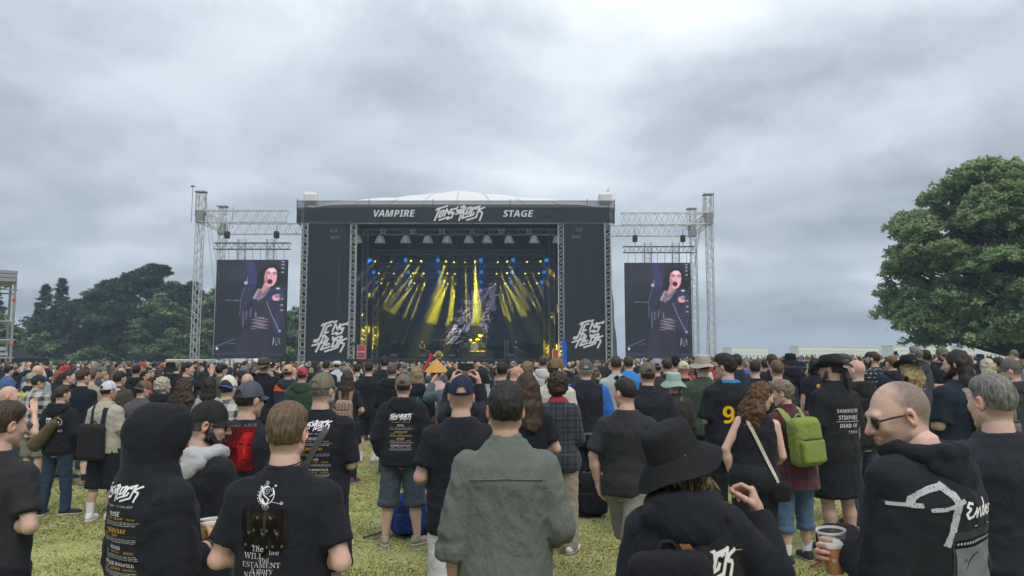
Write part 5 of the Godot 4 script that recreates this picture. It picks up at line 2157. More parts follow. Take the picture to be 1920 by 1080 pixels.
func hair_geo(kind: String, fine: bool, hatted := false) -> Geo:
	var key := kind + str(fine) + str(hatted)
	if hairs.has(key):
		return hairs[key]
	var low := -0.16
	if kind in ["long", "longwave", "pony", "braid"]:
		low = -0.46
	var F := Field.new(Vector3(-0.17, low, -0.15), Vector3(0.17, 0.17, 0.2), 0.0055 if fine else 0.0115)
	var c := Vector3(0, 0.026, 0.018)
	var fn_ := Vector3(0, -0.63, -0.777)
	var p0 := Vector3(0, 0.078, -0.068)
	var amp := 0.0015
	var ears := true
	match kind:
		"short":
			F.ell(c, Vector3(0.0815, 0.101, 0.104), 0.01)
			F.ell(Vector3(0, 0.068, -0.008), Vector3(0.073, 0.066, 0.09), 0.03)
			amp = 0.004
		"fade":
			F.ell(c, Vector3(0.0795, 0.1, 0.101), 0.01)
			F.ell(Vector3(0, 0.068, -0.008), Vector3(0.069, 0.062, 0.086), 0.02)
			amp = 0.003
		"quiff":
			F.ell(c, Vector3(0.083, 0.1, 0.104), 0.01)
			F.ell(Vector3(0.006, 0.078, -0.022), Vector3(0.073, 0.064, 0.086), 0.03)
			amp = 0.005
		"receding":
			F.ell(c, Vector3(0.0825, 0.1, 0.105), 0.01)
			p0 = Vector3(0, 0.09, -0.03)
		"messy":
			F.ell(c, Vector3(0.09, 0.112, 0.113), 0.01)
			F.ell(Vector3(0, 0.085, -0.03), Vector3(0.075, 0.056, 0.08), 0.03)
			amp = 0.009
		"curly":
			F.ell(c + Vector3(0, 0.0, 0.006), Vector3(0.104, 0.122, 0.122), 0.01)
			F.ell(Vector3(0, -0.045, 0.055), Vector3(0.085, 0.06, 0.07), 0.04)
			p0 = Vector3(0, 0.07, -0.08)
			amp = 0.022
			ears = false
		"bob":
			F.ell(c, Vector3(0.095, 0.113, 0.115), 0.01)
			for i in 5:
				var a := (i - 2) * 0.62
				F.cap(Vector3(sin(a) * 0.07, 0.0, 0.025 + cos(a) * 0.06), Vector3(sin(a) * 0.098, -0.11, 0.02 + cos(a) * 0.07), 0.04, 0.036, 0.03)
			p0 = Vector3(0, 0.07, -0.078)
			fn_ = Vector3(0, -0.5, -0.866)
			amp = 0.012
			ears = false
		"long", "longwave":
			F.ell(c, Vector3(0.087, 0.106, 0.108), 0.01)
			var w := 1.5 if kind == "longwave" else 1.0
			for i in 5:
				var a := (i - 2) * 0.55
				F.cap(Vector3(sin(a) * 0.065, 0.0, 0.03 + cos(a) * 0.055), Vector3(sin(a) * 0.08 * w, -0.16, 0.035 + cos(a) * 0.062), 0.04, 0.042 * w, 0.035)
				F.cap(Vector3(sin(a) * 0.08 * w, -0.16, 0.035 + cos(a) * 0.062), Vector3(sin(a) * 0.085 * w, -0.36 + absf(i - 2) * 0.02, 0.05 + cos(a) * 0.075), 0.042 * w, 0.026, 0.03)
			p0 = Vector3(0, 0.076, -0.075)
			fn_ = Vector3(0, -0.42, -0.907)
			amp = 0.02 if kind == "longwave" else 0.01
			ears = false
		"pony", "braid":
			F.ell(c, Vector3(0.083, 0.1, 0.104), 0.01)
			if kind == "pony":
				F.cap(Vector3(0, 0.03, 0.115), Vector3(0, -0.1, 0.15), 0.028, 0.032, 0.02)
				F.cap(Vector3(0, -0.1, 0.15), Vector3(0.01, -0.3, 0.14), 0.032, 0.012, 0.02)
			else:
				for i in 11:
					F.ell(Vector3(0.075 + 0.006 * sin(i * 2.0), -0.05 - i * 0.03, 0.085 + 0.014 * sin(i * PI) + i * 0.003), Vector3(0.021 - i * 0.0006, 0.021, 0.019), 0.006)
	F.plane(p0, fn_, Vector3(-1, -0.16, -1), Vector3(1, 1, 0.13))
	if kind in ["bob", "curly", "long", "longwave"]:
		F.ell(Vector3(0, -0.03, -0.09), Vector3(0.064, 0.09, 0.08), 0.02, Basis(), true)
	if hatted:
		F.plane(Vector3(0, 0.004, 0), Vector3.UP)
		F.ell(Vector3(0, 0.022, 0.016), Vector3(0.0785, 0.097, 0.0995), 0.004)
		F.plane(p0, fn_, Vector3(-1, 0.0, -1), Vector3(1, 1, 0.13))
	if ears:
		for s in [-1.0, 1.0]:
			F.ell(Vector3(0.09 * s, -0.01, 0.012), Vector3(0.022, 0.034, 0.024), 0.006, Basis(), true)
	var g := F.geo()
	for i in g.v.size():
		var p := g.v[i]
		var a := atan2(p.x, p.z - 0.015)
		var st := fn.get_noise_3d(a * (7.0 if kind != "curly" else 5.0), p.y * (4.0 if amp < 0.015 else 30.0), p.z * 8.0)
		var big := fn.get_noise_3dv(p * (22.0 if kind == "curly" else 13.0)) + (0.7 * fn.get_noise_3d(p.x * 55.0, p.y * 22.0, p.z * 34.0) if amp < 0.008 else 0.0)
		g.v[i] = p + g.n[i] * amp * (st * (0.8 if amp > 0.008 else 0.0) + big)
		var v := 1.0 + st * (0.5 if amp > 0.008 else 0.3) + big * 0.2
		g.c[i] = Color(v, v, v)
	g.smooth()
	if fine:
		var cnt: int = {"curly": 5200, "bob": 4000, "long": 3600, "longwave": 5200}.get(kind, 1500)
		var body := Geo.new()
		body.add(g)
		var flow := 0.45 if kind in ["short", "fade", "quiff", "receding", "messy"] else 1.4
		if flow > 1.0:
			strands(g, body, cnt, 0.024 if flow < 1.0 else 0.06, 0.0009, flow, 5, 0.25 if kind != "curly" else 1.2, -0.012 if hatted else 9.0)
		if kind == "longwave":
			strands(g, body, 1500, 0.09, 0.0012, 1.0, 6, 0.9, -0.012 if hatted else 9.0)
	hairs[key] = g
	return g


func beard_geo(kind: String, fine: bool) -> Geo:
	var key := "beard" + kind + str(fine)
	if hairs.has(key):
		return hairs[key]
	var F := Field.new(Vector3(-0.11, -0.33, -0.16), Vector3(0.11, 0.05, 0.08), 0.0055 if fine else 0.0115)
	var d := 0.006 if kind == "short" else 0.014
	for s in [-1.0, 1.0]:
		F.cap(Vector3(0.057 * s, -0.03, -0.008), Vector3(0.05 * s, -0.06, -0.02), 0.018 + d, 0.02 + d, 0.02)
		F.cap(Vector3(0.05 * s, -0.06, -0.02), Vector3(0.012 * s, -0.1, -0.072), 0.018 + d, 0.019 + d, 0.02)
		F.cap(Vector3(0.0, -0.047, -0.1), Vector3(0.026 * s, -0.062, -0.09), 0.006, 0.007, 0.008)
	if kind == "long":
		F.cap(Vector3(0, -0.1, -0.078), Vector3(0, -0.21, -0.085), 0.038, 0.02, 0.03)
	F.ell(Vector3(0, -0.062, -0.105), Vector3(0.022, 0.012, 0.02), 0.006, Basis(), true)
	var g := F.geo()
	for i in g.v.size():
		var p := g.v[i]
		var st := fn.get_noise_3d(p.x * 90.0, p.y * 14.0, p.z * 90.0)
		g.v[i] = p + g.n[i] * 0.005 * st
		var v := 1.0 + st * 0.7
		g.c[i] = Color(v, v, v)
	g.smooth()
	if fine:
		var body := Geo.new()
		body.add(g)
		strands(g, body, 1600, 0.025, 0.001, 1.5, 8, 0.5)
	hairs[key] = g
	return g


# hats, in head coordinates: returns [[part name, geo, tone]...]
func hat_parts(kind: String) -> Array:
	if hats.has(kind):
		return hats[kind]
	var out := []
	var g := Geo.new()
	g.has_c = true
	match kind:
		"cap", "capback", "snapback":
			# crown over the skull; panels parted by seams; an arch above the strap at the back
			var nu := 48
			var nv := 12
			var snap := kind == "snapback"
			for j in nv + 1:
				for i in nu + 1:
					var a := TAU * i / nu
					var t := j / float(nv)
					var e := t * PI * 0.5
					var hh := 0.108 if not snap else 0.118
					var front := maxf(0.0, -cos(a))
					var sx := sin(a) * cos(e) * 0.0885
					var sz := cos(a) * cos(e) * 0.108 + 0.012
					var y := 0.03 + sin(e) * hh * (1.0 + 0.06 * front * cos(e)) + (0.004 * front) - 0.012 * maxf(0.0, cos(a)) * (1.0 - t)
					var seam := 1.0 - 0.02 * exp(-pow(wrapf(a / (PI / 3.0) - 0.5, -0.5, 0.5) * 12.0, 2.0))
					var v := 1.0 if seam > 0.99 else 0.72
					g.vert(Vector3(sx * seam, y, sz * seam), Vector3.UP, Vector2.ZERO, Color(v, v, v))
			for j in nv:
				for i in nu:
					var a := TAU * (i + 0.5) / nu
					a = a if a < PI else a - TAU
					if pow(a / 0.46, 2.0) + pow((j + 0.5) / nv / 0.36, 2.0) < 1.0 and j > 0:
						continue
					var q := j * (nu + 1) + i
					g.ix.append_array(PackedInt32Array([q, q + 1, q + nu + 2, q, q + nu + 2, q + nu + 1]))
			g.smooth()
			for i in range(0, g.ix.size(), 3):
				var w := g.ix[i + 1]
				g.ix[i + 1] = g.ix[i + 2]
				g.ix[i + 2] = w
			g.smooth()
			if g.n[nv / 2 * (nu + 1)].z < 0:
				for i in range(0, g.ix.size(), 3):
					var w := g.ix[i + 1]
					g.ix[i + 1] = g.ix[i + 2]
					g.ix[i + 2] = w
				g.smooth()
			var bt := Geo.new()
			bt.lathe([Vector2(0.011, 0.0), Vector2(0.009, 0.005), Vector2(0.0, 0.007)], 8, Vector3(0, 0.03 + (0.108 if not snap else 0.118), 0.012))
			for q in bt.c.size():
				bt.c[q] = Color(0.8, 0.8, 0.8)
			g.add(bt)
			out.append(["crown", g, 1.0])
			var b := Geo.new()  # strap
			var pts := PackedVector3Array()
			var rr := PackedFloat32Array()
			for i in 11:
				var a := (i - 5) * 0.11
				pts.append(Vector3(sin(a) * 0.089, 0.027, cos(a) * 0.109 + 0.012))
				rr.append(0.009)
			b.tube(pts, rr, 8, Color.WHITE, 0.25, Vector3(0, 0.02, 1))
			out.append(["strap", b, 0.8])
			var br := Geo.new()  # visor
			for j in 9:
				for i in 17:
					var u := i / 8.0 - 1.0
					var t := j / 8.0
					var ang := u * 1.2
					var rad := lerpf(1.0, 1.0 + 0.72 * pow(cos(u * PI * 0.5), 0.55), t)
					br.vert(Vector3(sin(ang) * 0.089 * lerpf(1.0, 0.98, t), 0.036 - t * 0.012 - 0.03 * u * u * t, -cos(ang) * 0.1 * rad + 0.012))
			for j in 8:
				for i in 16:
					var q := j * 17 + i
					br.ix.append_array(PackedInt32Array([q, q + 1, q + 18, q, q + 18, q + 17]))
			br.smooth()
			var b2 := Geo.new()
			b2.add(br)
			b2.add(br, Transform3D(Basis(), Vector3(0, -0.004, 0)))
			out.append(["visor", b2, 1.0])
		"bucket", "boonie":
			var brim := 0.066
			g.lathe([Vector2(0.094, 0.022), Vector2(0.0945, 0.03), Vector2(0.092, 0.06), Vector2(0.087, 0.1), Vector2(0.082, 0.116), Vector2(0.07, 0.124), Vector2(0.0, 0.128)], 40)
			for i in g.v.size():
				var p := g.v[i]
				g.v[i] = Vector3(p.x * 0.98, p.y + 0.006 * fn.get_noise_3dv(p * 18.0), p.z * 1.16 + 0.012) * (1.0 + 0.03 * fn.get_noise_3dv(p * 14.0))
			g.smooth()
			out.append(["crown", g, 1.0])
			var b := Geo.new()
			var pr := []
			for j in 7:
				var t := j / 6.0
				pr.append(Vector2(0.093 + brim * t, 0.026 - (0.052 if kind == "bucket" else 0.026) * t - 0.012 * t * t))
			pr.reverse()
			b.lathe(pr, 48)
			for i in b.v.size():
				var p := b.v[i]
				var a := atan2(p.x, p.z)
				b.v[i] = Vector3(p.x * 0.98, p.y + 0.012 * sin(a * 3.0 + 1.0) * ((Vector2(p.x, p.z).length() - 0.093) / brim), p.z * 1.14 + 0.012)
			b.smooth()
			out.append(["brim", b, 0.92])
		"brimhat", "widehat":
			var wd := 0.075 if kind == "brimhat" else 0.09
			g.lathe([Vector2(0.09, 0.02), Vector2(0.092, 0.04), Vector2(0.088, 0.09), Vector2(0.078, 0.125), Vector2(0.055, 0.138), Vector2(0.03, 0.13), Vector2(0.0, 0.124)], 36)
			for i in g.v.size():
				var p := g.v[i]
				g.v[i] = Vector3(p.x * (1.0 - 0.9 * maxf(0.0, p.y - 0.09) * (1.0 if p.z < 0 else 0.4)), p.y, p.z * 1.17 + 0.012)
			g.smooth()
			out.append(["crown", g, 1.0])
			var b := Geo.new()
			var pr := []
			for j in 8:
				var t := j / 7.0
				pr.append(Vector2(0.09 + wd * t, 0.024 - 0.008 * t))
			pr.reverse()
			b.lathe(pr, 48)
			for i in b.v.size():
				var p := b.v[i]
				var t := (Vector2(p.x, p.z).length() - 0.09) / wd
				var curl := (0.05 if kind == "brimhat" else 0.035) * t * t * pow(absf(p.x) / 0.17, 1.3) * 1.2 - 0.035 * t * t * pow(absf(p.z) / 0.17, 1.5)
				b.v[i] = Vector3(p.x * 0.98, p.y + curl, p.z * 1.16 + 0.012)
			b.smooth()
			out.append(["brim", b, 0.95])
			var bd := Geo.new()
			bd.lathe([Vector2(0.0945, 0.028), Vector2(0.095, 0.05)], 30)
			for i in bd.v.size():
				bd.v[i] = Vector3(bd.v[i].x, bd.v[i].y, bd.v[i].z * 1.16 + 0.012)
			out.append(["hat_band", bd, 0.5])
		"conical":
			g.lathe([Vector2(0.205, 0.02), Vector2(0.2, 0.03), Vector2(0.1, 0.135), Vector2(0.02, 0.222), Vector2(0.0, 0.228)], 36)
			out.append(["crown", g, 1.0])
		"sailor":
			g.lathe([Vector2(0.088, 0.03), Vector2(0.09, 0.08), Vector2(0.075, 0.11), Vector2(0.0, 0.122)], 32)
			out.append(["crown", g, 0.92])
			var b := Geo.new()
			b.lathe([Vector2(0.094, 0.03), Vector2(0.108, 0.036), Vector2(0.113, 0.085), Vector2(0.108, 0.088), Vector2(0.098, 0.05)], 32)
			out.append(["brim", b, 1.0])
		"flatcap":
			g.lathe([Vector2(0.093, 0.03), Vector2(0.1, 0.05), Vector2(0.095, 0.085), Vector2(0.06, 0.108), Vector2(0.0, 0.115)], 32)
			for i in g.v.size():
				var p := g.v[i]
				g.v[i] = Vector3(p.x, p.y - maxf(0.0, -p.z) * 0.35, p.z * 1.25 - 0.005)
			g.smooth()
			out.append(["crown", g, 1.0])
		"beanie":
			g.lathe([Vector2(0.09, 0.0), Vector2(0.093, 0.03), Vector2(0.09, 0.07), Vector2(0.07, 0.115), Vector2(0.035, 0.135), Vector2(0.0, 0.14)], 32)
			for i in g.v.size():
				var p := g.v[i]
				g.v[i] = Vector3(p.x, p.y + p.z * -0.25, p.z * 1.15 + 0.014)
			g.smooth()
			out.append(["crown", g, 1.0])
	for o in out:
		o[1].has_c = true
	hats[kind] = out
	return out


func shoe_geo() -> Array:
	if shoes_.has("s"):
		return shoes_["s"]
	var F := Field.new(Vector3(-0.07, -0.02, -0.24), Vector3(0.07, 0.15, 0.11), 0.0085)
	F.ell(Vector3(0, 0.05, 0.03), Vector3(0.041, 0.045, 0.06), 0.02)
	F.ell(Vector3(0, 0.04, -0.08), Vector3(0.047, 0.04, 0.1), 0.04)
	F.ell(Vector3(0.004, 0.034, -0.14), Vector3(0.044, 0.032, 0.07), 0.03)
	F.cone(Vector3(0, 0.05, 0.02), Vector3(0, 0.105, 0.025), 0.041, 0.044, 0.02)
	F.plane(Vector3(0, 0.022, 0), Vector3(0, -1, 0))
	var up := F.geo()
	up.smooth()
	F = Field.new(Vector3(-0.07, -0.02, -0.24), Vector3(0.07, 0.06, 0.11), 0.0085)
	F.ell(Vector3(0, 0.02, 0.025), Vector3(0.045, 0.06, 0.066), 0.02)
	F.ell(Vector3(0.002, 0.02, -0.09), Vector3(0.05, 0.06, 0.13), 0.04)
	F.plane(Vector3(0, 0.026, 0), Vector3(0, 1, 0))
	F.plane(Vector3(0, 0.0, 0), Vector3(0, -1, 0))
	var sole := F.geo()
	sole.smooth()
	shoes_["s"] = [up, sole]
	return shoes_["s"]


func bend_x(P: Dictionary) -> Transform3D:
	var l: Array = P.get("lean", [0.0, 0.0])
	return Transform3D(Basis(), PIVOT) * Transform3D(Basis(Vector3.BACK, deg_to_rad(-l[1])) * Basis(Vector3.RIGHT, deg_to_rad(-l[0])), Vector3.ZERO) * Transform3D(Basis(), -PIVOT)


func bend(g: Geo, P: Dictionary):
	if not P.has("lean"):
		return
	var x := bend_x(P)
	for i in g.v.size():
		var w := smoothstep(0.78, 1.12, g.v[i].y)
		if w > 0.0:
			g.v[i] = g.v[i].lerp(x * g.v[i], w)
			g.n[i] = g.n[i].lerp(x.basis * g.n[i], w).normalized()


func wrinkle(g: Geo, amp: float, sd: float, sc := Vector3(7, 10, 7)):
	for i in g.v.size():
		var p := g.v[i]
		var q := Vector3(p.x * sc.x + sd, p.y * sc.y, p.z * sc.z)
		var a := fn.get_noise_3d(q.x, q.y + 1.6 * fn.get_noise_3d(q.x * 0.5, q.y * 0.2, q.z * 0.5 + 9.0), q.z)
		var w := clampf(1.0 - absf(a) * 2.4, -0.2, 1.0)
		g.v[i] = p + g.n[i] * (amp * w + amp * 0.7 * fn.get_noise_3d(p.x * 3.0 + sd, p.y * 2.5, p.z * 3.0))
	g.smooth()


func hand_xf(w: Vector3, f: Vector3, palm: Vector3, left: bool) -> Transform3D:
	var y := -f.normalized()
	var z := -(palm - y * palm.dot(y)).normalized()
	var x := y.cross(z)
	var b := Basis(x, y, z)
	if left:
		b = b * Basis.from_scale(Vector3(-1, 1, 1))
	return Transform3D(b, w)


func make_person(P: Dictionary) -> Node3D:
	var t := Node3D.new()
	var lod: int = P.get("lod", 1)
	var fine := lod == 0
	var cell: float = 0.0225 if P.has("far") and lod == 1 else [0.0138, 0.0185, 0.027][lod]
	var sex: String = P.get("sex", "m")
	var fat: float = P.get("fat", 0.15)
	var rows := rows_of(sex, fat, P.get("belly", 0.0))
	var sd: float = P.get("seed", 1.0)
	var shx := (0.163 if sex == "m" else 0.14) * (1.0 + fat * 0.15)
	var top: Array = P.get("top", ["tee", lin(0.016, 0.018, 0.023)])
	var kind: String = top[0]
	var arms: Array = P.get("arms", ["front", "front"])
	var J := []
	for s in 2:
		var d = ARMS[arms[s]] if arms[s] is String else arms[s]
		var mx := Vector3(-1 if s == 0 else 1, 1, 1)
		var sh := Vector3(shx, 1.408, 0.012) * mx
		var el: Vector3 = sh + (d[0] * mx).normalized() * 0.285
		var fd: Vector3 = (d[1] * mx).normalized()
		J.append([sh, el, el + fd * 0.25, fd])
	var feet: Array = P.get("feet", [[-0.12, 0.02], [0.12, 0.02]])
	var L := []
	for s in 2:
		var hx := 0.092 * (-1 if s == 0 else 1) * (1.0 + fat * 0.2)
		var an := Vector3(feet[s][0], 0.085, feet[s][1])
		var hp := Vector3(hx, 0.9, 0.005)
		L.append([hp, hp.lerp(an, 0.52) + Vector3(0, 0, -0.018), an])
	var grow := 1.0 + fat * 0.28
	var hr: Array = P.get("head", [0.0, 0.0, 0.0])
	var neck := Vector3(0, 1.565, 0.01)
	var hx := Transform3D(Basis(), neck + P.get("drop", Vector3.ZERO)) * Transform3D(Basis(Vector3.UP, deg_to_rad(-hr[0])) * Basis(Vector3.RIGHT, deg_to_rad(-hr[1])) * Basis(Vector3.BACK, deg_to_rad(-hr[2])), Vector3.ZERO) * Transform3D(Basis(), HEAD_AT - neck)
	# skin
	var lo := Vector3(-0.3, -0.02, -0.3)
	var hi := Vector3(0.3, 1.6, 0.25)
	for j in J:
		for q in 3:
			lo = lo.min(j[q] - Vector3(0.09, 0.09, 0.09))
			hi = hi.max(j[q] + Vector3(0.09, 0.09, 0.09))
	for l in L:
		lo = lo.min(l[2] - Vector3(0.12, 0.12, 0.12))
		hi = hi.max(l[2] + Vector3(0.12, 0, 0.12))
	lo.y = -0.03
	var F := Field.new(lo, hi, cell)
	F.stack(rows, -0.008, 0.8, 1.56, 0.03)
	for s in 2:
		var j: Array = J[s]
		var bu := 1.0 if sex == "m" else 0.86
		F.cap(j[0], j[1], 0.049 * grow * bu, 0.036 * grow * bu, 0.03)
		F.cap(j[1], j[1].lerp(j[2], 0.35), 0.034 * grow * bu, 0.041 * grow * bu, 0.02)
		F.cap(j[1].lerp(j[2], 0.35), j[2], 0.041 * grow * bu, 0.027 * bu, 0.015)
		var l: Array = L[s]
		F.cap(l[0], l[1], 0.084 * grow, 0.056 * grow, 0.03)
		F.cap(l[1], l[1].lerp(l[2], 0.35) + Vector3(0, 0, 0.014), 0.052 * grow, 0.056 * grow, 0.02)
		F.cap(l[1].lerp(l[2], 0.35) + Vector3(0, 0, 0.014), l[2], 0.055 * grow, 0.036, 0.02)
	F.cap(Vector3(0, 1.46, 0.02), hx * Vector3(0, -0.065, 0.02), 0.06 if sex == "m" else 0.049, 0.055 if sex == "m" else 0.046, 0.03)
	var g := F.geo()
	g.smooth()
	var HX := [Transform3D(), Transform3D()]
	for s in 2:
		var j: Array = J[s]
		var hp = P.get("hands", ["relaxed", "relaxed"])[s]
		if hp == "none":
			continue
		var palms: Array = P.get("palms", [Vector3(1, 0, -0.3), Vector3(-1, 0, -0.3)])
		var hf: Array = P.get("hand_dirs", [Vector3.ZERO, Vector3.ZERO])
		var fd: Vector3 = hf[s] if hf[s] != Vector3.ZERO else j[3]
		HX[s] = hand_xf(j[2], fd, palms[s], s == 0)
		g.add(hand_geo(hp, fine), HX[s])
	var hg := Geo.new()
	hg.add(head_geo(sex, lod < 2 and P.get("face", fine)))
	if not P.has("scalp") and P.get("hair", ["short"])[0] in ["short", "fade", "quiff"]:
		P["scalp"] = Color(0.32, 0.27, 0.25)
		P["scalp_z"] = -0.07
	if P.has("scalp"):
		var sc: Color = P.scalp
		for i in hg.v.size():
			var p := hg.v[i]
			var k := smoothstep(-0.016, 0.014, 0.008 * fn.get_noise_3dv(p * 60.0) - (p - Vector3(0, 0.07, P.get("scalp_z", -0.055))).dot(Vector3(0, -0.63, -0.777)))
			if absf(p.x) > 0.079 and p.y < 0.03:
				k = 0.0
			if P.has("bare_top"):
				k *= 1.0 - 0.75 * smoothstep(0.03, 0.09, p.y) * smoothstep(0.03, -0.02, p.z)
			k *= smoothstep(-0.1, -0.06, p.y)
			hg.c[i] = hg.c[i].lerp(sc, k * P.get("scalp_k", 0.75) * (0.9 + 0.25 * fn.get_noise_3dv(p * 110.0)))
	if P.has("stubble"):
		for i in hg.v.size():
			var p := hg.v[i]
			if p.y < -0.02 and p.y > -0.13 and p.z < -0.005:
				hg.c[i] = hg.c[i].lerp(Color(0.45, 0.42, 0.42), 0.45 * smoothstep(-0.02, -0.05, p.y))
	var heads_scale: float = P.get("head_scale", 1.0)
	g.add(hg, hx * Transform3D(Basis.from_scale(Vector3(heads_scale, heads_scale, heads_scale)), Vector3.ZERO))
	if P.has("tattoo"):
		for i in g.v.size():
			var p := g.v[i]
			if p.y < 1.4 and p.y > 0.6 and absf(p.x) > 0.2 and fn.get_noise_3dv(p * 26.0) > 0.12:
				g.c[i] *= Color(0.35, 0.38, 0.42)
	for i in g.v.size():
		var q := 1.0 + 0.09 * fn.get_noise_3dv(g.v[i] * 24.0) + 0.07 * fn.get_noise_3dv(g.v[i] * 7.0)
		g.c[i] = g.c[i] * Color(q, q * q, q * q)
	bend(g, P)
	g.has_c = true
	var tone: Color = P.get("skin", lin(0.54, 0.355, 0.275))
	part(t, "body", g, skin_mat(tone))
	var bx := bend_x(P) if P.has("lean") else Transform3D()

	# top
	if kind != "none":
		var hem: float = P.get("hem", 0.86)
		var gr: float = {"tee": 0.016, "hoodie": 0.03, "hoodup": 0.03, "jacket": 0.028, "shirt": 0.024, "tank": 0.01, "jersey": 0.026, "dress": 0.014, "long": 0.016, "vest": 0.02}.get(kind, 0.016)
		gr += P.get("loose", 0.0)
		var slv: float = {"tee": 0.75, "jersey": 0.95, "dress": 0.7, "vest": 0.7}.get(kind, 2.0)
		if kind == "tank":
			slv = 0.0
		slv = P.get("slv", slv)
		var r2 := draped(rows, 0.45 if sex == "f" else 0.85)
		if P.has("skirted"):
			r2.push_front([hem - 0.05, 0.23, 0.19, 0.0])
			r2.push_front([hem - 0.1, 0.24, 0.2, 0.0])
			r2 = r2.filter(func(q): return q[0] < hem or q[0] > 0.9)
		var lo2 := lo.max(Vector3(-9, hem - 0.08, -9))
		lo2.y = minf(hem - 0.08, lo2.y)
		for j in J:
			if slv > 0.5:
				lo2.y = minf(lo2.y, j[1].y - 0.1)
			if slv > 1.2:
				lo2.y = minf(lo2.y, j[2].y - 0.1)
		F = Field.new(lo2, Vector3(hi.x, maxf(hi.y, 1.9) if kind == "hoodup" else maxf(1.62, hi.y), hi.z), cell)
		F.stack(r2, gr, hem, 1.527 if kind != "tank" else 1.5, 0.02)
		for s in 2:
			var j: Array = J[s]
			var bu := (1.0 if sex == "m" else 0.86) * grow
			if slv <= 0.0:
				F.ell(j[0] + Vector3(0.035 if s == 1 else -0.035, -0.01, 0), Vector3(0.05, 0.085, 0.075), 0.012, Basis(), true)
			elif slv <= 1.0:
				F.ell(j[0], Vector3(0.067, 0.062, 0.062) * bu, 0.04)
				F.cone(j[0], j[0].lerp(j[1], slv), 0.06 * bu + gr * 0.2, 0.052 * bu + gr * 0.85, 0.03)
			else:
				F.cap(j[0], j[1], 0.052 * bu + gr * 0.8, 0.044 * bu + gr * 0.7, 0.022)
				var fr := clampf(slv - 1.0, 0.05, 1.0)
				F.cone(j[1], j[1].lerp(j[2], fr), 0.046 * bu + gr * 0.75, (0.034 if kind != "shirt" else 0.046) * bu + gr * 0.6, 0.02)
				if P.has("rolled"):
					F.cone(j[1].lerp(j[2], fr - 0.28), j[1].lerp(j[2], fr), 0.058 * bu + gr * 0.7, 0.06 * bu + gr * 0.7, 0.005)
		match kind:
			"hoodup":
				F.ell(hx * Vector3(0, 0.02, 0.028), Vector3(0.109, 0.136, 0.141), 0.02, hx.basis)
				F.ell(hx * Vector3(0, 0.03, -0.03), Vector3(0.104, 0.127, 0.115), 0.02, hx.basis)
				F.cap(hx * Vector3(0, -0.05, 0.035), Vector3(0, 1.45, 0.045), 0.1, 0.12, 0.05)
				F.cap(Vector3(-0.08, 1.47, 0.07), Vector3(0.08, 1.47, 0.07), 0.05, 0.05, 0.03)
				F.ell(hx * Vector3(0, -0.01, -0.13), Vector3(0.078, 0.115, 0.12), 0.01, hx.basis, true)
			"jacket", "shirt":
				F.cone(Vector3(0, 1.49, 0.016), Vector3(0, 1.555, 0.022), 0.074, 0.07, 0.012)
				F.ell(Vector3(0, 1.58, -0.002), Vector3(0.06, 0.07, 0.066), 0.008, Basis(), true)
		if kind == "hoodie" or P.has("rib"):
			F.stack([[hem - 0.02, r2[2][1] + 0.012, r2[2][2] + 0.012, r2[2][3]], [hem + 0.05, r2[2][1] + 0.014, r2[2][2] + 0.014, r2[2][3]], [hem + 0.06, r2[2][1], r2[2][2], r2[2][3]]], gr - 0.016, hem - 0.012, hem + 0.05, 0.01)
		g = F.geo()
		if lod < 2:
			wrinkle(g, (0.008 if kind != "tee" else 0.006) * P.get("creased", 1.0), sd, Vector3(3.0, 4.6, 3.0) if kind != "shirt" else Vector3(5, 4, 5))
		else:
			g.smooth()
		var pr = P.get("print", "")
		var flat := Geo.new()
		if pr:
			flat = cut_print(g, P)
		bend(g, P)
		var nm: String = {"tee": "t_shirt", "hoodie": "hoodie", "hoodup": "hoodie", "jacket": "jacket", "shirt": "shirt", "tank": "top", "jersey": "jersey", "dress": "dress", "long": "sweater", "vest": "vest"}[kind]
		var mt: Material = top[1] if top[1] is Material else cloth(top[1], 1.0 if lod < 2 else 0.6)
		var sh := part(t, nm, g, mt)
		if pr and not flat.ix.is_empty():
			bend(flat, P)
			flat.has_uv = true
			part(sh, "print", flat, print_mat(pr))
		if kind in ["tee", "jersey"] and lod < 2:
			var pts := PackedVector3Array()
			var rr := PackedFloat32Array()
			for i in 21:
				var a := TAU * i / 20.0
				pts.append(Vector3(sin(a) * (0.074 if sex == "m" else 0.064), 1.508 + 0.016 * cos(a), 0.015 + cos(a) * (0.071 if sex == "m" else 0.062)) * Vector3(1.0 + fat * 0.12, 1, 1))
				rr.append(0.011)
			var cg := Geo.new()
			cg.tube(pts, rr, 7, Color.WHITE, 0.6, Vector3.UP)
			bend(cg, P)
			part(sh, "collar", cg, mt)
		if kind == "hoodie":
			F = Field.new(Vector3(-0.23, 1.24, -0.16), Vector3(0.23, 1.64, 0.26), cell * 0.8)
			var hk: float = P.get("hood", 1.0)
			for s in [-1.0, 1.0]:
				var a := Vector3(0.062 * s, 1.5, -0.085)
				for q in [Vector3(0.098 * s, 1.515, -0.02), Vector3(0.112 * s, 1.505, 0.06), Vector3(0.07 * s, 1.515, 0.12), Vector3(0, 1.515, 0.135)]:
					F.cap(a, q, 0.034 * hk, 0.036 * hk, 0.012)
					a = q
			F.ell(Vector3(0, 1.465, 0.105), Vector3(0.15, 0.07, 0.058) * hk, 0.02)
			F.ell(Vector3(0.012, 1.43, 0.135), Vector3(0.1, 0.075, 0.045) * hk, 0.03)
			F.ell(Vector3(0, 1.6, 0.0), Vector3(0.074, 0.12, 0.092), 0.012, Basis(), true)
			var hd := F.geo()
			wrinkle(hd, 0.005, sd + 8.0, Vector3(6, 9, 6))
			bend(hd, P)
			part(t, "hood", hd, cloth(P.hoodcol, 1.0) if P.has("hoodcol") else mt)
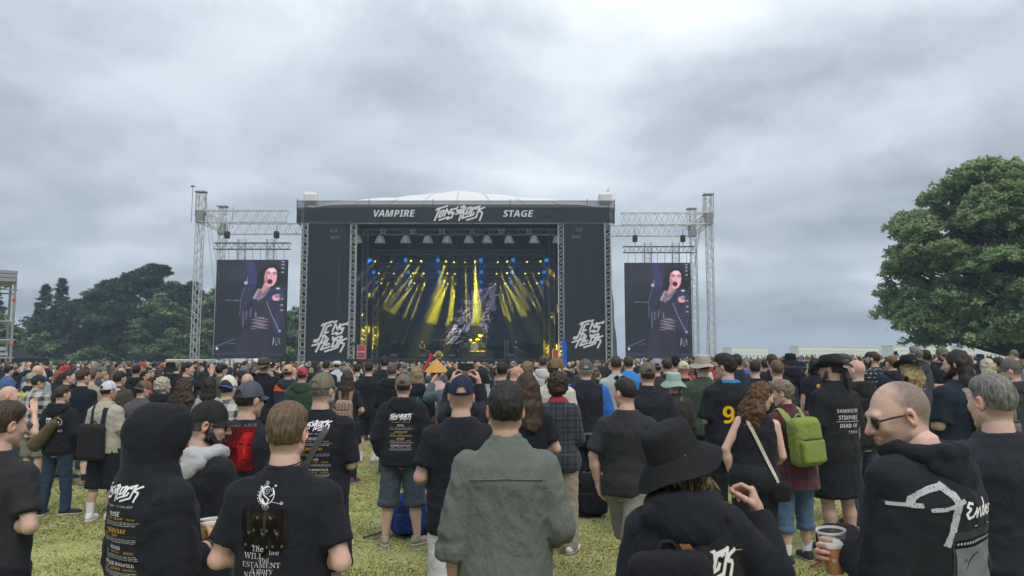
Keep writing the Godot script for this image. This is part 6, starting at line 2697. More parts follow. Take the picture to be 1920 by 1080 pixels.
		if P.has("rolled"):
			for q in [[1.375, 0.0]]:
				var pts := PackedVector3Array()
				for i in 15:
					var x := (i - 7) * 0.0235
					var at := Vector3(x, q[0] - 0.06 * absf(x), 0)
					var best := Vector3(at.x, at.y, -1)
					for v in g.v:
						if absf(v.x - at.x) < 0.012 and absf(v.y - at.y) < 0.014 and v.z > best.z:
							best.z = v.z
					pts.append(best + Vector3(0, 0, 0.0015))
				var rr := PackedFloat32Array()
				rr.resize(15)
				rr.fill(0.0032)
				var sg := Geo.new()
				sg.tube(pts, rr, 5)
				part(sh, "seam", sg, mt)
		if P.has("yoke"):  # a second colour over the shoulders
			var yk := Geo.new()
			for i in range(0, g.ix.size(), 3):
				var c := (g.v[g.ix[i]] + g.v[g.ix[i + 1]] + g.v[g.ix[i + 2]]) / 3.0
				if (P.yoke[0] > 0.0 and c.y > P.yoke[0] and absf(c.x) < P.yoke[2] or P.yoke[0] < 0.0 and absf(c.x) > P.yoke[2] and c.y > 0.9) and c.y < 1.6:
					for q in 3:
						var k := g.ix[i + q]
						yk.vert(g.v[k] + g.n[k] * 0.002, g.n[k])
						yk.ix.append(yk.v.size() - 1)
			if not yk.ix.is_empty():
				part(sh, "colour_panel", yk, cloth(P.yoke[1], 1.0))
	# legs
	var bot: Array = P.get("bot", ["jeans", lin(0.05, 0.07, 0.1)])
	var bk: String = bot[0]
	if bk != "none":
		var len: float = {"jeans": 1.0, "trousers": 1.0, "shorts": 0.5, "longshorts": 0.6, "capri": 0.72, "leggings": 1.0, "kilt": 0.5, "skirt": 0.4}.get(bk, 1.0)
		var wide: float = {"jeans": 0.016, "trousers": 0.02, "shorts": 0.03, "longshorts": 0.03, "capri": 0.018, "leggings": 0.006, "kilt": 0.02, "skirt": 0.02}.get(bk, 0.016)
		F = Field.new(Vector3(minf(lo.x, -0.32), 0.0, lo.z), Vector3(maxf(hi.x, 0.32), 1.1, hi.z), cell)
		if bk in ["kilt", "skirt"]:
			var hy: float = P.get("skirt_hem", 0.52)
			F.stack([[hy - 0.05, 0.225 + fat * 0.05, 0.185, 0.0], [hy, 0.225 + fat * 0.05, 0.185, 0.0], [0.86, 0.18 * grow, 0.13 * grow, 0.012], [1.03, 0.155 * grow, 0.115 * grow, 0.0], [1.1, 0.15, 0.11, 0.0]], 0.01, hy, 1.03, 0.02)
		else:
			F.stack(rows, 0.011, 0.82, 1.03, 0.03)
			for s in 2:
				var l: Array = L[s]
				var kn: Vector3 = l[1]
				if len <= 0.62:
					F.cone(l[0] + Vector3(0, 0.02, 0), l[0].lerp(l[2], len), 0.088 * grow + wide * 0.5, 0.07 * grow + wide, 0.04)
				else:
					var e: Vector3 = l[0].lerp(l[2], len) if len < 1.0 else l[2] - Vector3(0, 0.035, 0)
					F.cap(l[0], kn, 0.085 * grow + wide * 0.7, 0.058 * grow + wide, 0.04)
					F.cone(kn, e, 0.058 * grow + wide, (0.05 if len < 1.0 else 0.048) * grow + wide * (1.0 if bk != "leggings" else 0.3), 0.02)
					if len < 1.0 or P.has("turned"):
						F.cone(e + Vector3(0, 0.05, 0), e + Vector3(0, 0.0, 0), 0.062 * grow + wide, 0.062 * grow + wide, 0.004)
				if P.has("turned") and len <= 0.62:
					var e: Vector3 = l[0].lerp(l[2], len)
					F.cone(e + Vector3(0, 0.055, 0), e, 0.078 * grow + wide, 0.078 * grow + wide, 0.004)
		g = F.geo()
		if lod < 2:
			wrinkle(g, 0.007, sd + 3.0, Vector3(5, 7, 5))
		else:
			g.smooth()
		bend(g, P)
		part(t, {"longshorts": "shorts", "capri": "jeans"}.get(bk, bk), g, bot[1] if bot[1] is Material else cloth(bot[1], 1.2))
	# shoes
	if not P.has("noshoes"):
		for s in 2:
			var sh := group_part(t, "shoe")
			sh.position = Vector3(feet[s][0], 0, feet[s][1])
			sh.rotation.y = deg_to_rad((14.0 if s == 0 else -14.0) + P.get("toe", [0, 0])[s])
			var sg := shoe_geo()
			part(sh, "upper", sg[0], paint(P.get("shoe", lin(0.02, 0.02, 0.022)), 0.75))
			part(sh, "sole", sg[1], paint(P.get("sole", lin(0.25, 0.25, 0.24)), 0.8))
			if P.has("sock"):
				var k := Geo.new()
				var a: Vector3 = L[s][2]
				k.rod(Vector3(0, 0.08, 0.0), Vector3(a.x - feet[s][0], 0.2 if not P.has("sock_h") else P.sock_h, -0.0), 0.043, 12, Color.WHITE, 0.05 * grow)
				part(sh, "sock", k, cloth(P.sock, 0.5))
	# hair, beard, hat, glasses: in head coordinates
	var hn := bx * hx
	if heads_scale != 1.0:
		hn = hn * Transform3D(Basis.from_scale(Vector3(heads_scale, heads_scale, heads_scale)), Vector3.ZERO)
	var hair: Array = P.get("hair", ["short", lin(0.05, 0.035, 0.025)])
	if hair[0] != "none":
		var hm := hair_mat(hair[1])
		var o := MeshInstance3D.new()
		o.name = "hair"
		o.mesh = cached_mesh("hair" + hair[0] + str(fine) + str(P.has("hat")), hair_geo(hair[0], fine, P.has("hat")))
		o.material_override = hm
		o.transform = hn
		t.add_child(o)
	if P.has("beard"):
		var o := MeshInstance3D.new()
		o.name = "beard"
		o.mesh = cached_mesh("beard" + P.beard[0] + str(fine), beard_geo(P.beard[0], fine))
		o.material_override = hair_mat(P.beard[1])
		o.transform = hn
		t.add_child(o)
	if P.has("hat"):
		var ht: Array = P.hat
		var hs: float = P.get("hat_scale", 1.0)
		var q := group_part(t, "hat" if not ht[0] in ["cap", "snapback"] else "cap")
		q.transform = hn * Transform3D(Basis(Vector3.UP, deg_to_rad(180.0 if ht.size() > 3 and ht[3] == "back" else 0.0)) * Basis(Vector3.RIGHT, deg_to_rad(ht[2] if ht.size() > 2 else 4.0)) * Basis.from_scale(Vector3(hs, hs, hs)), Vector3(0, 0.016 if hs > 1.1 else 0.0, 0.006 if hs > 1.1 else 0.0))
		for pt in hat_parts(ht[0]):
			var o := MeshInstance3D.new()
			o.name = pt[0]
			o.mesh = cached_mesh("hat" + ht[0] + pt[0], pt[1])
			var col: Color = ht[1]
			if pt[0] == "visor" and P.has("visor"):
				col = P.visor
			if pt[0] == "brim" and P.has("brim"):
				col = P.brim
			var k: float = pt[2]
			o.material_override = hat_mat(Color(col.r * k, col.g * k, col.b * k))
			q.add_child(o, true)
	if P.has("glasses"):
		var q := group_part(t, "glasses")
		q.transform = hn * Transform3D(Basis(), Vector3(0, 0.0, 0)) if P.glasses == "eyes" else hn * Transform3D(Basis(Vector3.RIGHT, 0.5), Vector3(0, 0.085, 0.03))
		var k := Geo.new()
		for s in [-1.0, 1.0]:
			k.tube(PackedVector3Array([Vector3(0.066 * s, 0.008, -0.088), Vector3(0.078 * s, 0.01, -0.05), Vector3(0.083 * s, 0.008, 0.005), Vector3(0.082 * s, -0.008, 0.025)]), PackedFloat32Array([0.0042, 0.004, 0.0032, 0.003]), 6)
		k.rod(Vector3(-0.064, 0.012, -0.09), Vector3(0.064, 0.012, -0.09), 0.0032, 6)
		part(q, "frame", k, paint(lin(0.01, 0.01, 0.012), 0.3))
		for s in [-1.0, 1.0]:
			k = Geo.new()
			k.lathe([Vector2(0.0, 0.004), Vector2(0.016, 0.0035), Vector2(0.0235, 0.0), Vector2(0.02, -0.003), Vector2(0.0, -0.003)], 16, Vector3(0.033 * s, 0.0, -0.096), Color.WHITE, Basis(Vector3.RIGHT, -PI / 2) * Basis.from_scale(Vector3(1.2, 1, 0.95)))
			part(q, "lens", k, paint(lin(0.012, 0.012, 0.014), 0.12))
	if P.has("muffs"):
		var q := group_part(t, "ear_defenders")
		q.transform = hn
		var k := Geo.new()
		var pts := PackedVector3Array()
		var rr := PackedFloat32Array()
		for i in 11:
			var a := PI * i / 10.0
			pts.append(Vector3(cos(a) * 0.095, 0.01 + sin(a) * 0.12, 0.01))
			rr.append(0.01)
		k.tube(pts, rr, 6)
		part(q, "headband", k, paint(P.muffs, 0.5))
		for s in [-1.0, 1.0]:
			k = Geo.new()
			k.tube(PackedVector3Array([Vector3(0.08 * s, 0, 0.01), Vector3(0.115 * s, 0, 0.01), Vector3(0.125 * s, 0, 0.01)]), PackedFloat32Array([0.038, 0.038, 0.028]), 14)
			part(q, "ear_cup", k, paint(P.muffs, 0.5))
	t.set_meta("joints", [J, bx, hx, rows, HX])
	return t


var meshes_ := {}


func cached_mesh(key: String, g: Geo) -> ArrayMesh:
	if not meshes_.has(key):
		g.has_c = true
		meshes_[key] = g.mesh()
	return meshes_[key]


func skin_mat(c: Color) -> StandardMaterial3D:
	var key := "skin" + c.to_html()
	if not mats.has(key):
		var m := StandardMaterial3D.new()
		m.albedo_color = c
		m.vertex_color_use_as_albedo = true
		m.roughness = 0.55
		m.metallic_specular = 0.4
		m.subsurf_scatter_enabled = true
		m.subsurf_scatter_strength = 0.12
		mats[key] = m
	return mats[key]


func hair_mat(c: Color) -> StandardMaterial3D:
	var key := "hair" + c.to_html()
	if not mats.has(key):
		var m := StandardMaterial3D.new()
		m.albedo_color = Color(c.r * 1.28, c.g * 1.28, c.b * 1.28)
		m.vertex_color_use_as_albedo = true
		m.roughness = 0.55
		m.metallic_specular = 0.35
		m.albedo_texture = streak_tex
		m.uv1_triplanar = true
		m.uv1_scale = Vector3(11, 2.2, 11)
		m.heightmap_enabled = true
		m.heightmap_texture = streak_tex
		m.heightmap_scale = 0.35
		mats[key] = m
	return mats[key]


func hat_mat(c: Color) -> StandardMaterial3D:
	var key := "hat" + c.to_html()
	if not mats.has(key):
		var m := StandardMaterial3D.new()
		m.albedo_color = c
		m.vertex_color_use_as_albedo = true
		m.roughness = 0.9
		m.metallic_specular = 0.25
		mats[key] = m
	return mats[key]


# the part of a top's back that carries a print, lifted off it by 2 mm
func cut_print(g: Geo, P: Dictionary) -> Geo:
	var r: Array = P.get("print_at", [0.0, 1.2, 0.3, 0.4])
	var o := Geo.new()
	var map := {}
	for i in range(0, g.ix.size(), 3):
		var ok := true
		for q in 3:
			var k := g.ix[i + q]
			var p := g.v[k]
			if g.n[k].z < 0.0 or absf(p.x - r[0]) > r[2] * 0.5 + 0.03 or absf(p.y - r[1]) > r[3] * 0.5 + 0.03 or p.z < 0.0:
				ok = false
				break
		if not ok:
			continue
		for q in 3:
			var k := g.ix[i + q]
			if not map.has(k):
				var p := g.v[k]
				map[k] = o.vert(p + g.n[k] * 0.0025, g.n[k], Vector2((p.x - r[0]) / r[2] + 0.5, 0.5 - (p.y - r[1]) / r[3]))
			o.ix.append(map[k])
	return o


func surf(P_rows: Array, grow: float, x: float, y: float, back: bool) -> Vector3:
	var j := 0
	while j < P_rows.size() - 2 and P_rows[j + 1][0] < y:
		j += 1
	var A: Array = P_rows[j]
	var B: Array = P_rows[j + 1]
	var t := clampf((y - A[0]) / (B[0] - A[0]), 0, 1)
	var wx: float = lerpf(A[1], B[1], t) + grow
	var wz: float = lerpf(A[2], B[2], t) + grow
	var zc: float = lerpf(A[3], B[3], t)
	var e := sqrt(maxf(1.0 - pow(x / wx, 2.0), 0.02))
	return Vector3(x, y, zc + (wz * e if back else -wz * e))


func ribbon(g: Geo, pts: PackedVector3Array, half: float, thick := 0.14):
	var rr := PackedFloat32Array()
	rr.resize(pts.size())
	rr.fill(half)
	var k0 := g.v.size()
	var m := pts.size()
	for i in m:
		var d := (pts[mini(i + 1, m - 1)] - pts[maxi(i - 1, 0)]).normalized()
		var out := Vector3(pts[i].x * 0.6, 0, pts[i].z)
		if pts[i].y > 1.44:
			out = Vector3(pts[i].x * 0.3, 0.16, pts[i].z)
		var side := d.cross(out).normalized()
		var nn := side.cross(d).normalized()
		var ring := [side * half, side * half * 0.9 + nn * half * thick, -side * half * 0.9 + nn * half * thick, -side * half, -nn * half * thick]
		for q in ring:
			g.vert(pts[i] + q, (nn if q.dot(nn) >= -0.0001 else -nn))
	for i in m - 1:
		for j in 5:
			var a := k0 + i * 5 + j
			var b := k0 + i * 5 + (j + 1) % 5
			g.ix.append_array(PackedInt32Array([a, b, b + 5, a, b + 5, a + 5]))

# ---------------------------------------------------------------- prints on clothes
var BLACK := lin(0.016, 0.0175, 0.0225)
var CHARCOAL := lin(0.028, 0.029, 0.032)
var BROWN := lin(0.062, 0.04, 0.026)
var LIGHTBROWN := lin(0.15, 0.1, 0.058)
var DARK := lin(0.03, 0.024, 0.02)
var DARKGREY := lin(0.1, 0.095, 0.09)
var GREY := lin(0.2, 0.19, 0.175)
var LIGHTGREY := lin(0.4, 0.39, 0.37)
var BLOND := lin(0.36, 0.26, 0.13)
var AUBURN := lin(0.13, 0.065, 0.03)
var KHAKI := lin(0.15, 0.14, 0.1)
var DENIM := lin(0.13, 0.17, 0.23)
var PINK := lin(0.6, 0.385, 0.31)
var TAN := lin(0.5, 0.32, 0.23)


func fabric(key: String, im: Image, sc: float) -> StandardMaterial3D:
	if mats.has(key):
		return mats[key]
	var m: StandardMaterial3D = cloth(Color.WHITE).duplicate()
	m.albedo_texture = ImageTexture.create_from_image(im)
	m.uv1_scale = Vector3(sc, sc, sc)
	m.heightmap_scale = 0.6
	mats[key] = m
	return m


func linen() -> StandardMaterial3D:
	var m: StandardMaterial3D = cloth(lin(0.12, 0.137, 0.122), 1.0).duplicate()
	m.uv1_scale = Vector3(2.2, 1.3, 2.2)
	return m


func plaid(kind: int) -> StandardMaterial3D:
	var key := "plaid%d" % kind
	if mats.has(key):
		return mats[key]
	var im := Image.create(128, 128, false, Image.FORMAT_RGB8)
	for y in 128:
		for x in 128:
			var c: Color
			if kind == 2:
				c = Color(0.5, 0.5, 0.49).lerp(Color(0.012, 0.012, 0.014), (0.5 if x < 64 else 0.0) + (0.5 if y < 64 else 0.0))
			else:
				var b := Color(0.014, 0.016, 0.024) if kind == 0 else Color(0.045, 0.018, 0.025)
				var h := Color(0.045, 0.05, 0.06) if kind == 0 else Color(0.1, 0.022, 0.03)
				c = b.lerp(h, (0.5 if x % 64 < 30 else 0.0) + (0.5 if y % 64 < 30 else 0.0))
				if x % 64 in [44, 45, 50] or y % 64 in [44, 45, 50]:
					c = c.lerp(Color(0.2, 0.21, 0.23) if kind == 0 else Color(0.12, 0.1, 0.12), 0.6)
			im.set_pixel(x, y, c.linear_to_srgb())
	return fabric(key, im, 7.0 if kind == 2 else 4.2)


func spots() -> StandardMaterial3D:
	if mats.has("spots"):
		return mats["spots"]
	var p := Pic.new(256, 256, lin(0.018, 0.022, 0.036))
	for i in 4:
		for j in 4:
			var c := Vector2(32 + i * 64 + (32 if j % 2 else 0), 32 + j * 64)
			var q := Vector2(fposmod(c.x, 256), c.y)
			p.poly(PackedVector2Array([q + Vector2(-16, 0), q + Vector2(-12, -9), q + Vector2(0, -13), q + Vector2(12, -9), q + Vector2(16, 0)]), lin(0.5, 0.52, 0.55))
			p.stroke([q + Vector2(-12, 0), q + Vector2(0, 16), q + Vector2(12, 0)], 2.0, lin(0.35, 0.37, 0.4))
	p.im.convert(Image.FORMAT_RGB8)
	return fabric("spots", p.im, 3.6)


func camo() -> StandardMaterial3D:
	if mats.has("camo"):
		return mats["camo"]
	var im := Image.create(128, 128, false, Image.FORMAT_RGB8)
	for y in 128:
		for x in 128:
			var a := fn.get_noise_2d(x * 0.055, y * 0.055)
			var c := Color(0.3, 0.28, 0.2) if a > 0.12 else Color(0.12, 0.12, 0.07) if a > -0.1 else Color(0.45, 0.44, 0.36) if a > -0.25 else Color(0.04, 0.04, 0.03)
			im.set_pixel(x, y, c.linear_to_srgb())
	return fabric("camo", im, 2.5)


func print_mat(kind: String) -> Material:
	if not prints.has(kind):
		prints[kind] = printed(draw_print(kind).tex(2))
	return prints[kind]


func draw_print(kind: String) -> Pic:
	var W := Color(0.86, 0.86, 0.88)
	var Y := Color(0.85, 0.68, 0.22)
	rng.seed = 17
	match kind:
		"lineup":
			var p := Pic.new(512, 768)
			draw_logo(p, logo_strokes(), Vector2(36, 24), 43.0, 15.0, W)
			p.text("OSLO, NORWAY  +  25-28.06.2025", Vector2(256, 190), 17, W, bold)
			var rows := [[["MUSE", 36, W]], [["DIZZY", 18, Y], ["EUROPE", 19, Y], ["FRIDAY", 19, Y], ["SKANK", 18, Y]], [["GREEN DAY", 36, Y]], [["OPETH", 20, Y], ["JINJER", 20, Y], ["DIZZY CULTURE", 13, Color(0.5, 0.5, 0.5)]], [["WITHIN", 30, W]], [["DIMMU", 20, Y], ["BEARTOOTH", 17, Y], ["KINGS", 20, Y]], [["AVENGED SEVENFOLD", 28, W]], [["TARJA", 20, Y], ["SKID ROW", 19, Y], ["CANTRELL", 18, Y]]]
			var y := 250.0
			for r in rows:
				var n: int = r.size()
				for i in n:
					var w: Array = r[i]
					p.text(w[0], Vector2(256 + (i - (n - 1) * 0.5) * 450.0 / maxf(n, 2), y), w[1], w[2], bold, true, 1.0, 0.12 if i % 2 else 0.0)
				y += 34 if n == 1 else 26
				if n > 1:
					for k in 3:
						var x := 40.0 + k * 6
						while x < 470 - k * 8:
							var l := rng.randf_range(14, 42)
							p.stroke([Vector2(x, y), Vector2(x + l, y)], 6.0, Color(0.7, 0.7, 0.72))
							x += l + 9
						y += 12
					p.stroke([Vector2(30, y), Vector2(482, y)], 2.0, Color(0.55, 0.55, 0.55))
					y += 32
			return p
		"emblem":
			var p := Pic.new(512, 784)
			var c := Vector2(262, 130)
			for k in 4:  # a ring of swelling strokes with curls
				var pts := []
				for i in 40:
					var a := -0.9 + i * 0.145
					pts.append(c + Vector2(cos(a) * (62 - k * 3), sin(a) * (70 - k * 2)) + Vector2(k * 4, 0))
				p.stroke(pts, 6.5 - k, W)
			for s in [[262, 215, 30, 1.0], [262, 100, 34, -1.0], [390, 190, 14, 1.0], [255, 32, 17, 1.0], [205, 70, 9, 1.0], [325, 58, 9, -1.0]]:
				var pts := []
				for i in 34:
					var a := i * 0.36 * float(s[3])
					var r: float = s[2] * (1.0 - i / 36.0)
					pts.append(Vector2(s[0] + cos(a) * r, s[1] + sin(a) * r))
				p.stroke(pts, 4.5, W)
			p.stroke([Vector2(215, 80), Vector2(240, 130), Vector2(285, 165), Vector2(268, 205)], 10.0, W)
			p.stroke([Vector2(232, 160), Vector2(250, 190), Vector2(262, 200)], 15.0, W)
			p.stroke([Vector2(305, 75), Vector2(318, 120), Vector2(290, 140)], 9.0, W)
			p.stroke([Vector2(300, 180), Vector2(345, 186), Vector2(378, 196)], 4.5, W)
			for i in 12:
				var a := 1.3 + i * 0.3
				p.oval(c + Vector2(cos(a) * 74, sin(a) * 82), Vector2(5, 5), W)
			# a brown group portrait: five plain seated and standing figures
			var sep := Color(0.36, 0.3, 0.235)
			for i in 22:
				var x := 70 + i * 17.5
				var v := rng.randf_range(0.5, 1.2) * (1.0 - 0.7 * absf(i - 10.5) / 11.0 * (1.0 if i % 3 else 0.6))
				p.soft(Vector2(x, 385), Vector2(15, 190), Color(sep.r * v, sep.g * v, sep.b * v, 0.8))
			for q in [[205, 300, 0.9], [318, 300, 0.9], [130, 425, 1.0], [252, 430, 1.05], [370, 425, 1.0]]:
				var x: float = q[0]
				var y2: float = q[1]
				p.soft(Vector2(x, y2 + 95), Vector2(56, 100), Color(0.04, 0.036, 0.034, 1.0))
				p.poly(PackedVector2Array([Vector2(x - 9, y2), Vector2(x + 9, y2), Vector2(x + 44, y2 + 42), Vector2(x + 40, y2 + 120), Vector2(x - 40, y2 + 120), Vector2(x - 44, y2 + 42)]), Color(0.05, 0.045, 0.042))
				p.oval(Vector2(x, y2), Vector2(15, 20), Color(0.55, 0.47, 0.38))
				p.soft(Vector2(x + 5, y2 + 3), Vector2(11, 16), Color(0.26, 0.21, 0.17, 0.9))
				p.oval(Vector2(x, y2 - 14), Vector2(16, 10), Color(0.1, 0.085, 0.07))
				p.stroke([Vector2(x, y2 + 28), Vector2(x, y2 + 44)], 5.0, Color(0.3, 0.27, 0.23))
				for s in [-1.0, 1.0]:
					p.oval(Vector2(x + s * 36, y2 + 110), Vector2(10, 13), Color(0.4, 0.34, 0.27))
			var w := [["The", 210, 560, 62, 0.0], ["last", 345, 588, 52, 0.06], ["WILL", 172, 618, 66, 0.0], ["and", 260, 648, 50, 0.02], ["ESTAMENT", 232, 690, 62, 0.0], ["A story", 240, 734, 58, 0.02], ["NEVER", 190, 776, 66, 0.0]]
			for q in w:
				p.text(q[0], Vector2(q[1], q[2]), q[3] * 0.72, W, serif, true, 1.0, 0.0, q[4])
			return p
		"amp":
			var p := Pic.new(512, 776)
			var G := Color(0.66, 0.68, 0.7)
			# script lettering with a broad brush initial
			var f := func(l: Array) -> Array: return l.map(func(v): return Vector2(v[0], v[1]))
			p.stroke(f.call([[14, 128], [24, 92], [60, 68], [120, 48], [168, 36]]), 34, G)
			p.stroke(f.call([[18, 126], [58, 130]]), 26, G)
			p.stroke(f.call([[166, 30], [206, 78], [214, 120], [200, 190], [176, 280], [156, 330]]), 40, G)
			p.stroke(f.call([[92, 152], [150, 150], [214, 128], [250, 110]]), 22, G)
			p.stroke(f.call([[300, 128], [274, 122], [258, 140], [284, 154], [256, 176], [268, 200], [306, 194], [330, 158]]), 15, W)
			p.stroke(f.call([[330, 150], [334, 200], [348, 162], [366, 152], [370, 200], [388, 192]]), 13, W)
			p.stroke(f.call([[424, 158], [402, 152], [392, 184], [414, 200], [432, 112], [436, 200]]), 13, W)
			p.stroke(f.call([[446, 182], [474, 168], [460, 152], [448, 184], [466, 200], [486, 188], [492, 156], [508, 154]]), 12, W)
			for i in 520:  # worn ink
				p.im.fill_rect(Rect2i(rng.randi_range(10, 250), rng.randi_range(30, 340), rng.randi_range(1, 4), rng.randi_range(1, 3)), Color(0, 0, 0, 0))
			# the amplifier
			p.poly(PackedVector2Array([Vector2(186, 268), Vector2(508, 250), Vector2(508, 300), Vector2(180, 316)]), Color(0.2, 0.215, 0.23))
			p.poly(PackedVector2Array([Vector2(180, 316), Vector2(196, 314), Vector2(206, 690), Vector2(188, 690)]), Color(0.2, 0.215, 0.23))
			p.poly(PackedVector2Array([Vector2(196, 312), Vector2(508, 296), Vector2(508, 336), Vector2(196, 350)]), Color(0.04, 0.045, 0.05))
			for i in 17:
				p.oval(Vector2(214 + i * 18, 331 - i * 0.9), Vector2(7, 8), Color(0.6, 0.62, 0.64))
			p.poly(PackedVector2Array([Vector2(200, 354), Vector2(508, 340), Vector2(508, 680), Vector2(208, 690)]), Color(0.44, 0.46, 0.48))
			for i in 82:
				p.im.fill_rect(Rect2i(208, 356 + i * 4, 300, 1), Color(0.34, 0.36, 0.38))
			for x in [184, 340, 470]:
				p.oval(Vector2(x, 246), Vector2(12, 5), G)
			p.stroke(f.call([[248, 430], [268, 412], [282, 436], [312, 398], [350, 384]]), 5, Color(0.1, 0.1, 0.11))
			p.stroke(f.call([[262, 462], [286, 432], [346, 380]]), 5, Color(0.1, 0.1, 0.11))
			p.text("DELUXE REVERB-AMP", Vector2(350, 735), 40, G, bold, true, 0.72)
			return p
		"red":
			var p := Pic.new(400, 640)
			p.poly(PackedVector2Array([Vector2(30, 90), Vector2(372, 84), Vector2(376, 600), Vector2(36, 590)]), Color(0.36, 0.03, 0.045))
			for i in 60:
				var c := Vector2(rng.randf_range(40, 370), rng.randf_range(95, 590))
				p.soft(c, Vector2(rng.randf_range(15, 60), rng.randf_range(30, 110)), Color(rng.randf_range(0.15, 0.62), 0.03, 0.05, 0.4), rng.randf_range(-0.3, 0.3))
			for i in 26:
				var x := rng.randf_range(40, 240)
				p.stroke([Vector2(x, 100), Vector2(x - 15, 300), Vector2(x - 30, 570)], rng.randf_range(3, 9), Color(rng.randf_range(0.08, 0.3), 0.015, 0.03))
			p.soft(Vector2(270, 330), Vector2(85, 190), Color(0.72, 0.1, 0.1, 0.75))
			p.soft(Vector2(245, 280), Vector2(34, 14), Color(0.1, 0.01, 0.02, 1.0))
			p.soft(Vector2(330, 285), Vector2(26, 13), Color(0.1, 0.01, 0.02, 1.0))
			p.soft(Vector2(285, 365), Vector2(13, 60), Color(0.82, 0.28, 0.26, 0.8))
			p.soft(Vector2(282, 470), Vector2(42, 12), Color(0.25, 0.02, 0.03, 1.0))
			p.soft(Vector2(300, 180), Vector2(60, 45), Color(0.75, 0.16, 0.15, 0.6))
			p.text("STILL  LIFE", Vector2(205, 60), 34, Color(0.6, 0.57, 0.56), serif, true, 1.25, 0.15)
			return p
		"number":
			var p := Pic.new(400, 360)
			for q in [[108, "9"], [290, "5"]]:
				for d in 9:
					p.text(q[1], Vector2(q[0] + 7 * cos(d * 0.785), 190 + 7 * sin(d * 0.785)), 235, Color(0.28, 0.22, 0.03), bold, true, 0.95)
				p.text(q[1], Vector2(q[0], 190), 232, Color(0.9, 0.72, 0.06), bold, true, 0.95)
			return p
		"words":
			var p := Pic.new(400, 340)
			p.text("SAMHOLTEN", Vector2(200, 60), 44, W, bold)
			p.text("STIXPRISE", Vector2(200, 140), 50, W, bold)
			p.stroke([Vector2(20, 185), Vector2(385, 185)], 6, W)
			p.text("DEAD  OR", Vector2(200, 235), 46, W, bold)
			p.text("1 9 8 4", Vector2(240, 310), 36, W, bold)
			for i in 700:
				p.im.fill_rect(Rect2i(rng.randi_range(0, 396), rng.randi_range(0, 336), rng.randi_range(1, 6), 2), Color(0, 0, 0, 0))
			return p
		"stamps":
			var p := Pic.new(400, 294)
			p.poly(PackedVector2Array([Vector2(66, 30), Vector2(176, 30), Vector2(176, 190), Vector2(66, 190)]), W)
			p.oval(Vector2(105, 80), Vector2(20, 24), Color(0.02, 0.02, 0.025))
			p.poly(PackedVector2Array([Vector2(78, 110), Vector2(132, 110), Vector2(128, 180), Vector2(82, 180)]), Color(0.02, 0.02, 0.025))
			p.poly(PackedVector2Array([Vector2(140, 60), Vector2(164, 50), Vector2(164, 96), Vector2(140, 100)]), Color(0.02, 0.02, 0.025))
			p.text("HANG ON", Vector2(122, 220), 30, W, bold)
			for k in 2:
				p.oval(Vector2(290, 100), Vector2(78 - k * 14, 78 - k * 14), W if k == 0 else Color(0.02, 0.02, 0.025))
			p.oval(Vector2(290, 110), Vector2(34, 26), W)
			for i in 16:
				var a := TAU * i / 16
				p.oval(Vector2(290 + cos(a) * 71, 100 + sin(a) * 71), Vector2(5, 5), Color(0.02, 0.02, 0.025))
			p.text("NT", Vector2(330, 270), 40, W, bold)
			return p
		"bluelogo", "smoke", "yellow", "blue", "redtext", "rock", "patch", "hemtext":
			var p := Pic.new(300, 300) if kind != "hemtext" else Pic.new(512, 90)
			match kind:
				"hemtext":
					p.text("erikgundersen.no", Vector2(250, 45), 44, Color(0.62, 0.63, 0.66), bold)
				"bluelogo":
					for i in 40:
						var c := Vector2(rng.randf_range(60, 240), rng.randf_range(60, 240))
						p.stroke([c, c + Vector2(rng.randf_range(-20, 30), rng.randf_range(-50, 50)), c + Vector2(rng.randf_range(-30, 30), rng.randf_range(-60, 60))], rng.randf_range(4, 9), Color(0.3, 0.5, 0.68))
				"smoke":
					for i in 60:
						var c := Vector2(rng.randf_range(40, 260), rng.randf_range(50, 280))
						var v := rng.randf_range(0.1, 0.38)
						p.soft(c, Vector2(rng.randf_range(10, 34), rng.randf_range(8, 20)), Color(v, v, v * 1.08, 0.6), rng.randf() * 3)
				"yellow":
					p.oval(Vector2(150, 110), Vector2(60, 50), Color(0.8, 0.66, 0.1))
					p.text("C", Vector2(150, 215), 120, W, bold)
				"blue":
					p.text("SYLOSIS", Vector2(150, 50), 54, Color(0.1, 0.26, 0.36), serif)
					for i in 7:
						p.text(["ULM 04.02", "BERN 05.02", "LYON 07.02", "KOLN 08.02", "OSLO 10.02", "LUND 11.02", "BERGEN 13.02"][i], Vector2(150, 110 + i * 26), 20, Color(0.09, 0.2, 0.28), bold)
				"redtext":
					p.text("AMORPHIS", Vector2(150, 50), 50, Color(0.7, 0.7, 0.72), bold)
					for i in 30:
						p.soft(Vector2(rng.randf_range(60, 240), rng.randf_range(110, 270)), Vector2(26, 26), Color(0.35, 0.03, 0.05, 0.5))
				"rock":
					p.text("ROCK", Vector2(150, 150), 80, W, bold, true, 1.0, 0.3)
				"patch":
					var lk := logo_strokes()
					draw_logo(p, lk.slice(11), Vector2(-330, 30), 62.0, 34.0, Color(0.35, 0.27, 0.1))
					draw_logo(p, lk.slice(11), Vector2(-330, 30), 62.0, 22.0, W)
					p.text("2025", Vector2(150, 270), 44, W, bold)
			return p
	return Pic.new(8, 8)


# ---------------------------------------------------------------- bags, cups, phones
func carried(called: String, label: String, category: String, who: Node3D, group := "") -> Node3D:
	var t := thing(called, label, category, Vector3.ZERO, 0.0, group)
	t.transform = who.transform
	return t


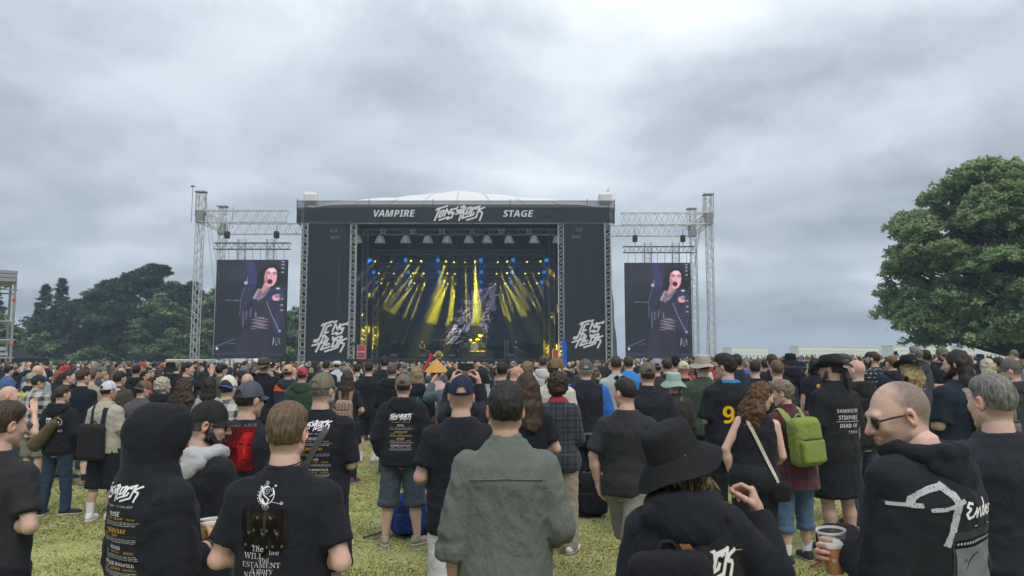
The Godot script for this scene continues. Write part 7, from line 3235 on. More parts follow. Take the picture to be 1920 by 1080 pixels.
func soft_box(c: Vector3, s: Vector3, r: float, cell: float, seed_ := 1.0, amp := 0.006) -> Geo:
	var F := Field.new(c - s * 0.5 - Vector3(0.05, 0.05, 0.05), c + s * 0.5 + Vector3(0.05, 0.05, 0.05), cell)
	var q := s * 0.5 - Vector3(r, r, r)
	for z in F.nz:
		for y in F.ny:
			for x in F.nx:
				var p := (F.o + Vector3(x, y, z) * F.h - c).abs() - q
				F.f[(z * F.ny + y) * F.nx + x] = p.max(Vector3.ZERO).length() + minf(maxf(p.x, maxf(p.y, p.z)), 0.0) - r
	var g := F.geo()
	wrinkle(g, amp, seed_, Vector3(9, 9, 9))
	return g


func backpack(label: String, who: Node3D, col: Color, strap: Color, s: Vector3, y: float, straps := true, pocket := true, x0 := 0.0, mat: Material = null):
	var t := carried("backpack", label, "backpack", who)
	var j: Array = who.get_meta("joints")
	var rows: Array = j[3]
	var bx: Transform3D = j[1]
	var z0: float = surf(rows, 0.03, 0.0, y, true).z
	var m: Material = mat if mat else cloth(col, 0.8)
	var q := group_part(t, "pack")
	q.transform = bx
	var body := soft_box(Vector3(x0, y, z0 + s.z * 0.5), s, minf(s.z * 0.46, 0.07), 0.014, y * 7.0)
	part(q, "main_pocket", body, m)
	if pocket:
		part(q, "front_pocket", soft_box(Vector3(x0, y - s.y * 0.19, z0 + s.z + 0.012), Vector3(s.x * 0.8, s.y * 0.48, 0.07), 0.03, 0.013, 3.0, 0.004), m)
		var g := Geo.new()
		g.cbox(Vector3(x0, y + s.y * 0.07, z0 + s.z + 0.035), Vector3(s.x * 0.7, 0.012, 0.02), 0.004)
		part(q, "zip", g, paint(Color(strap.r * 0.5, strap.g * 0.5, strap.b * 0.5), 0.7))
	var h := Geo.new()
	var pts := PackedVector3Array()
	for i in 7:
		var a := PI * i / 6.0
		pts.append(Vector3(x0 + cos(a) * 0.035, y + s.y * 0.5 + sin(a) * 0.035 - 0.005, z0 + 0.03))
	h.tube(pts, PackedFloat32Array([0.008, 0.008, 0.008, 0.008, 0.008, 0.008, 0.008]), 6)
	part(q, "grab_handle", h, cloth(strap, 0.5))
	if straps:
		for sd in [-1.0, 1.0]:
			var g := Geo.new()
			var x: float = 0.092 * sd + x0 * 0.3
			var gr := 0.036
			pts = PackedVector3Array([Vector3(x * 0.8, y + s.y * 0.36, z0 + 0.02), surf(rows, gr, x, 1.43, true), Vector3(x, 1.5, 0.05), Vector3(x, 1.515, 0.01), Vector3(x, 1.49, -0.045), surf(rows, gr, x, 1.41, false), surf(rows, gr, x * 1.15, 1.28, false), surf(rows, gr, x * 1.5, 1.15, false), Vector3(x * 1.75, 1.08, 0.0), Vector3(x * 1.1, y - s.y * 0.4, z0)])
			ribbon(g, pts, 0.03, 0.2)
			part(q, "shoulder_strap", g, cloth(strap, 0.5))


func sling(label: String, called: String, who: Node3D, col: Color, width: float, xa: float, ya: float, xb: float, yb: float, gr := 0.03) -> Node3D:
	var t := carried(called, label, "bag" if called != "camera_strap" else "strap", who)
	var j: Array = who.get_meta("joints")
	var rows: Array = j[3]
	var q := group_part(t, "strap_loop")
	q.transform = j[1]
	var g := Geo.new()
	var pts := PackedVector3Array()
	for i in 15:
		var u := i / 14.0
		pts.append(surf(rows, gr, lerpf(xb, xa, u), lerpf(yb, ya - 0.07, u), true))
	pts.append(Vector3(xa, ya - 0.01, 0.05))
	pts.append(Vector3(xa, ya + 0.012, 0.015))
	pts.append(Vector3(xa, ya - 0.015, -0.04))
	for i in 12:
		var u := i / 11.0
		pts.append(surf(rows, gr, lerpf(xa, xb, u), lerpf(ya - 0.08, yb, u), false))
	ribbon(g, pts, width * 0.5, 0.12)
	part(q, "strap", g, cloth(col, 0.5))
	return t


func clear_plastic() -> StandardMaterial3D:
	if not mats.has("plastic"):
		var m := StandardMaterial3D.new()
		m.albedo_color = Color(0.9, 0.92, 0.93, 0.06)
		m.roughness = 0.12
		m.transparency = BaseMaterial3D.TRANSPARENCY_ALPHA
		mats["plastic"] = m
	return mats["plastic"]


func beer_cup(label: String, who: Node3D, hand: int, fill: float, col: Color, size := 1.0):
	var t := carried("beer_cup", label, "cup", who, "")
	var j: Array = who.get_meta("joints")
	var hx: Transform3D = j[1] * j[4][hand]
	var at := hx * Vector3(0.01, -0.075, -0.05)
	var q := group_part(t, "cup")
	q.position = at
	q.scale = Vector3.ONE * size
	q.basis = q.basis * Basis(Vector3.BACK, 0.1)
	var g := Geo.new()
	g.lathe([Vector2(0.0, -0.065), Vector2(0.031, -0.065), Vector2(0.032, -0.06), Vector2(0.0445, 0.068), Vector2(0.047, 0.07), Vector2(0.047, 0.074), Vector2(0.044, 0.075)], 28)
	part(q, "wall", g, clear_plastic())
	g = Geo.new()
	g.lathe([Vector2(0.0435, 0.069), Vector2(0.0475, 0.069), Vector2(0.0478, 0.0765), Vector2(0.0435, 0.0765), Vector2(0.043, 0.069)], 28)
	part(q, "rim", g, paint(lin(0.6, 0.62, 0.63), 0.3))
	g = Geo.new()
	var y1 := lerpf(-0.06, 0.066, fill)
	var r1 := lerpf(0.031, 0.043, fill)
	g.lathe([Vector2(0.0, -0.062), Vector2(0.0305, -0.062), Vector2(r1 - 0.001, y1), Vector2(0.0, y1)], 28)
	var m := StandardMaterial3D.new()
	m.albedo_color = col
	m.roughness = 0.15
	part(q, "beer", g, m)
	g = Geo.new()
	g.lathe([Vector2(r1 - 0.0006, y1 + 0.0004), Vector2(r1 + 0.0004, y1 + 0.012), Vector2(0.0, y1 + 0.013)], 28)
	part(q, "foam", g, paint(lin(0.72, 0.68, 0.58), 0.9))


func phone(label: String, at: Vector3, yaw: float, wide: bool):
	var t := thing("mobile_phone", label, "phone", at, yaw)
	var s := Vector3(0.155, 0.076, 0.011) if wide else Vector3(0.076, 0.155, 0.011)
	var g := Geo.new()
	g.cbox(Vector3.ZERO, s, 0.004)
	part(t, "case", g, paint(lin(0.014, 0.015, 0.018), 0.4))
	g = Geo.new()
	g.cbox(Vector3(0, 0, 0.0066), Vector3(s.x - 0.012, s.y - 0.012, 0.002), 0.0007)
	var m := StandardMaterial3D.new()
	m.albedo_color = Color(0.05, 0.05, 0.06)
	m.roughness = 0.15
	m.emission_enabled = true
	m.emission = Color(0.1, 0.11, 0.14)
	m.emission_energy_multiplier = 0.5
	part(t, "screen", g, m)


func ground_pack(label: String, at: Vector3, yaw: float, s: Vector3, col: Color, dark: Color, tilt: float):
	var t := thing("backpack", label, "backpack", Vector3(at.x, ground_y(at.x, at.z), at.z), yaw)
	var b := group_part(t, "pack")
	b.rotation.x = tilt
	var h := Vector3(0, s.y * 0.5 * cos(tilt) + 0.02, 0)
	part(b, "main_pocket", soft_box(h, s, minf(s.x, minf(s.y, s.z)) * 0.4, 0.016, 2.0, 0.014), cloth(col, 1.5))
	part(b, "side_panel", soft_box(h + Vector3(s.x * 0.42, -0.02, 0.02), Vector3(s.x * 0.3, s.y * 0.8, s.z * 0.85), 0.05, 0.016, 5.0, 0.012), cloth(dark, 1.0))
	part(b, "front_pocket", soft_box(h + Vector3(-s.x * 0.1, -s.y * 0.16, s.z * 0.45), Vector3(s.x * 0.6, s.y * 0.5, 0.1), 0.045, 0.014, 7.0, 0.008), cloth(col, 1.5))
	for k in [-0.22, 0.12]:
		var g := Geo.new()
		var pts := PackedVector3Array()
		for i in 9:
			var a := PI * (i / 8.0) * 1.1 - 0.1
			pts.append(h + Vector3(s.x * k, sin(a) * (s.y * 0.52), cos(a) * s.z * 0.54))
		var rr := PackedFloat32Array()
		rr.resize(9)
		rr.fill(0.014)
		g.tube(pts, rr, 6, Color.WHITE, 0.3)
		part(b, "compression_strap", g, cloth(dark, 0.5))
	var g := Geo.new()
	g.tube(PackedVector3Array([h + Vector3(-s.x * 0.4, -s.y * 0.2, 0.05), Vector3(-s.x * 0.75, 0.05, 0.1), Vector3(-s.x * 1.05, 0.015, 0.08)]), PackedFloat32Array([0.018, 0.018, 0.016]), 6, Color.WHITE, 0.35)
	part(b, "loose_strap", g, cloth(dark, 0.5))


func ad(label: String, x: float, z: float, yaw: float, h: float, P: Dictionary, y := -1.0) -> Node3D:
	if z < -9.8:
		P["far"] = 1
	var p := make_person(P)
	p.name = numbered("person")
	add_child(p)
	p.position = Vector3(x, ground_y(x, z) if y < 0.0 else y, z)
	p.rotation.y = deg_to_rad(-yaw)
	p.scale = Vector3.ONE * (h / 1.78)
	tag(p, label, "person", "people in the audience" if y < 0.0 else "")
	taken.append(Vector2(x, z))
	return p


var taken := []

const CROWD := 215


func build_people():
	ad("man at the left edge in a dark grey t-shirt, brown hair, right forearm bent", -2.62, -3.85, 10, 1.685, {seed = 0.0, lod = 0, hair = ["short", BROWN], top = ["tee", CHARCOAL], bot = ["shorts", BLACK], arms = ["down", [Vector3(0.4, -1, 0.2), Vector3(-1, 0.0, -0.55)]], head = [16.0, 6.0, 0.0], fat = 0.15})
	var hooded := ad("person in a black hoodie with the hood up and a printed line-up on the back", -1.51, -3.20, 34, 1.687, {seed = 3.7, lod = 0, top = ["hoodup", BLACK], hair = ["none", BROWN], bot = ["jeans", BLACK], arms = ["down", [Vector3(0.22, -1, 0.02), Vector3(-0.45, 0.22, -1)]], hands = ["relaxed", "grip"], slv = 1.62, fat = 0.15, head = [14.0, 6.0, 0.0], print = "lineup", print_at = [0.0, 1.285, 0.29, 0.42], loose = 0.012, hem = 0.8})
	var opeth := ad("man with short light brown hair and an emblem and text printed on his black t-shirt", -0.93, -3.10, 4, 1.719, {seed = 7.4, lod = 0, hair = ["short", LIGHTBROWN], top = ["tee", BLACK], bot = ["jeans", BLACK], arms = [[Vector3(0.36, -1, 0.12), Vector3(-0.7, 0.0, -0.8)], [Vector3(0.36, -1, 0.12), Vector3(-0.7, 0.0, -0.8)]], fat = 0.22, print = "emblem", print_at = [-0.03, 1.295, 0.26, 0.385], skin = PINK})
	ad("man in an olive grey linen shirt with rolled sleeves and swept-back dark hair", -0.03, -3.50, -2, 1.788, {seed = 11.1, lod = 0, hair = ["quiff", DARK], top = ["shirt", linen()], bot = ["jeans", BLACK], arms = [[Vector3(0.24, -1, 0.04), Vector3(0.0, -1, -0.12)], [Vector3(0.3, -1, 0.14), Vector3(-0.4, -0.25, -1)]], slv = 1.5, rolled = 1, fat = 0.24, hem = 0.76, stubble = 1, skin = TAN})
	var buckethat := ad("woman in a black bucket hat and black hoodie raising her right hand", 0.65, -2.75, 8, 1.643, {seed = 14.8, lod = 0, sex = "f", hat = ["bucket", lin(0.017, 0.018, 0.02), 26.0], hair = ["bob", BLOND], top = ["hoodie", BLACK], bot = ["jeans", BLACK], arms = [[Vector3(0.3, -1, 0.0), Vector3(-0.3, -0.3, -1)], [Vector3(0.85, -0.95, -0.3), Vector3(-0.12, 1, -0.25)]], hands = ["relaxed", "pinch"], palms = [Vector3(1, 0, -0.3), Vector3(-1, 0.1, -0.2)], head = [30.0, 8.0, -13.0], lean = [4.0, -3.0], fat = 0.4, print = "patch", print_at = [0.1, 1.27, 0.15, 0.2], loose = 0.012, hat_scale = 1.16, hood = 1.1})
	var fender := ad("man in profile with dark sunglasses, shaven hair and a guitar-amplifier print on his black hoodie", 1.47, -2.72, -32, 1.866, {seed = 18.5, lod = 0, hair = ["none", BROWN], scalp = Color(0.21, 0.27, 0.3), scalp_z = -0.03, scalp_k = 0.95, bare_top = 1, stubble = 1, top = ["hoodie", BLACK], bot = ["jeans", BLACK], arms = [[Vector3(0.2, -1, -0.05), Vector3(-0.5, 0.05, -1)], [Vector3(0.2, -1, 0.0), Vector3(-0.1, -1, -0.3)]], hands = ["grip", "relaxed"], palms = [Vector3(0.2, 0, 1), Vector3(-1, 0, -0.3)], hand_dirs = [Vector3(-0.9, 0.15, -0.35), Vector3.ZERO], slv = 1.95, drop = Vector3(0, -0.03, -0.03), glasses = "eyes", head = [-52.0, 16.0, 0.0], fat = 0.35, print = "amp", hood = 0.8, print_at = [-0.06, 1.2, 0.35, 0.47], loose = 0.008, skin = PINK})
	ad("grey-haired man in a plain black t-shirt at the right edge", 2.26, -3.50, -6, 1.832, {seed = 22.2, lod = 0, hair = ["fade", GREY], top = ["tee", lin(0.022, 0.024, 0.031)], bot = ["jeans", BLACK], fat = 0.5, loose = 0.01, hem = 0.8, slv = 0.85, skin = PINK, head = [-8.0, 4.0, 0.0]})
	var beardcap := ad("bearded man in a black cap and glasses wearing a black jacket with grey hood", -1.64, -4.00, 32, 1.677, {seed = 25.9, lod = 0, hat = ["cap", lin(0.024, 0.025, 0.025)], hair = ["fade", DARKGREY], beard = ["short", lin(0.14, 0.13, 0.12)], glasses = "eyes", top = ["hoodie", BLACK], hoodcol = lin(0.4, 0.41, 0.43), bot = ["jeans", DENIM], head = [42.0, 10.0, 0.0], fat = 0.35, hem = 0.78})
	ad("man in a slate cap and black t-shirt with a big red picture on the back", -1.84, -5.20, 8, 1.744, {seed = 29.6, hat = ["cap", lin(0.075, 0.085, 0.11)], hair = ["short", DARK], glasses = "eyes", top = ["tee", BLACK], bot = ["jeans", DENIM], arms = ["down", "front"], head = [22.0, 6.0, 0.0], fat = 0.35, print = "red", print_at = [0.02, 1.35, 0.23, 0.36], slv = 0.95, loose = 0.01})
	var strapman := ad("man in a khaki cap and long black line-up t-shirt with a grey strap across", -1.43, -5.60, 4, 1.797, {seed = 33.3, hat = ["cap", KHAKI], hair = ["fade", GREY], beard = ["long", lin(0.4, 0.39, 0.37)], top = ["tee", BLACK], bot = ["kilt", BLACK], skirt_hem = 0.4, head = [16.0, 4.0, 0.0], fat = 0.55, belly = 0.6, hem = 0.74, print = "lineup", print_at = [0.0, 1.25, 0.28, 0.44], slv = 0.95, sock = BLACK})
	ad("man in khaki cap, black line-up hoodie and turned-up denim shorts", -1.15, -7.90, 0, 1.748, {seed = 37.0, hat = ["cap", KHAKI], hair = ["fade", BROWN], top = ["hoodie", BLACK], bot = ["longshorts", lin(0.05, 0.065, 0.085)], turned = 1, arms = ["pocket", "pocket"], hands = ["none", "none"], feet = [[-0.17, 0.02], [0.17, 0.0]], fat = 0.3, print = "lineup", print_at = [0.0, 1.19, 0.28, 0.42], shoe = lin(0.28, 0.24, 0.19), sole = lin(0.4, 0.38, 0.34), toe = [0, -22], hem = 0.84, loose = 0.01, slv = 1.9})
	var navycap := ad("broad man in a navy cap, black t-shirt and white linen trousers", -0.34, -5.00, -4, 1.784, {seed = 40.7, hat = ["cap", lin(0.022, 0.03, 0.065)], hair = ["none", BROWN], scalp = Color(0.6, 0.5, 0.46), top = ["tee", BLACK], bot = ["trousers", lin(0.62, 0.63, 0.66)], arms = [[Vector3(0.34, -1, 0.1), Vector3(-0.7, 0.0, -1)], [Vector3(0.34, -1, 0.1), Vector3(-0.7, 0.0, -1)]], fat = 0.5, loose = 0.006, hem = 0.78, shoe = lin(0.3, 0.3, 0.3)})
	ad("woman with long brown hair in a black t-shirt, right arm bent", 0.13, -6.40, -8, 1.794, {seed = 44.4, sex = "f", hair = ["long", BROWN], top = ["tee", BLACK], bot = ["trousers", BLACK], arms = ["front", [Vector3(0.4, -1, 0.1), Vector3(-0.8, 0.0, -0.7)]], fat = 0.3, head = [-14.0, 6.0, 0.0]})
	ad("person with a curly brown bob, red neckerchief, dark plaid shirt and beige trousers", 0.47, -7.60, 10, 1.770, {seed = 48.1, sex = "f", hair = ["curly", BROWN], top = ["shirt", plaid(0)], yoke = [1.5, lin(0.3, 0.03, 0.04), 0.1], bot = ["trousers", lin(0.3, 0.25, 0.2)], fat = 0.3, loose = 0.01, hem = 0.8, shoe = lin(0.6, 0.6, 0.6)})
	ad("tall grey-haired man in a black and blue sports jacket and grey cap", 0.94, -9.50, 0, 1.909, {seed = 51.8, hat = ["cap", lin(0.1, 0.1, 0.095)], hair = ["short", LIGHTGREY], top = ["jacket", lin(0.02, 0.021, 0.03)], yoke = [-1.0, lin(0.03, 0.12, 0.42), 0.185], bot = ["shorts", BLACK], arms = ["pocket", "pocket"], fat = 0.45, loose = 0.015, hem = 0.78, sock = BLACK, sock_h = 0.26, print = "hemtext", print_at = [0.03, 0.94, 0.34, 0.06]})
	var walker := ad("man in charcoal t-shirt and beige shorts, sunglasses on his head, hand at pocket", 0.94, -6.10, 26, 1.755, {seed = 55.5, hair = ["fade", DARK], glasses = "top", top = ["tee", lin(0.03, 0.031, 0.034)], bot = ["shorts", lin(0.2, 0.19, 0.165)], arms = [[Vector3(0.4, -1, 0.25), Vector3(-0.06, -1, -0.3)], [Vector3(0.25, -1, -0.1), Vector3(-0.3, -0.6, -1)]], feet = [[-0.02, -0.3], [0.06, 0.26]], head = [-58.0, 4.0, 0.0], fat = 0.36, belly = 0.6, loose = 0.01, slv = 0.9, hem = 0.84, skin = PINK, stubble = 1})
	ad("man in olive cap and black fleece jacket behind the man in charcoal", 1.51, -8.30, 0, 1.869, {seed = 59.2, hat = ["cap", lin(0.13, 0.12, 0.085)], hair = ["fade", BROWN], top = ["jacket", lin(0.018, 0.019, 0.026)], bot = ["shorts", lin(0.36, 0.36, 0.36)], arms = ["pocket", "pocket"], fat = 0.45, skin = PINK})
	ad("woman in a mint bucket hat with a blond braid and sheer brown top", 1.95, -9.00, 2, 1.757, {seed = 62.9, sex = "f", hat = ["bucket", lin(0.3, 0.41, 0.36)], hair = ["braid", BLOND], top = ["long", lin(0.05, 0.042, 0.04)], bot = ["skirt", BLACK], fat = 0.6})
	ad("man in a beige sun hat and dark green t-shirt", 2.46, -9.60, 0, 1.969, {seed = 66.6, hat = ["boonie", lin(0.36, 0.34, 0.3)], hair = ["fade", BROWN], top = ["tee", lin(0.05, 0.075, 0.05)], bot = ["jeans", BLACK], arms = ["down", "front"], fat = 0.35, slv = 0.9})
	ad("man with thick dark hair and glasses in a black jersey with yellow number 95", 2.40, -8.30, -6, 1.962, {seed = 70.3, hair = ["messy", DARK], glasses = "eyes", top = ["jersey", BLACK], yoke = [1.505, lin(0.04, 0.16, 0.3), 0.09], bot = ["jeans", BLACK], head = [-40.0, 6.0, 0.0], fat = 0.4, loose = 0.02, hem = 0.74, print = "number", print_at = [0.0, 1.2, 0.3, 0.27]})
	var curlywoman := ad("woman with long wavy auburn hair in a black sleeveless top with a cream strap", 2.12, -6.60, 14, 1.716, {seed = 74.0, sex = "f", hair = ["longwave", AUBURN], top = ["tank", BLACK], bot = ["leggings", BLACK], arms = [[Vector3(0.42, -1, 0.1), Vector3(-0.3, -1, -0.3)], [Vector3(0.3, -1, -0.1), Vector3(-0.35, -0.5, -1)]], head = [62.0, 6.0, 10.0], lean = [6.0, 5.0], fat = 0.65, face = true, skin = PINK, hem = 0.8})
	var greenpack := ad("woman with short ash hair, wine plaid shirt and rolled jeans, facing the auburn-haired woman", 2.69, -7.20, -14, 1.708, {seed = 77.7, sex = "f", hair = ["messy", lin(0.22, 0.18, 0.13)], top = ["shirt", plaid(1)], bot = ["capri", lin(0.07, 0.12, 0.2)], head = [-48.0, 8.0, 0.0], lean = [3.0, -4.0], feet = [[-0.15, 0.05], [0.16, -0.06]], fat = 0.5, hem = 0.72, sock = lin(0.6, 0.6, 0.62), face = true, skirted = 1, toe = [10, 6]})
	var cowboy := ad("man in a black leather hat and black shirt with white words, holding a cup", 3.27, -7.60, -18, 1.944, {seed = 81.4, hat = ["brimhat", lin(0.026, 0.026, 0.028), -4.0], hair = ["pony", lin(0.05, 0.04, 0.04)], beard = ["short", DARKGREY], top = ["shirt", lin(0.018, 0.019, 0.022)], bot = ["kilt", BLACK], skirt_hem = 0.5, arms = ["hold", "down"], hands = ["grip", "relaxed"], slv = 0.95, head = [-30.0, 4.0, 0.0], fat = 0.3, hem = 0.74, print = "words", print_at = [0.03, 1.2, 0.3, 0.26], tattoo = 1, loose = 0.01})
	ad("bald man in a black hoodie beside the man in the leather hat", 4.03, -8.70, -12, 1.898, {seed = 85.1, hair = ["none", BROWN], scalp = Color(0.8, 0.74, 0.7), top = ["hoodie", lin(0.02, 0.02, 0.022)], head = [-24.0, 4.0, 0.0], fat = 0.5, skin = PINK})
	ad("man in a navy shirt with white parachute-like spots", 6.58, -13.50, -8, 1.929, {seed = 88.8, hair = ["fade", BROWN], beard = ["short", BROWN], top = ["tee", spots()], head = [-30.0, 4.0, 0.0], fat = 0.4, slv = 0.95})
	var shades := ad("man in sunglasses and olive cap turned to face the camera", 7.87, -13.60, 165, 1.963, {seed = 92.5, hat = ["cap", KHAKI], hair = ["fade", BROWN], beard = ["short", BROWN], glasses = "eyes", top = ["tee", BLACK], arms = ["hold", "hold"], head = [12.0, 6.0, 0.0], fat = 0.4, skin = PINK, face = true})
	var greypack := ad("stout man with long dark hair and beard in a navy t-shirt", 4.44, -7.40, -14, 1.990, {seed = 96.2, hair = ["long", lin(0.035, 0.026, 0.024)], beard = ["long", lin(0.035, 0.026, 0.024)], top = ["tee", lin(0.018, 0.024, 0.038)], head = [-36.0, 5.0, 0.0], fat = 0.75, belly = 0.8, loose = 0.01, slv = 0.9})
	ad("woman in a wide black leather hat with long blond hair", 5.34, -10.00, -16, 1.917, {seed = 99.9, sex = "f", hat = ["brimhat", lin(0.022, 0.024, 0.028), -6.0], hair = ["longwave", BLOND], top = ["vest", lin(0.04, 0.045, 0.06)], fat = 0.4, head = [-14.0, 0.0, 0.0]})
	ad("older man in a grey cap and charcoal hooded jacket near the right edge", 5.79, -8.60, -22, 1.879, {seed = 103.6, hat = ["cap", lin(0.11, 0.105, 0.1)], hair = ["fade", GREY], top = ["hoodie", lin(0.04, 0.042, 0.045)], head = [-24.0, 8.0, 0.0], fat = 0.45, skin = PINK})
	ad("person with shoulder-long dark hair and a small yellow print on a black t-shirt", 5.37, -13.20, 4, 1.849, {seed = 107.3, hair = ["bob", DARK], top = ["tee", BLACK], bot = ["jeans", BLACK], arms = ["down", "front"], fat = 0.25, print = "yellow", print_at = [0.0, 1.3, 0.16, 0.2]})
	ad("man in a black bucket hat and black hoodie with a pale smoky print", 5.09, -13.60, 0, 1.950, {seed = 111.0, hat = ["bucket", lin(0.014, 0.015, 0.018)], hair = ["fade", BROWN], top = ["hoodie", BLACK], arms = ["pocket", "front"], fat = 0.3, print = "smoke", print_at = [0.0, 1.18, 0.34, 0.4]})
	var strapback := ad("short-haired man with blue-grey straps over a navy t-shirt", 3.63, -10.20, 0, 1.883, {seed = 114.7, hair = ["fade", LIGHTBROWN], top = ["tee", lin(0.02, 0.024, 0.036)], fat = 0.25, skin = PINK})
	ad("man with side-parted brown hair in a black jacket", 4.90, -14.00, -4, 1.929, {seed = 118.4, hair = ["messy", BROWN], top = ["jacket", BLACK], fat = 0.3})
	ad("man with a grey quiff and a dark hooded top under the maple", 7.18, -13.20, -20, 1.990, {seed = 122.1, hair = ["quiff", GREY], top = ["hoodie", lin(0.05, 0.053, 0.06)], head = [-14.0, 0.0, 0.0], fat = 0.3})
	ad("dark-haired man in black beside the man with a grey quiff", 7.68, -13.80, -10, 1.917, {seed = 125.8, hair = ["short", DARK], top = ["tee", BLACK], fat = 0.25})
	ad("woman with a pale blond bob in a black top", 7.66, -12.00, -10, 1.778, {seed = 129.5, sex = "f", hair = ["bob", lin(0.55, 0.49, 0.36)], top = ["tee", BLACK], fat = 0.3})
	var phoner := ad("person in an orange-marked jacket filming with a raised phone at the right", 8.25, -12.60, -14, 1.783, {seed = 133.2, hair = ["fade", BROWN], top = ["jacket", lin(0.03, 0.03, 0.034)], yoke = [1.38, lin(0.6, 0.12, 0.04), 0.06], arms = ["phone", "phone"], hands = ["grip", "grip"], slv = 1.4, fat = 0.3})
	ad("man in a flat grey cap behind the leather hat", 5.43, -12.20, -6, 1.953, {seed = 136.9, hat = ["flatcap", lin(0.07, 0.072, 0.078)], hair = ["fade", GREY], top = ["jacket", BLACK], arms = ["pocket", "pocket"], fat = 0.3})
	var phonerb := ad("short-haired man in a navy hoodie holding up a phone", 6.54, -12.80, -10, 1.857, {seed = 140.6, hair = ["fade", LIGHTBROWN], top = ["hoodie", lin(0.022, 0.025, 0.034)], arms = ["front", [Vector3(0.4, 0.05, -1), Vector3(0.15, 1, -0.1)]], hands = ["relaxed", "grip"], fat = 0.3, skin = PINK})
	ad("bald man in slate t-shirt with his hand at his cheek, left edge", -5.41, -8.00, 30, 1.635, {seed = 144.3, hair = ["none", BROWN], scalp = Color(0.85, 0.8, 0.76), top = ["tee", lin(0.05, 0.057, 0.07)], arms = ["down", "face"], hands = ["relaxed", "flat"], bot = ["jeans", BLACK], head = [30.0, 10.0, 0.0], fat = 0.3, skin = PINK})
	var slingboy := ad("slim youth in a black hoodie with white prints, blue jeans and black trainers", -5.67, -9.40, 4, 1.583, {seed = 148.0, hair = ["fade", BROWN], top = ["hoodie", BLACK], bot = ["jeans", lin(0.028, 0.05, 0.085)], arms = ["pocket", "pocket"], hands = ["none", "none"], feet = [[-0.16, 0.06], [0.14, -0.02]], fat = 0.08, print = "stamps", print_at = [0.0, 1.26, 0.3, 0.22], sole = lin(0.5, 0.5, 0.5), toe = [0, -40], head = [22.0, 2.0, 0.0], skin = PINK})
	var drawbag := ad("young man in white mesh cap, beige t-shirt and black shorts", -4.93, -9.10, 8, 1.645, {seed = 151.7, hat = ["cap", lin(0.5, 0.51, 0.55)], brim = lin(0.6, 0.6, 0.6), hair = ["fade", DARK], top = ["tee", lin(0.36, 0.34, 0.29)], bot = ["longshorts", BLACK], feet = [[-0.1, 0.08], [0.1, -0.06]], slv = 0.95, fat = 0.1, loose = 0.01, shoe = lin(0.62, 0.62, 0.62), sole = lin(0.6, 0.6, 0.58), sock = lin(0.6, 0.6, 0.62), sock_h = 0.24, head = [18.0, 4.0, 0.0], toe = [0, -40], skin = TAN})
	ad("tall man with brown hair in a black t-shirt with faint blue text and black shorts", -6.63, -11.50, 6, 1.767, {seed = 155.4, hair = ["short", BROWN], top = ["tee", lin(0.014, 0.017, 0.024)], bot = ["longshorts", BLACK], arms = ["down", "front"], feet = [[-0.15, 0.0], [0.16, 0.05]], fat = 0.3, print = "blue", print_at = [0.0, 1.22, 0.3, 0.3], sock = BLACK, shoe = lin(0.16, 0.12, 0.08), head = [20.0, 2.0, 0.0], skin = PINK})
	ad("man in a backward olive cap and black jacket with a grey yoke, pale jeans", -4.91, -9.90, 8, 1.625, {seed = 159.1, hat = ["cap", lin(0.13, 0.105, 0.065), 4.0, "back"], hair = ["fade", DARK], top = ["jacket", lin(0.022, 0.023, 0.026)], yoke = [1.3, lin(0.085, 0.08, 0.085), 0.3], bot = ["jeans", lin(0.22, 0.27, 0.33)], fat = 0.2, head = [24.0, 2.0, 0.0], hem = 0.9})
	ad("person in dark cap and black and white checked shirt", -7.63, -12.00, 10, 1.665, {seed = 162.8, hat = ["cap", lin(0.03, 0.035, 0.045)], hair = ["fade", DARK], top = ["shirt", plaid(2)], bot = ["longshorts", lin(0.16, 0.16, 0.13)], fat = 0.2, head = [36.0, 0.0, 0.0], hem = 0.74, loose = 0.01})
	var limepack := ad("man in a sand cap wearing a dark top with lime straps", -8.53, -13.20, 14, 1.681, {seed = 166.5, hat = ["cap", lin(0.3, 0.27, 0.21)], hair = ["fade", GREY], top = ["jacket", BLACK], fat = 0.3, head = [20.0, 6.0, 0.0], skin = PINK})
	ad("broad bald man in a pale blue shirt, left", -9.05, -14.20, 2, 1.819, {seed = 170.2, hair = ["none", BROWN], scalp = Color(0.9, 0.85, 0.8), top = ["tee", lin(0.3, 0.34, 0.4)], fat = 0.6, skin = PINK})
	ad("man in a black hoodie with sunglasses pushed up in brown hair, left", -7.27, -12.20, 24, 1.751, {seed = 173.9, hair = ["fade", BROWN], glasses = "top", top = ["hoodie", BLACK], fat = 0.3, head = [36.0, 0.0, 0.0], skin = PINK})
	ad("dark-haired person in an olive brown jacket behind the white mesh cap", -6.43, -12.20, 8, 1.725, {seed = 177.6, hair = ["short", DARK], top = ["jacket", lin(0.06, 0.055, 0.042)], fat = 0.4, head = [14.0, 0.0, 0.0]})
	ad("man in a grey flat cap and slate shirt looking right", -8.69, -15.50, 20, 1.791, {seed = 181.3, hat = ["flatcap", lin(0.1, 0.11, 0.12)], hair = ["fade", GREY], top = ["shirt", lin(0.05, 0.06, 0.08)], fat = 0.4, head = [40.0, 0.0, 0.0]})
	ad("person with bleached curly hair in a black hoodie", -5.15, -11.00, 14, 1.645, {seed = 185.0, hair = ["curly", lin(0.5, 0.47, 0.38)], top = ["hoodie", BLACK], fat = 0.2, head = [30.0, 0.0, 0.0]})
	ad("woman with long brown hair and a camouflage top", -3.94, -9.00, 6, 1.692, {seed = 188.7, sex = "f", hair = ["longwave", BROWN], top = ["shirt", camo()], fat = 0.3, head = [10.0, 0.0, 0.0]})
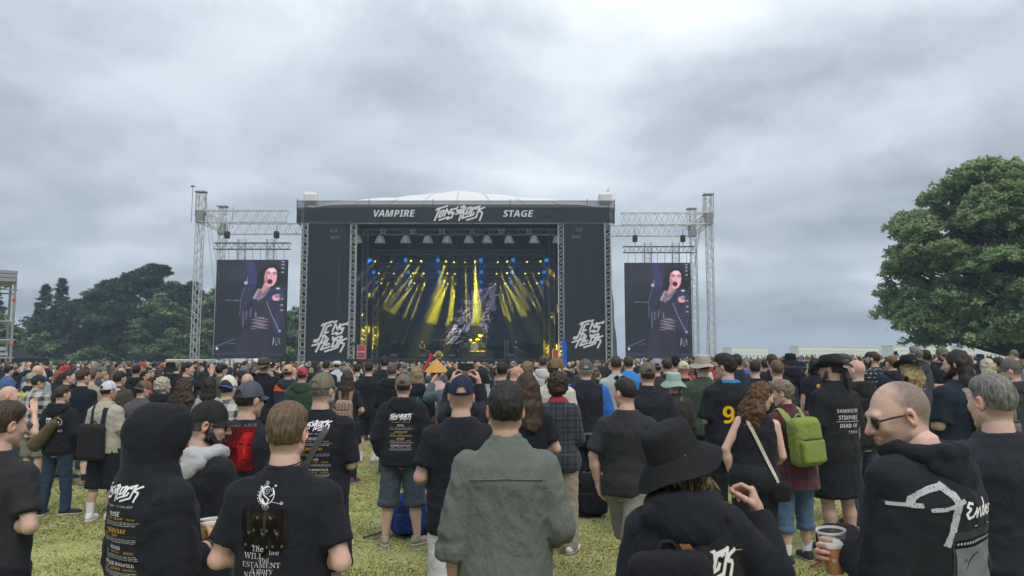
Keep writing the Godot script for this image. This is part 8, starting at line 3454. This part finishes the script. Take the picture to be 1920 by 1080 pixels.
	ad("woman with long dark hair and grey top right of the camouflage top", -4.21, -10.40, 4, 1.676, {seed = 192.4, sex = "f", hair = ["long", lin(0.03, 0.022, 0.02)], top = ["shirt", lin(0.3, 0.31, 0.3)], fat = 0.2})
	ad("man in a white cap with blue visor turned back and checked grey shirt", -3.05, -8.00, 8, 1.720, {seed = 196.1, hat = ["snapback", lin(0.62, 0.6, 0.54), 4.0, "back"], visor = lin(0.06, 0.12, 0.45), hair = ["fade", DARK], top = ["shirt", plaid(2)], fat = 0.3})
	ad("dark-haired man with raised hand in a black t-shirt with red print", -6.11, -14.00, 30, 1.870, {seed = 199.8, hair = ["short", DARK], top = ["tee", BLACK], arms = ["front", [Vector3(0.5, -0.3, -0.8), Vector3(0.0, 1, -0.2)]], hands = ["relaxed", "flat"], fat = 0.3, head = [40.0, 0.0, 0.0], print = "redtext", print_at = [0.0, 1.26, 0.3, 0.26]})
	ad("man in a wide brown hat and black jacket with both hands up at his face", -4.34, -13.00, 0, 1.943, {seed = 203.5, hat = ["widehat", lin(0.085, 0.07, 0.055)], hair = ["fade", BROWN], top = ["jacket", lin(0.013, 0.014, 0.018)], arms = [[Vector3(0.8, -0.1, -0.6), Vector3(-0.6, 0.5, -0.3)], [Vector3(0.8, -0.1, -0.6), Vector3(-0.6, 0.5, -0.3)]], fat = 0.5, hem = 0.74, bot = ["jeans", lin(0.12, 0.16, 0.22)]})
	ad("person in a peach cap and orange and navy hooded jacket", -3.91, -13.00, 2, 1.821, {seed = 207.2, hat = ["cap", lin(0.5, 0.3, 0.2)], hair = ["fade", BROWN], top = ["hoodie", lin(0.03, 0.036, 0.06)], yoke = [1.36, lin(0.62, 0.1, 0.03), 0.6], fat = 0.3})
	ad("person in a raspberry cap and dark green hoodie", -3.38, -12.00, 2, 1.791, {seed = 210.9, hat = ["cap", lin(0.42, 0.05, 0.09)], hair = ["fade", BROWN], top = ["hoodie", lin(0.03, 0.06, 0.038)], fat = 0.3})
	ad("bald man in a black top with white letters on the sleeve", -3.62, -10.20, 6, 1.730, {seed = 214.6, hair = ["none", BROWN], scalp = Color(0.7, 0.62, 0.58), top = ["long", BLACK], fat = 0.45, skin = PINK})
	var paisley := ad("woman with very long brown hair in a black dress and leggings", -2.60, -11.80, 2, 1.747, {seed = 218.3, sex = "f", hair = ["long", BROWN], top = ["dress", BLACK], hem = 0.62, skirted = 1, bot = ["leggings", BLACK], arms = ["front", [Vector3(0.42, -1, 0.1), Vector3(-0.4, -0.2, -1)]], slv = 0.8, fat = 0.3, shoe = lin(0.12, 0.03, 0.05)})
	ad("short-haired man in black t-shirt and shorts holding a white bottle", -2.73, -14.20, 2, 1.879, {seed = 222.0, hair = ["fade", DARK], top = ["tee", BLACK], bot = ["shorts", BLACK], arms = ["front", "down"], hands = ["relaxed", "grip"], sock = lin(0.6, 0.6, 0.6), shoe = lin(0.5, 0.5, 0.5), fat = 0.3, skin = PINK})
	ad("grey-haired man in a black hooded top with a dark sling bag", -2.03, -12.60, 8, 1.854, {seed = 225.7, hair = ["short", DARKGREY], top = ["hoodie", BLACK], fat = 0.35})
	ad("blond person in a black hoodie with a pale blue logo", -1.44, -11.20, -4, 1.802, {seed = 229.4, hair = ["bob", lin(0.3, 0.23, 0.14)], top = ["hoodie", BLACK], fat = 0.25, print = "bluelogo", print_at = [0.03, 1.26, 0.22, 0.24]})
	ad("person in a conical straw hat and pink shirt", -1.32, -13.00, -2, 1.822, {seed = 233.1, hat = ["conical", lin(0.48, 0.27, 0.07), 6.0], hair = ["fade", DARK], top = ["long", lin(0.5, 0.36, 0.36)], bot = ["trousers", lin(0.1, 0.05, 0.04)], fat = 0.4, hem = 0.96})
	ad("person in a denim jacket and dark cap beside the straw hat", -0.85, -10.60, -6, 1.794, {seed = 236.8, hat = ["cap", lin(0.03, 0.035, 0.03)], hair = ["fade", DARK], top = ["jacket", lin(0.07, 0.095, 0.115)], arms = [[Vector3(0.6, -0.2, -0.8), Vector3(-0.2, 0.8, -0.5)], "front"], fat = 0.3})
	var filmer := ad("person in black sleeves filming the stage with a phone held in both hands", -0.45, -6.90, 0, 1.748, {seed = 240.5, hair = ["short", DARK], top = ["hoodie", BLACK], arms = [[Vector3(0.02, 0.3, -1), Vector3(-0.18, 1, -0.25)], [Vector3(0.02, 0.3, -1), Vector3(-0.18, 1, -0.25)]], hands = ["grip", "grip"], palms = [Vector3(1, 0, 0), Vector3(-1, 0, 0)], slv = 1.92, fat = 0.2})
	ad("person in black hood and light denim waistcoat", -0.43, -10.40, -4, 1.763, {seed = 244.2, top = ["hoodup", lin(0.018, 0.018, 0.02)], hair = ["none", DARK], yoke = [1.0, lin(0.3, 0.35, 0.38), 0.6], fat = 0.3})
	var bagstraps := ad("dark-haired man in black t-shirt wearing a small grey backpack", -0.15, -11.20, -2, 1.873, {seed = 247.9, hair = ["fade", lin(0.02, 0.018, 0.018)], top = ["tee", BLACK], arms = ["down", "front"], fat = 0.25})
	ad("man with cropped reddish hair bending his head to the right", 0.03, -10.20, 34, 1.839, {seed = 251.6, hair = ["none", BROWN], scalp = Color(0.62, 0.46, 0.36), top = ["tee", BLACK], head = [32.0, 22.0, 0.0], fat = 0.3, skin = PINK})
	ad("man with sandy hair and a black t-shirt with white letters on the shoulder", 0.21, -10.40, 4, 1.882, {seed = 255.3, hair = ["short", lin(0.2, 0.14, 0.07)], top = ["tee", BLACK], fat = 0.3, print = "rock", print_at = [0.08, 1.3, 0.18, 0.1]})
	ad("brown-haired man in a white hoodie", 0.65, -15.60, 0, 1.990, {seed = 259.0, hair = ["fade", BROWN], top = ["hoodie", lin(0.5, 0.5, 0.49)], fat = 0.25})
	ad("man in a brown and cream cap with glasses and a cream t-shirt", 0.53, -9.20, 24, 1.917, {seed = 262.7, hat = ["snapback", lin(0.17, 0.11, 0.06)], visor = lin(0.5, 0.42, 0.27), hair = ["short", BROWN], glasses = "eyes", top = ["tee", lin(0.5, 0.48, 0.42)], head = [38.0, 8.0, 0.0], fat = 0.2, skin = PINK})
	ad("tall young man in a pale sage t-shirt", 1.65, -11.80, 0, 1.971, {seed = 266.4, hair = ["fade", BROWN], top = ["tee", lin(0.33, 0.39, 0.37)], fat = 0.1, skin = PINK})
	ad("man with a bright blue jacket and black backpack straps", 2.19, -14.00, 2, 1.970, {seed = 270.1, hair = ["short", BROWN], top = ["jacket", lin(0.04, 0.2, 0.55)], fat = 0.4})
	ad("person in a grey-lilac cap and dark grey t-shirt", 2.36, -12.20, 2, 1.910, {seed = 273.8, hat = ["cap", lin(0.24, 0.24, 0.28)], hair = ["fade", DARK], top = ["tee", lin(0.035, 0.033, 0.038)], fat = 0.4})
	ad("man with cropped brown hair left of the cream cap", 2.71, -13.00, 2, 1.929, {seed = 277.5, hair = ["short", BROWN], top = ["tee", BLACK], fat = 0.3, skin = PINK})
	ad("man in a cream cap with a pink neck and black t-shirt", 2.81, -12.20, 0, 1.869, {seed = 281.2, hat = ["cap", lin(0.5, 0.46, 0.33)], hair = ["none", BROWN], scalp = Color(0.8, 0.7, 0.66), top = ["tee", BLACK], arms = ["front", "face"], fat = 0.4, skin = lin(0.5, 0.24, 0.19)})
	ad("man in a black cap with white edging behind the cream cap", 3.12, -14.20, 0, 1.950, {seed = 284.9, hat = ["cap", lin(0.012, 0.012, 0.014)], hair = ["fade", DARK], top = ["tee", BLACK], fat = 0.3, skin = PINK})
	ad("man with dark hair in a navy jacket behind the jersey", 3.81, -12.60, 0, 1.968, {seed = 288.6, hair = ["short", DARK], top = ["jacket", lin(0.02, 0.028, 0.045)], fat = 0.3})
	ad("person in a bright blue jacket right of the jersey", 4.74, -15.00, 6, 1.891, {seed = 292.3, hair = ["short", GREY], top = ["jacket", lin(0.03, 0.1, 0.5)], fat = 0.3})
	ad("dark-haired man in black taller than the heads round him, before the left logo", -4.49, -18.00, 4, 1.902, {seed = 296.0, hair = ["short", DARK], top = ["tee", BLACK], fat = 0.3})
	ad("person in a white sailor hat and pale blue shirt", -4.71, -20.00, 0, 1.906, {seed = 299.7, hat = ["sailor", lin(0.66, 0.66, 0.66)], hair = ["fade", BROWN], top = ["shirt", lin(0.4, 0.45, 0.52)], fat = 0.3})
	ad("man with bushy dark hair and a black top with a blue back picture", -2.91, -17.00, 0, 1.990, {seed = 303.4, hair = ["messy", DARK], top = ["tee", BLACK], fat = 0.3, print = "bluelogo", print_at = [0.0, 1.2, 0.26, 0.4]})
	var carrier := ad("man carrying a child on his shoulders", -1.58, -16.00, 0, 1.901, {seed = 307.1, hair = ["short", BROWN], top = ["tee", lin(0.06, 0.06, 0.07)], arms = ["phone", "phone"], fat = 0.3})
	ad("man with grey cropped hair before the left screen", -5.66, -16.80, 0, 1.615, {seed = 310.8, hair = ["short", GREY], top = ["jacket", BLACK], fat = 0.3})
	gear({"hooded": hooded, "opeth": opeth, "buckethat": buckethat, "fender": fender, "strapman": strapman, "navycap": navycap, "walker": walker, "curlywoman": curlywoman, "greenpack": greenpack, "cowboy": cowboy, "shades": shades, "greypack": greypack, "strapback": strapback, "slingboy": slingboy, "drawbag": drawbag, "limepack": limepack, "paisley": paisley, "filmer": filmer, "bagstraps": bagstraps, "carrier": carrier, "phoner": phoner, "phonerb": phonerb, "beardcap": beardcap})
	performers()
	crowd()


func hand_at(who: Node3D, s: int, off: Vector3) -> Vector3:
	var j: Array = who.get_meta("joints")
	var J: Array = j[0][s]
	return who.transform * (j[1] * (J[2] + J[3] * 0.08 + off))


func gear(W: Dictionary):
	beer_cup("plastic cup of amber beer held by the man with sunglasses", W.fender, 0, 0.66, lin(0.44, 0.14, 0.018), 1.05)
	beer_cup("full plastic beer cup held by the hooded person", W.hooded, 1, 0.85, lin(0.6, 0.33, 0.06))
	beer_cup("plastic cup held by the man in the leather hat", W.cowboy, 0, 0.7, lin(0.55, 0.45, 0.3))
	for s in 2:  # wristbands on the hooded person's right wrist
		var w := carried("wristband", ["wide black braided wristband on the hooded person's wrist", "thin black wristband beside the wide one on the hooded person's wrist"][s], "wristband", W.hooded)
		var J: Array = W.hooded.get_meta("joints")[0][1]
		var g := Geo.new()
		var a: Vector3 = J[2] - J[3] * (0.025 + s * 0.017)
		g.tube(PackedVector3Array([a, a + J[3] * (0.012 - s * 0.005)]), PackedFloat32Array([0.0355, 0.0355]), 16)
		var o := part(w, "band", g, paint(lin(0.02, 0.02, 0.02), 0.6))
	var fl := hand_at(W.filmer, 0, Vector3(0.0, 0.02, -0.02))
	var fr := hand_at(W.filmer, 1, Vector3(0.0, 0.02, -0.02))
	phone("black phone held sideways in two hands above the navy cap", (fl + fr) * 0.5 + Vector3(0, 0.05, 0.03), 0.0, true)
	phone("upright phone held high by the man in a navy hoodie", hand_at(W.phonerb, 1, Vector3(-0.03, 0.05, 0.0)), 8.0, false)
	phone("upright phone held by the person in the orange-marked jacket", (hand_at(W.phoner, 0, Vector3.ZERO) + hand_at(W.phoner, 1, Vector3.ZERO)) * 0.5, 12.0, false)
	phone("phone in the hands of the man in sunglasses turned to the camera", (hand_at(W.shades, 0, Vector3.ZERO) + hand_at(W.shades, 1, Vector3.ZERO)) * 0.5, 30.0, false)
	ground_pack("big blue rucksack lying on the grass behind the man in turned-up denim shorts", Vector3(-1.1, 0, -8.35), 12.0, Vector3(0.5, 0.42, 0.36), lin(0.02, 0.05, 0.22), lin(0.02, 0.022, 0.028), 0.0)
	ground_pack("black rucksack standing on the grass by the man in the blue sports jacket", Vector3(0.97, 0, -9.3), -6.0, Vector3(0.34, 0.5, 0.26), lin(0.016, 0.016, 0.018), lin(0.016, 0.016, 0.018), 0.0)
	ground_pack("black and red bag on the grass by the leather-hatted man's feet", Vector3(3.12, 0, -7.25), 20.0, Vector3(0.4, 0.32, 0.26), lin(0.016, 0.016, 0.018), lin(0.2, 0.02, 0.02), 0.0)
	backpack("bright green backpack worn by the woman in the wine plaid shirt", W.greenpack, lin(0.19, 0.25, 0.06), lin(0.24, 0.3, 0.1), Vector3(0.31, 0.46, 0.19), 1.19)
	backpack("black backpack on the back of the woman in the bucket hat", W.buckethat, lin(0.014, 0.014, 0.017), lin(0.02, 0.02, 0.022), Vector3(0.3, 0.4, 0.13), 1.15, true, true, -0.08)
	backpack("grey backpack worn by the stout long-haired man", W.greypack, lin(0.13, 0.13, 0.135), lin(0.2, 0.195, 0.19), Vector3(0.32, 0.42, 0.18), 1.16, true, true, 0.09)
	backpack("lime and grey backpack among the crowd at the left edge", W.limepack, lin(0.3, 0.42, 0.04), lin(0.33, 0.46, 0.05), Vector3(0.32, 0.46, 0.2), 1.2)
	backpack("small patterned backpack of the woman with very long brown hair", W.paisley, lin(0.3, 0.2, 0.15), lin(0.22, 0.13, 0.09), Vector3(0.27, 0.34, 0.14), 1.15, true, true, 0.0, paisley_cloth())
	backpack("slate blue backpack of the short-haired man before the ash-haired woman", W.strapback, lin(0.03, 0.036, 0.05), lin(0.11, 0.13, 0.17), Vector3(0.3, 0.42, 0.16), 1.13)
	backpack("grey backpack of the dark-haired man behind the olive shirt", W.bagstraps, lin(0.03, 0.031, 0.035), lin(0.07, 0.072, 0.08), Vector3(0.28, 0.4, 0.14), 1.16)
	backpack("black drawstring bag on the young man in the beige t-shirt", W.drawbag, lin(0.022, 0.02, 0.024), lin(0.02, 0.02, 0.022), Vector3(0.36, 0.46, 0.12), 1.02, true, false, -0.04)
	var t := sling("olive sling bag slung across the slim youth's back", "sling_bag", W.slingboy, lin(0.1, 0.08, 0.04), 0.06, 0.1, 1.5, -0.15, 1.02, 0.036)
	var F := Field.new(Vector3(-0.34, 0.84, 0.0), Vector3(0.25, 1.38, 0.34), 0.014)
	F.cap(Vector3(-0.2, 0.99, 0.19), Vector3(0.05, 1.27, 0.2), 0.1, 0.06, 0.03)
	var g := F.geo()
	wrinkle(g, 0.006, 3.0)
	part(t, "bag", g, cloth(lin(0.095, 0.078, 0.04), 1.0))
	sling("grey strap crossing the back of the man in the long line-up t-shirt", "shoulder_bag", W.strapman, lin(0.085, 0.088, 0.095), 0.045, 0.09, 1.465, -0.2, 0.86, 0.03)
	t = sling("cream strapped black bag at the hip of the auburn-haired woman", "shoulder_bag", W.curlywoman, lin(0.5, 0.47, 0.38), 0.03, -0.09, 1.48, 0.2, 0.9, 0.028)
	part(t, "pouch", soft_box(Vector3(0.21, 0.82, 0.1), Vector3(0.17, 0.17, 0.09), 0.035, 0.014, 2.0, 0.003), cloth(lin(0.015, 0.015, 0.017), 0.5))
	sling("brown leather strap over the shoulder of the woman in the bucket hat", "shoulder_bag", W.buckethat, lin(0.2, 0.085, 0.03), 0.035, -0.02, 1.44, 0.2, 1.02, 0.05)
	# bottle and red horn
	var b := thing("drink_bottle", "white bottle hanging in the hand of the man in black shorts", "bottle", hand_at(W.filmer, 1, Vector3.ZERO), 0.0)
	b.position = Vector3(-2.62, 0.72, -14.15)
	g = Geo.new()
	g.lathe([Vector2(0.0, -0.1), Vector2(0.036, -0.1), Vector2(0.038, 0.05), Vector2(0.014, 0.09), Vector2(0.014, 0.115), Vector2(0.0, 0.116)], 16)
	part(b, "bottle_body", g, paint(lin(0.65, 0.66, 0.68), 0.4))
	b = thing("red_horn", "red plastic horn held up beside the straw hat", "horn", Vector3(-1.52, 1.86, -13.4), 0.0)
	b.rotation_degrees = Vector3(0, 0, -30)
	g = Geo.new()
	g.lathe([Vector2(0.02, -0.2), Vector2(0.022, 0.02), Vector2(0.03, 0.1), Vector2(0.06, 0.17), Vector2(0.045, 0.175), Vector2(0.0, 0.1)], 16)
	part(b, "tube", g, paint(lin(0.55, 0.03, 0.04), 0.4))
	# necklace cord and the child
	var nk := carried("necklace_cord", "thin dark cord round the neck of the man with the emblem t-shirt", "necklace", W.opeth)
	g = Geo.new()
	var pts := PackedVector3Array()
	var rr := PackedFloat32Array()
	for i in 25:
		var a := TAU * i / 24
		pts.append(Vector3(sin(a) * 0.071, 1.545 - 0.014 * cos(a), 0.014 + cos(a) * 0.068))
		rr.append(0.0028)
	g.tube(pts, rr, 5)
	part(nk, "cord", g, paint(lin(0.015, 0.013, 0.012), 0.7))
	var cp: Vector3 = W.carrier.position
	ad("small child in a checked shirt and lime ear defenders riding on a man's shoulders", cp.x, cp.z + 0.02, 0, 1.12, {lod = 1, hair = ["short", lin(0.3, 0.22, 0.12)], top = ["shirt", plaid(2)], yoke = [1.36, lin(0.03, 0.03, 0.035), 0.12], muffs = lin(0.5, 0.62, 0.03), arms = ["front", "front"], bot = ["jeans", DENIM], feet = [[-0.2, -0.42], [0.2, -0.42]], head_scale = 1.22}, 0.97)


func paisley_cloth() -> StandardMaterial3D:
	var im := Image.create(96, 96, false, Image.FORMAT_RGB8)
	for y in 96:
		for x in 96:
			var a := sin(x * 0.26) + sin(y * 0.3 + sin(x * 0.13) * 2.0) + fn.get_noise_2d(x * 0.2, y * 0.2)
			var c := Color(0.42, 0.36, 0.28) if a > 0.6 else Color(0.28, 0.1, 0.06) if a > -0.2 else Color(0.06, 0.06, 0.06) if a > -0.8 else Color(0.3, 0.22, 0.14)
			im.set_pixel(x, y, c.linear_to_srgb())
	return fabric("paisley", im, 5.0)


func performers():
	var st := [
		["guitarist with bare arms at the left of the stage", 793, 639.5, 70.5, 170.0, {lod = 2, hair = ["long", DARK], top = ["tank", BLACK], bot = ["jeans", BLACK], arms = [[Vector3(0.4, -1, 0.0), Vector3(-0.3, -0.2, -1)], [Vector3(0.4, -1, 0.0), Vector3(-0.6, -0.3, -1)]]}, 2.1],
		["singer in black at the middle of the stage before the drums", 864, 639.5, 71.0, 175.0, {lod = 2, sex = "f", hair = ["long", DARK], top = ["long", BLACK], bot = ["trousers", BLACK], arms = ["hold", "down"]}, 2.1],
		["bass player in dark clothes at the right of the stage", 968, 637.5, 71.5, 190.0, {lod = 2, hair = ["short", DARK], top = ["long", BLACK], arms = ["front", "front"]}, 2.1],
		["keyboard player behind the keyboard on stage", 832, 631.5, 76.6, 180.0, {lod = 2, hair = ["short", DARK], top = ["tee", BLACK], arms = ["hold", "hold"]}, 3.0],
		["drummer sitting behind the drum kit", 899, 638.0, 76.6, 180.0, {lod = 2, hair = ["long", BROWN], top = ["tank", BLACK], arms = ["hold", "hold"], feet = [[-0.2, -0.35], [0.2, -0.35]]}, 2.9],
		["camera operator in black beside the red cases at the stage's left corner", 663, 644.5, 67.4, 160.0, {lod = 2, hat = ["cap", lin(0.3, 0.34, 0.4)], hair = ["fade", DARK], top = ["tee", BLACK], arms = ["hold", "hold"], lean = [10.0, 0.0]}, 2.1]]
	for s in st:
		var x: float = (s[1] - 960.0) / 1387.0 * (s[3] + 0.4)
		var pp := ad(s[0], x, -s[3], s[4], 1.76 if s[6] < 2.95 else 1.7, s[5], s[6])
		pp.set_meta("group", "people on the stage")
		if s[1] == 793 or s[1] == 968:
			var t := carried("electric_guitar", "dark guitar held by the %s" % ("guitarist at the left of the stage" if s[1] == 793 else "bass player"), "guitar", pp)
			var q := group_part(t, "guitar")
			q.transform = Transform3D(Basis(Vector3.BACK, 0.5), Vector3(0.05, 1.05, -0.19))
			var g := soft_box(Vector3(0.05, 0, 0), Vector3(0.38, 0.28, 0.05), 0.02, 0.02, 1.0, 0.0)
			part(q, "guitar_body", g, paint(lin(0.05, 0.03, 0.03), 0.3))
			g = Geo.new()
			g.cbox(Vector3(-0.45, 0, 0), Vector3(0.65, 0.045, 0.025), 0.006)
			g.cbox(Vector3(-0.82, 0.01, 0), Vector3(0.15, 0.08, 0.02), 0.006)
			part(q, "guitar_neck", g, paint(lin(0.25, 0.16, 0.08), 0.4))
	var tv := thing("broadcast_camera", "black broadcast camera on a pedestal before the camera operator", "camera", Vector3(-14.25, 2.1, -66.6), 200.0)
	var g := Geo.new()
	g.cbox(Vector3(0, 1.35, 0), Vector3(0.26, 0.32, 0.6), 0.03)
	part(tv, "camera_body", g, paint(lin(0.02, 0.02, 0.022), 0.5))
	g = Geo.new()
	g.tube(PackedVector3Array([Vector3(0, 1.35, -0.3), Vector3(0, 1.35, -0.65)]), PackedFloat32Array([0.1, 0.12]), 12)
	part(tv, "camera_lens", g, paint(lin(0.03, 0.03, 0.032), 0.4))
	for i in 3:
		g = Geo.new()
		g.rod(Vector3(0, 1.15, 0), Vector3(sin(i * 2.1) * 0.4, 0, cos(i * 2.1) * 0.4), 0.025, 6)
		part(tv, "leg", g, paint(lin(0.03, 0.03, 0.032), 0.4))


func crowd():
	var specs := [
		["short hair", {hair = ["short", BROWN], top = ["tee", BLACK]}, "t-shirt"], ["cropped hair", {hair = ["fade", BROWN], top = ["hoodie", BLACK]}, "hoodie"], ["long hair", {sex = "f", hair = ["long", BROWN], top = ["tee", BLACK]}, "t-shirt"],
		["cap", {hat = ["cap", KHAKI], hair = ["fade", BROWN], top = ["tee", BLACK], fat = 0.5}, "t-shirt"], ["shaven head", {hair = ["none", BROWN], scalp = Color(0.75, 0.68, 0.64), top = ["jacket", BLACK], fat = 0.5}, "jacket"],
		["ponytail", {sex = "f", hair = ["pony", BROWN], top = ["jacket", BLACK]}, "jacket"], ["tousled hair", {hair = ["messy", BROWN], top = ["jacket", BLACK], fat = 0.4}, "jacket"], ["bob", {sex = "f", hair = ["bob", BROWN], top = ["hoodie", BLACK]}, "hoodie"],
		["bucket hat", {hat = ["bucket", KHAKI], hair = ["short", BROWN], top = ["hoodie", BLACK]}, "hoodie"], ["cap", {hat = ["cap", KHAKI], hair = ["short", BROWN], top = ["hoodie", BLACK]}, "hoodie"], ["beanie", {hat = ["beanie", KHAKI], hair = ["none", BROWN], top = ["jacket", BLACK], fat = 0.3}, "jacket"],
		["short hair, raised arm", {hair = ["short", BROWN], top = ["tee", BLACK], arms = ["front", "phone"]}, "t-shirt"]]
	var protos := []
	for s in specs:
		s[1]["lod"] = 2
		s[1]["seed"] = protos.size() * 5.0
		s[1]["head"] = [[0.0, 3.0, 0.0], [24.0, 4.0, 0.0], [-10.0, 0.0, 4.0], [-32.0, 6.0, 0.0], [8.0, 10.0, -3.0], [38.0, 2.0, 0.0]][protos.size() % 6]
		if not s[1].has("arms"):
			s[1]["arms"] = ["front", "front"]
		protos.append(make_person(s[1]))
	var tones := [["black", BLACK, 16], ["black", lin(0.02, 0.02, 0.021), 8], ["charcoal", lin(0.04, 0.041, 0.044), 4], ["navy", lin(0.022, 0.028, 0.05), 3], ["grey", lin(0.16, 0.165, 0.17), 1], ["olive", lin(0.07, 0.075, 0.045), 1], ["white", lin(0.5, 0.5, 0.5), 1], ["red", lin(0.35, 0.05, 0.05), 1], ["blue", lin(0.06, 0.12, 0.26), 1], ["beige", lin(0.3, 0.26, 0.2), 1], ["denim blue", lin(0.12, 0.17, 0.23), 1], ["rust", lin(0.25, 0.1, 0.05), 1]]
	var bag := []
	for t in tones:
		for k in t[2]:
			bag.append(t)
	var hc := [["dark", DARK], ["brown", BROWN], ["light brown", LIGHTBROWN], ["grey", GREY], ["blond", BLOND], ["black", lin(0.012, 0.011, 0.011)], ["reddish", lin(0.16, 0.075, 0.035)]]
	var cc := [["black", lin(0.015, 0.015, 0.017)], ["khaki", KHAKI], ["navy", lin(0.02, 0.026, 0.05)], ["grey", lin(0.14, 0.14, 0.14)], ["beige", lin(0.36, 0.33, 0.26)], ["red", lin(0.36, 0.04, 0.05)], ["white", lin(0.55, 0.55, 0.55)]]
	var skins := [lin(0.54, 0.355, 0.275), lin(0.58, 0.4, 0.32), TAN, PINK]
	var places := [[-9999, "by the left scaffold"], [110, "before the black fence"], [300, "before the yellow cabin"], [395, "before the left screen"], [545, "before the left logo"], [665, "before the stage, left"], [850, "before the stage, right"], [1050, "before the right logo"], [1165, "before the right screen"], [1305, "right of the screens"], [1420, "before the first trailers"], [1600, "before the maple boughs"], [1780, "before the maple trunk"]]
	var said := {}
	rng.seed = 2025
	var made := 0
	var tries := 0
	while made < CROWD and tries < 20000:
		tries += 1
		var u := float(made) / CROWD
		var d := 12.5 + 24.0 * pow(u, 0.85) + rng.randf_range(-1.0, 1.0)
		var px := rng.randf_range(-20, 1940)
		var x := (px - 960.0) / 1387.0 * d
		if d < 16.0 and px > 560 and px < 760:
			continue
		var ok := true
		for q in taken:
			if absf(q.x - x) < 0.42 + 0.004 * d and absf(q.y + d) < 0.75 or absf(q.x - x) < 0.3 and q.y > -12.0 and absf(q.y + d) < 1.0:
				ok = false
				break
		if not ok:
			continue
		var k := rng.randi() % protos.size()
		if k >= 8 and rng.randf() < 0.35:
			k = rng.randi() % 8
		var tone: Array = bag[rng.randi() % bag.size()]
		var h: Array = hc[rng.randi() % hc.size()]
		var c: Array = cc[rng.randi() % cc.size()]
		var place := ""
		for q in places:
			if px >= q[0]:
				place = q[1]
		var hatted: bool = specs[k][1].has("hat")
		var what: String = specs[k][0]
		var first: String = "%s %s" % [c[0], what] if hatted else what if what == "shaven head" else "%s %s" % [h[0], what]
		var label := "person with %s and %s %s, %s" % [first, tone[0], specs[k][2], place]
		if said.has(label):
			continue
		said[label] = true
		var p: Node3D = protos[k].duplicate()
		p.name = numbered("person")
		add_child(p)
		var f: bool = specs[k][1].get("sex", "m") == "f"
		p.position = Vector3(x, ground_y(x, -d), -d)
		p.scale = Vector3.ONE * (rng.randf_range(1.6, 1.74) if f else rng.randf_range(1.7, 1.9)) / 1.78
		p.rotation.y = atan2(x + 5.0, d - 66.0 - 2.0 * d + d) * 0.0 + deg_to_rad(rng.randfn() * 20.0 - (x + 5.0) * -0.6)
		tag(p, label, "person", "people in the audience")
		taken.append(Vector2(x, -d))
		for o in p.get_children():
			if o.name in ["t_shirt", "hoodie", "jacket", "hood"]:
				o.material_override = cloth(tone[1], 0.6)
			elif o.name == "hair":
				o.material_override = hair_mat(h[1])
			elif o.name == "body":
				o.material_override = skin_mat(skins[rng.randi() % skins.size()])
			elif o.name in ["cap", "hat"]:
				for e in o.get_children():
					e.material_override = hat_mat(c[1])
		made += 1
	print("crowd ", made)
	# beyond the nearest three hundred the crowd reads as one mass up to the stage
	var mass := Node3D.new()
	mass.name = "distant_crowd"
	add_child(mass)
	tag(mass, "dense distant crowd standing right up to the stage barrier", "crowd")
	mass.set_meta("kind", "stuff")
	for k in 8:
		var g := Geo.new()
		g.has_c = true
		var p: Node3D = protos[k]
		rng.seed = 300 + k
		for o in p.get_children():
			var col := Color(0.02, 0.02, 0.024)
			if o is MeshInstance3D:
				if o.name == "body":
					col = Color(0.52, 0.34, 0.27)
				elif o.name == "hair":
					col = hc[(k * 3) % hc.size()][1].srgb_to_linear()
				elif o.name in ["t_shirt", "hoodie", "jacket", "hood"]:
					col = tones[(k * 5) % tones.size()][1].srgb_to_linear() if k % 3 == 0 else Color(0.02, 0.021, 0.026)
				merge(g, o.mesh, o.transform, col)
			else:
				for e in o.get_children():
					merge(g, e.mesh, o.transform, Color(0.02, 0.02, 0.02) if o.name == "shoe" else cc[k % cc.size()][1].srgb_to_linear())
		var mm := MultiMesh.new()
		mm.transform_format = MultiMesh.TRANSFORM_3D
		mm.mesh = g.mesh()
		mm.instance_count = 110
		for i in mm.instance_count:
			var d := rng.randf_range(36.0, 61.5)
			var x := rng.randf_range(-0.74, 0.62) * d
			var s := rng.randf_range(0.92, 1.06)
			mm.set_instance_transform(i, Transform3D(Basis(Vector3.UP, rng.randfn() * 0.3).scaled(Vector3(s, s, s)), Vector3(x, ground_y(x, -d), -d)))
		var o := MultiMeshInstance3D.new()
		o.name = "people" if k == 0 else "people_%03d" % k
		o.multimesh = mm
		o.material_override = vcol(0.85, 0.3)
		mass.add_child(o)
	for p in protos:
		p.free()


func merge(g: Geo, m: Mesh, x: Transform3D, col: Color):
	var a := m.surface_get_arrays(0)
	var s := Geo.new()
	s.v = a[Mesh.ARRAY_VERTEX]
	s.n = a[Mesh.ARRAY_NORMAL]
	s.ix = a[Mesh.ARRAY_INDEX]
	s.uv.resize(s.v.size())
	s.c.resize(s.v.size())
	s.c.fill(col)
	g.add(s, x)
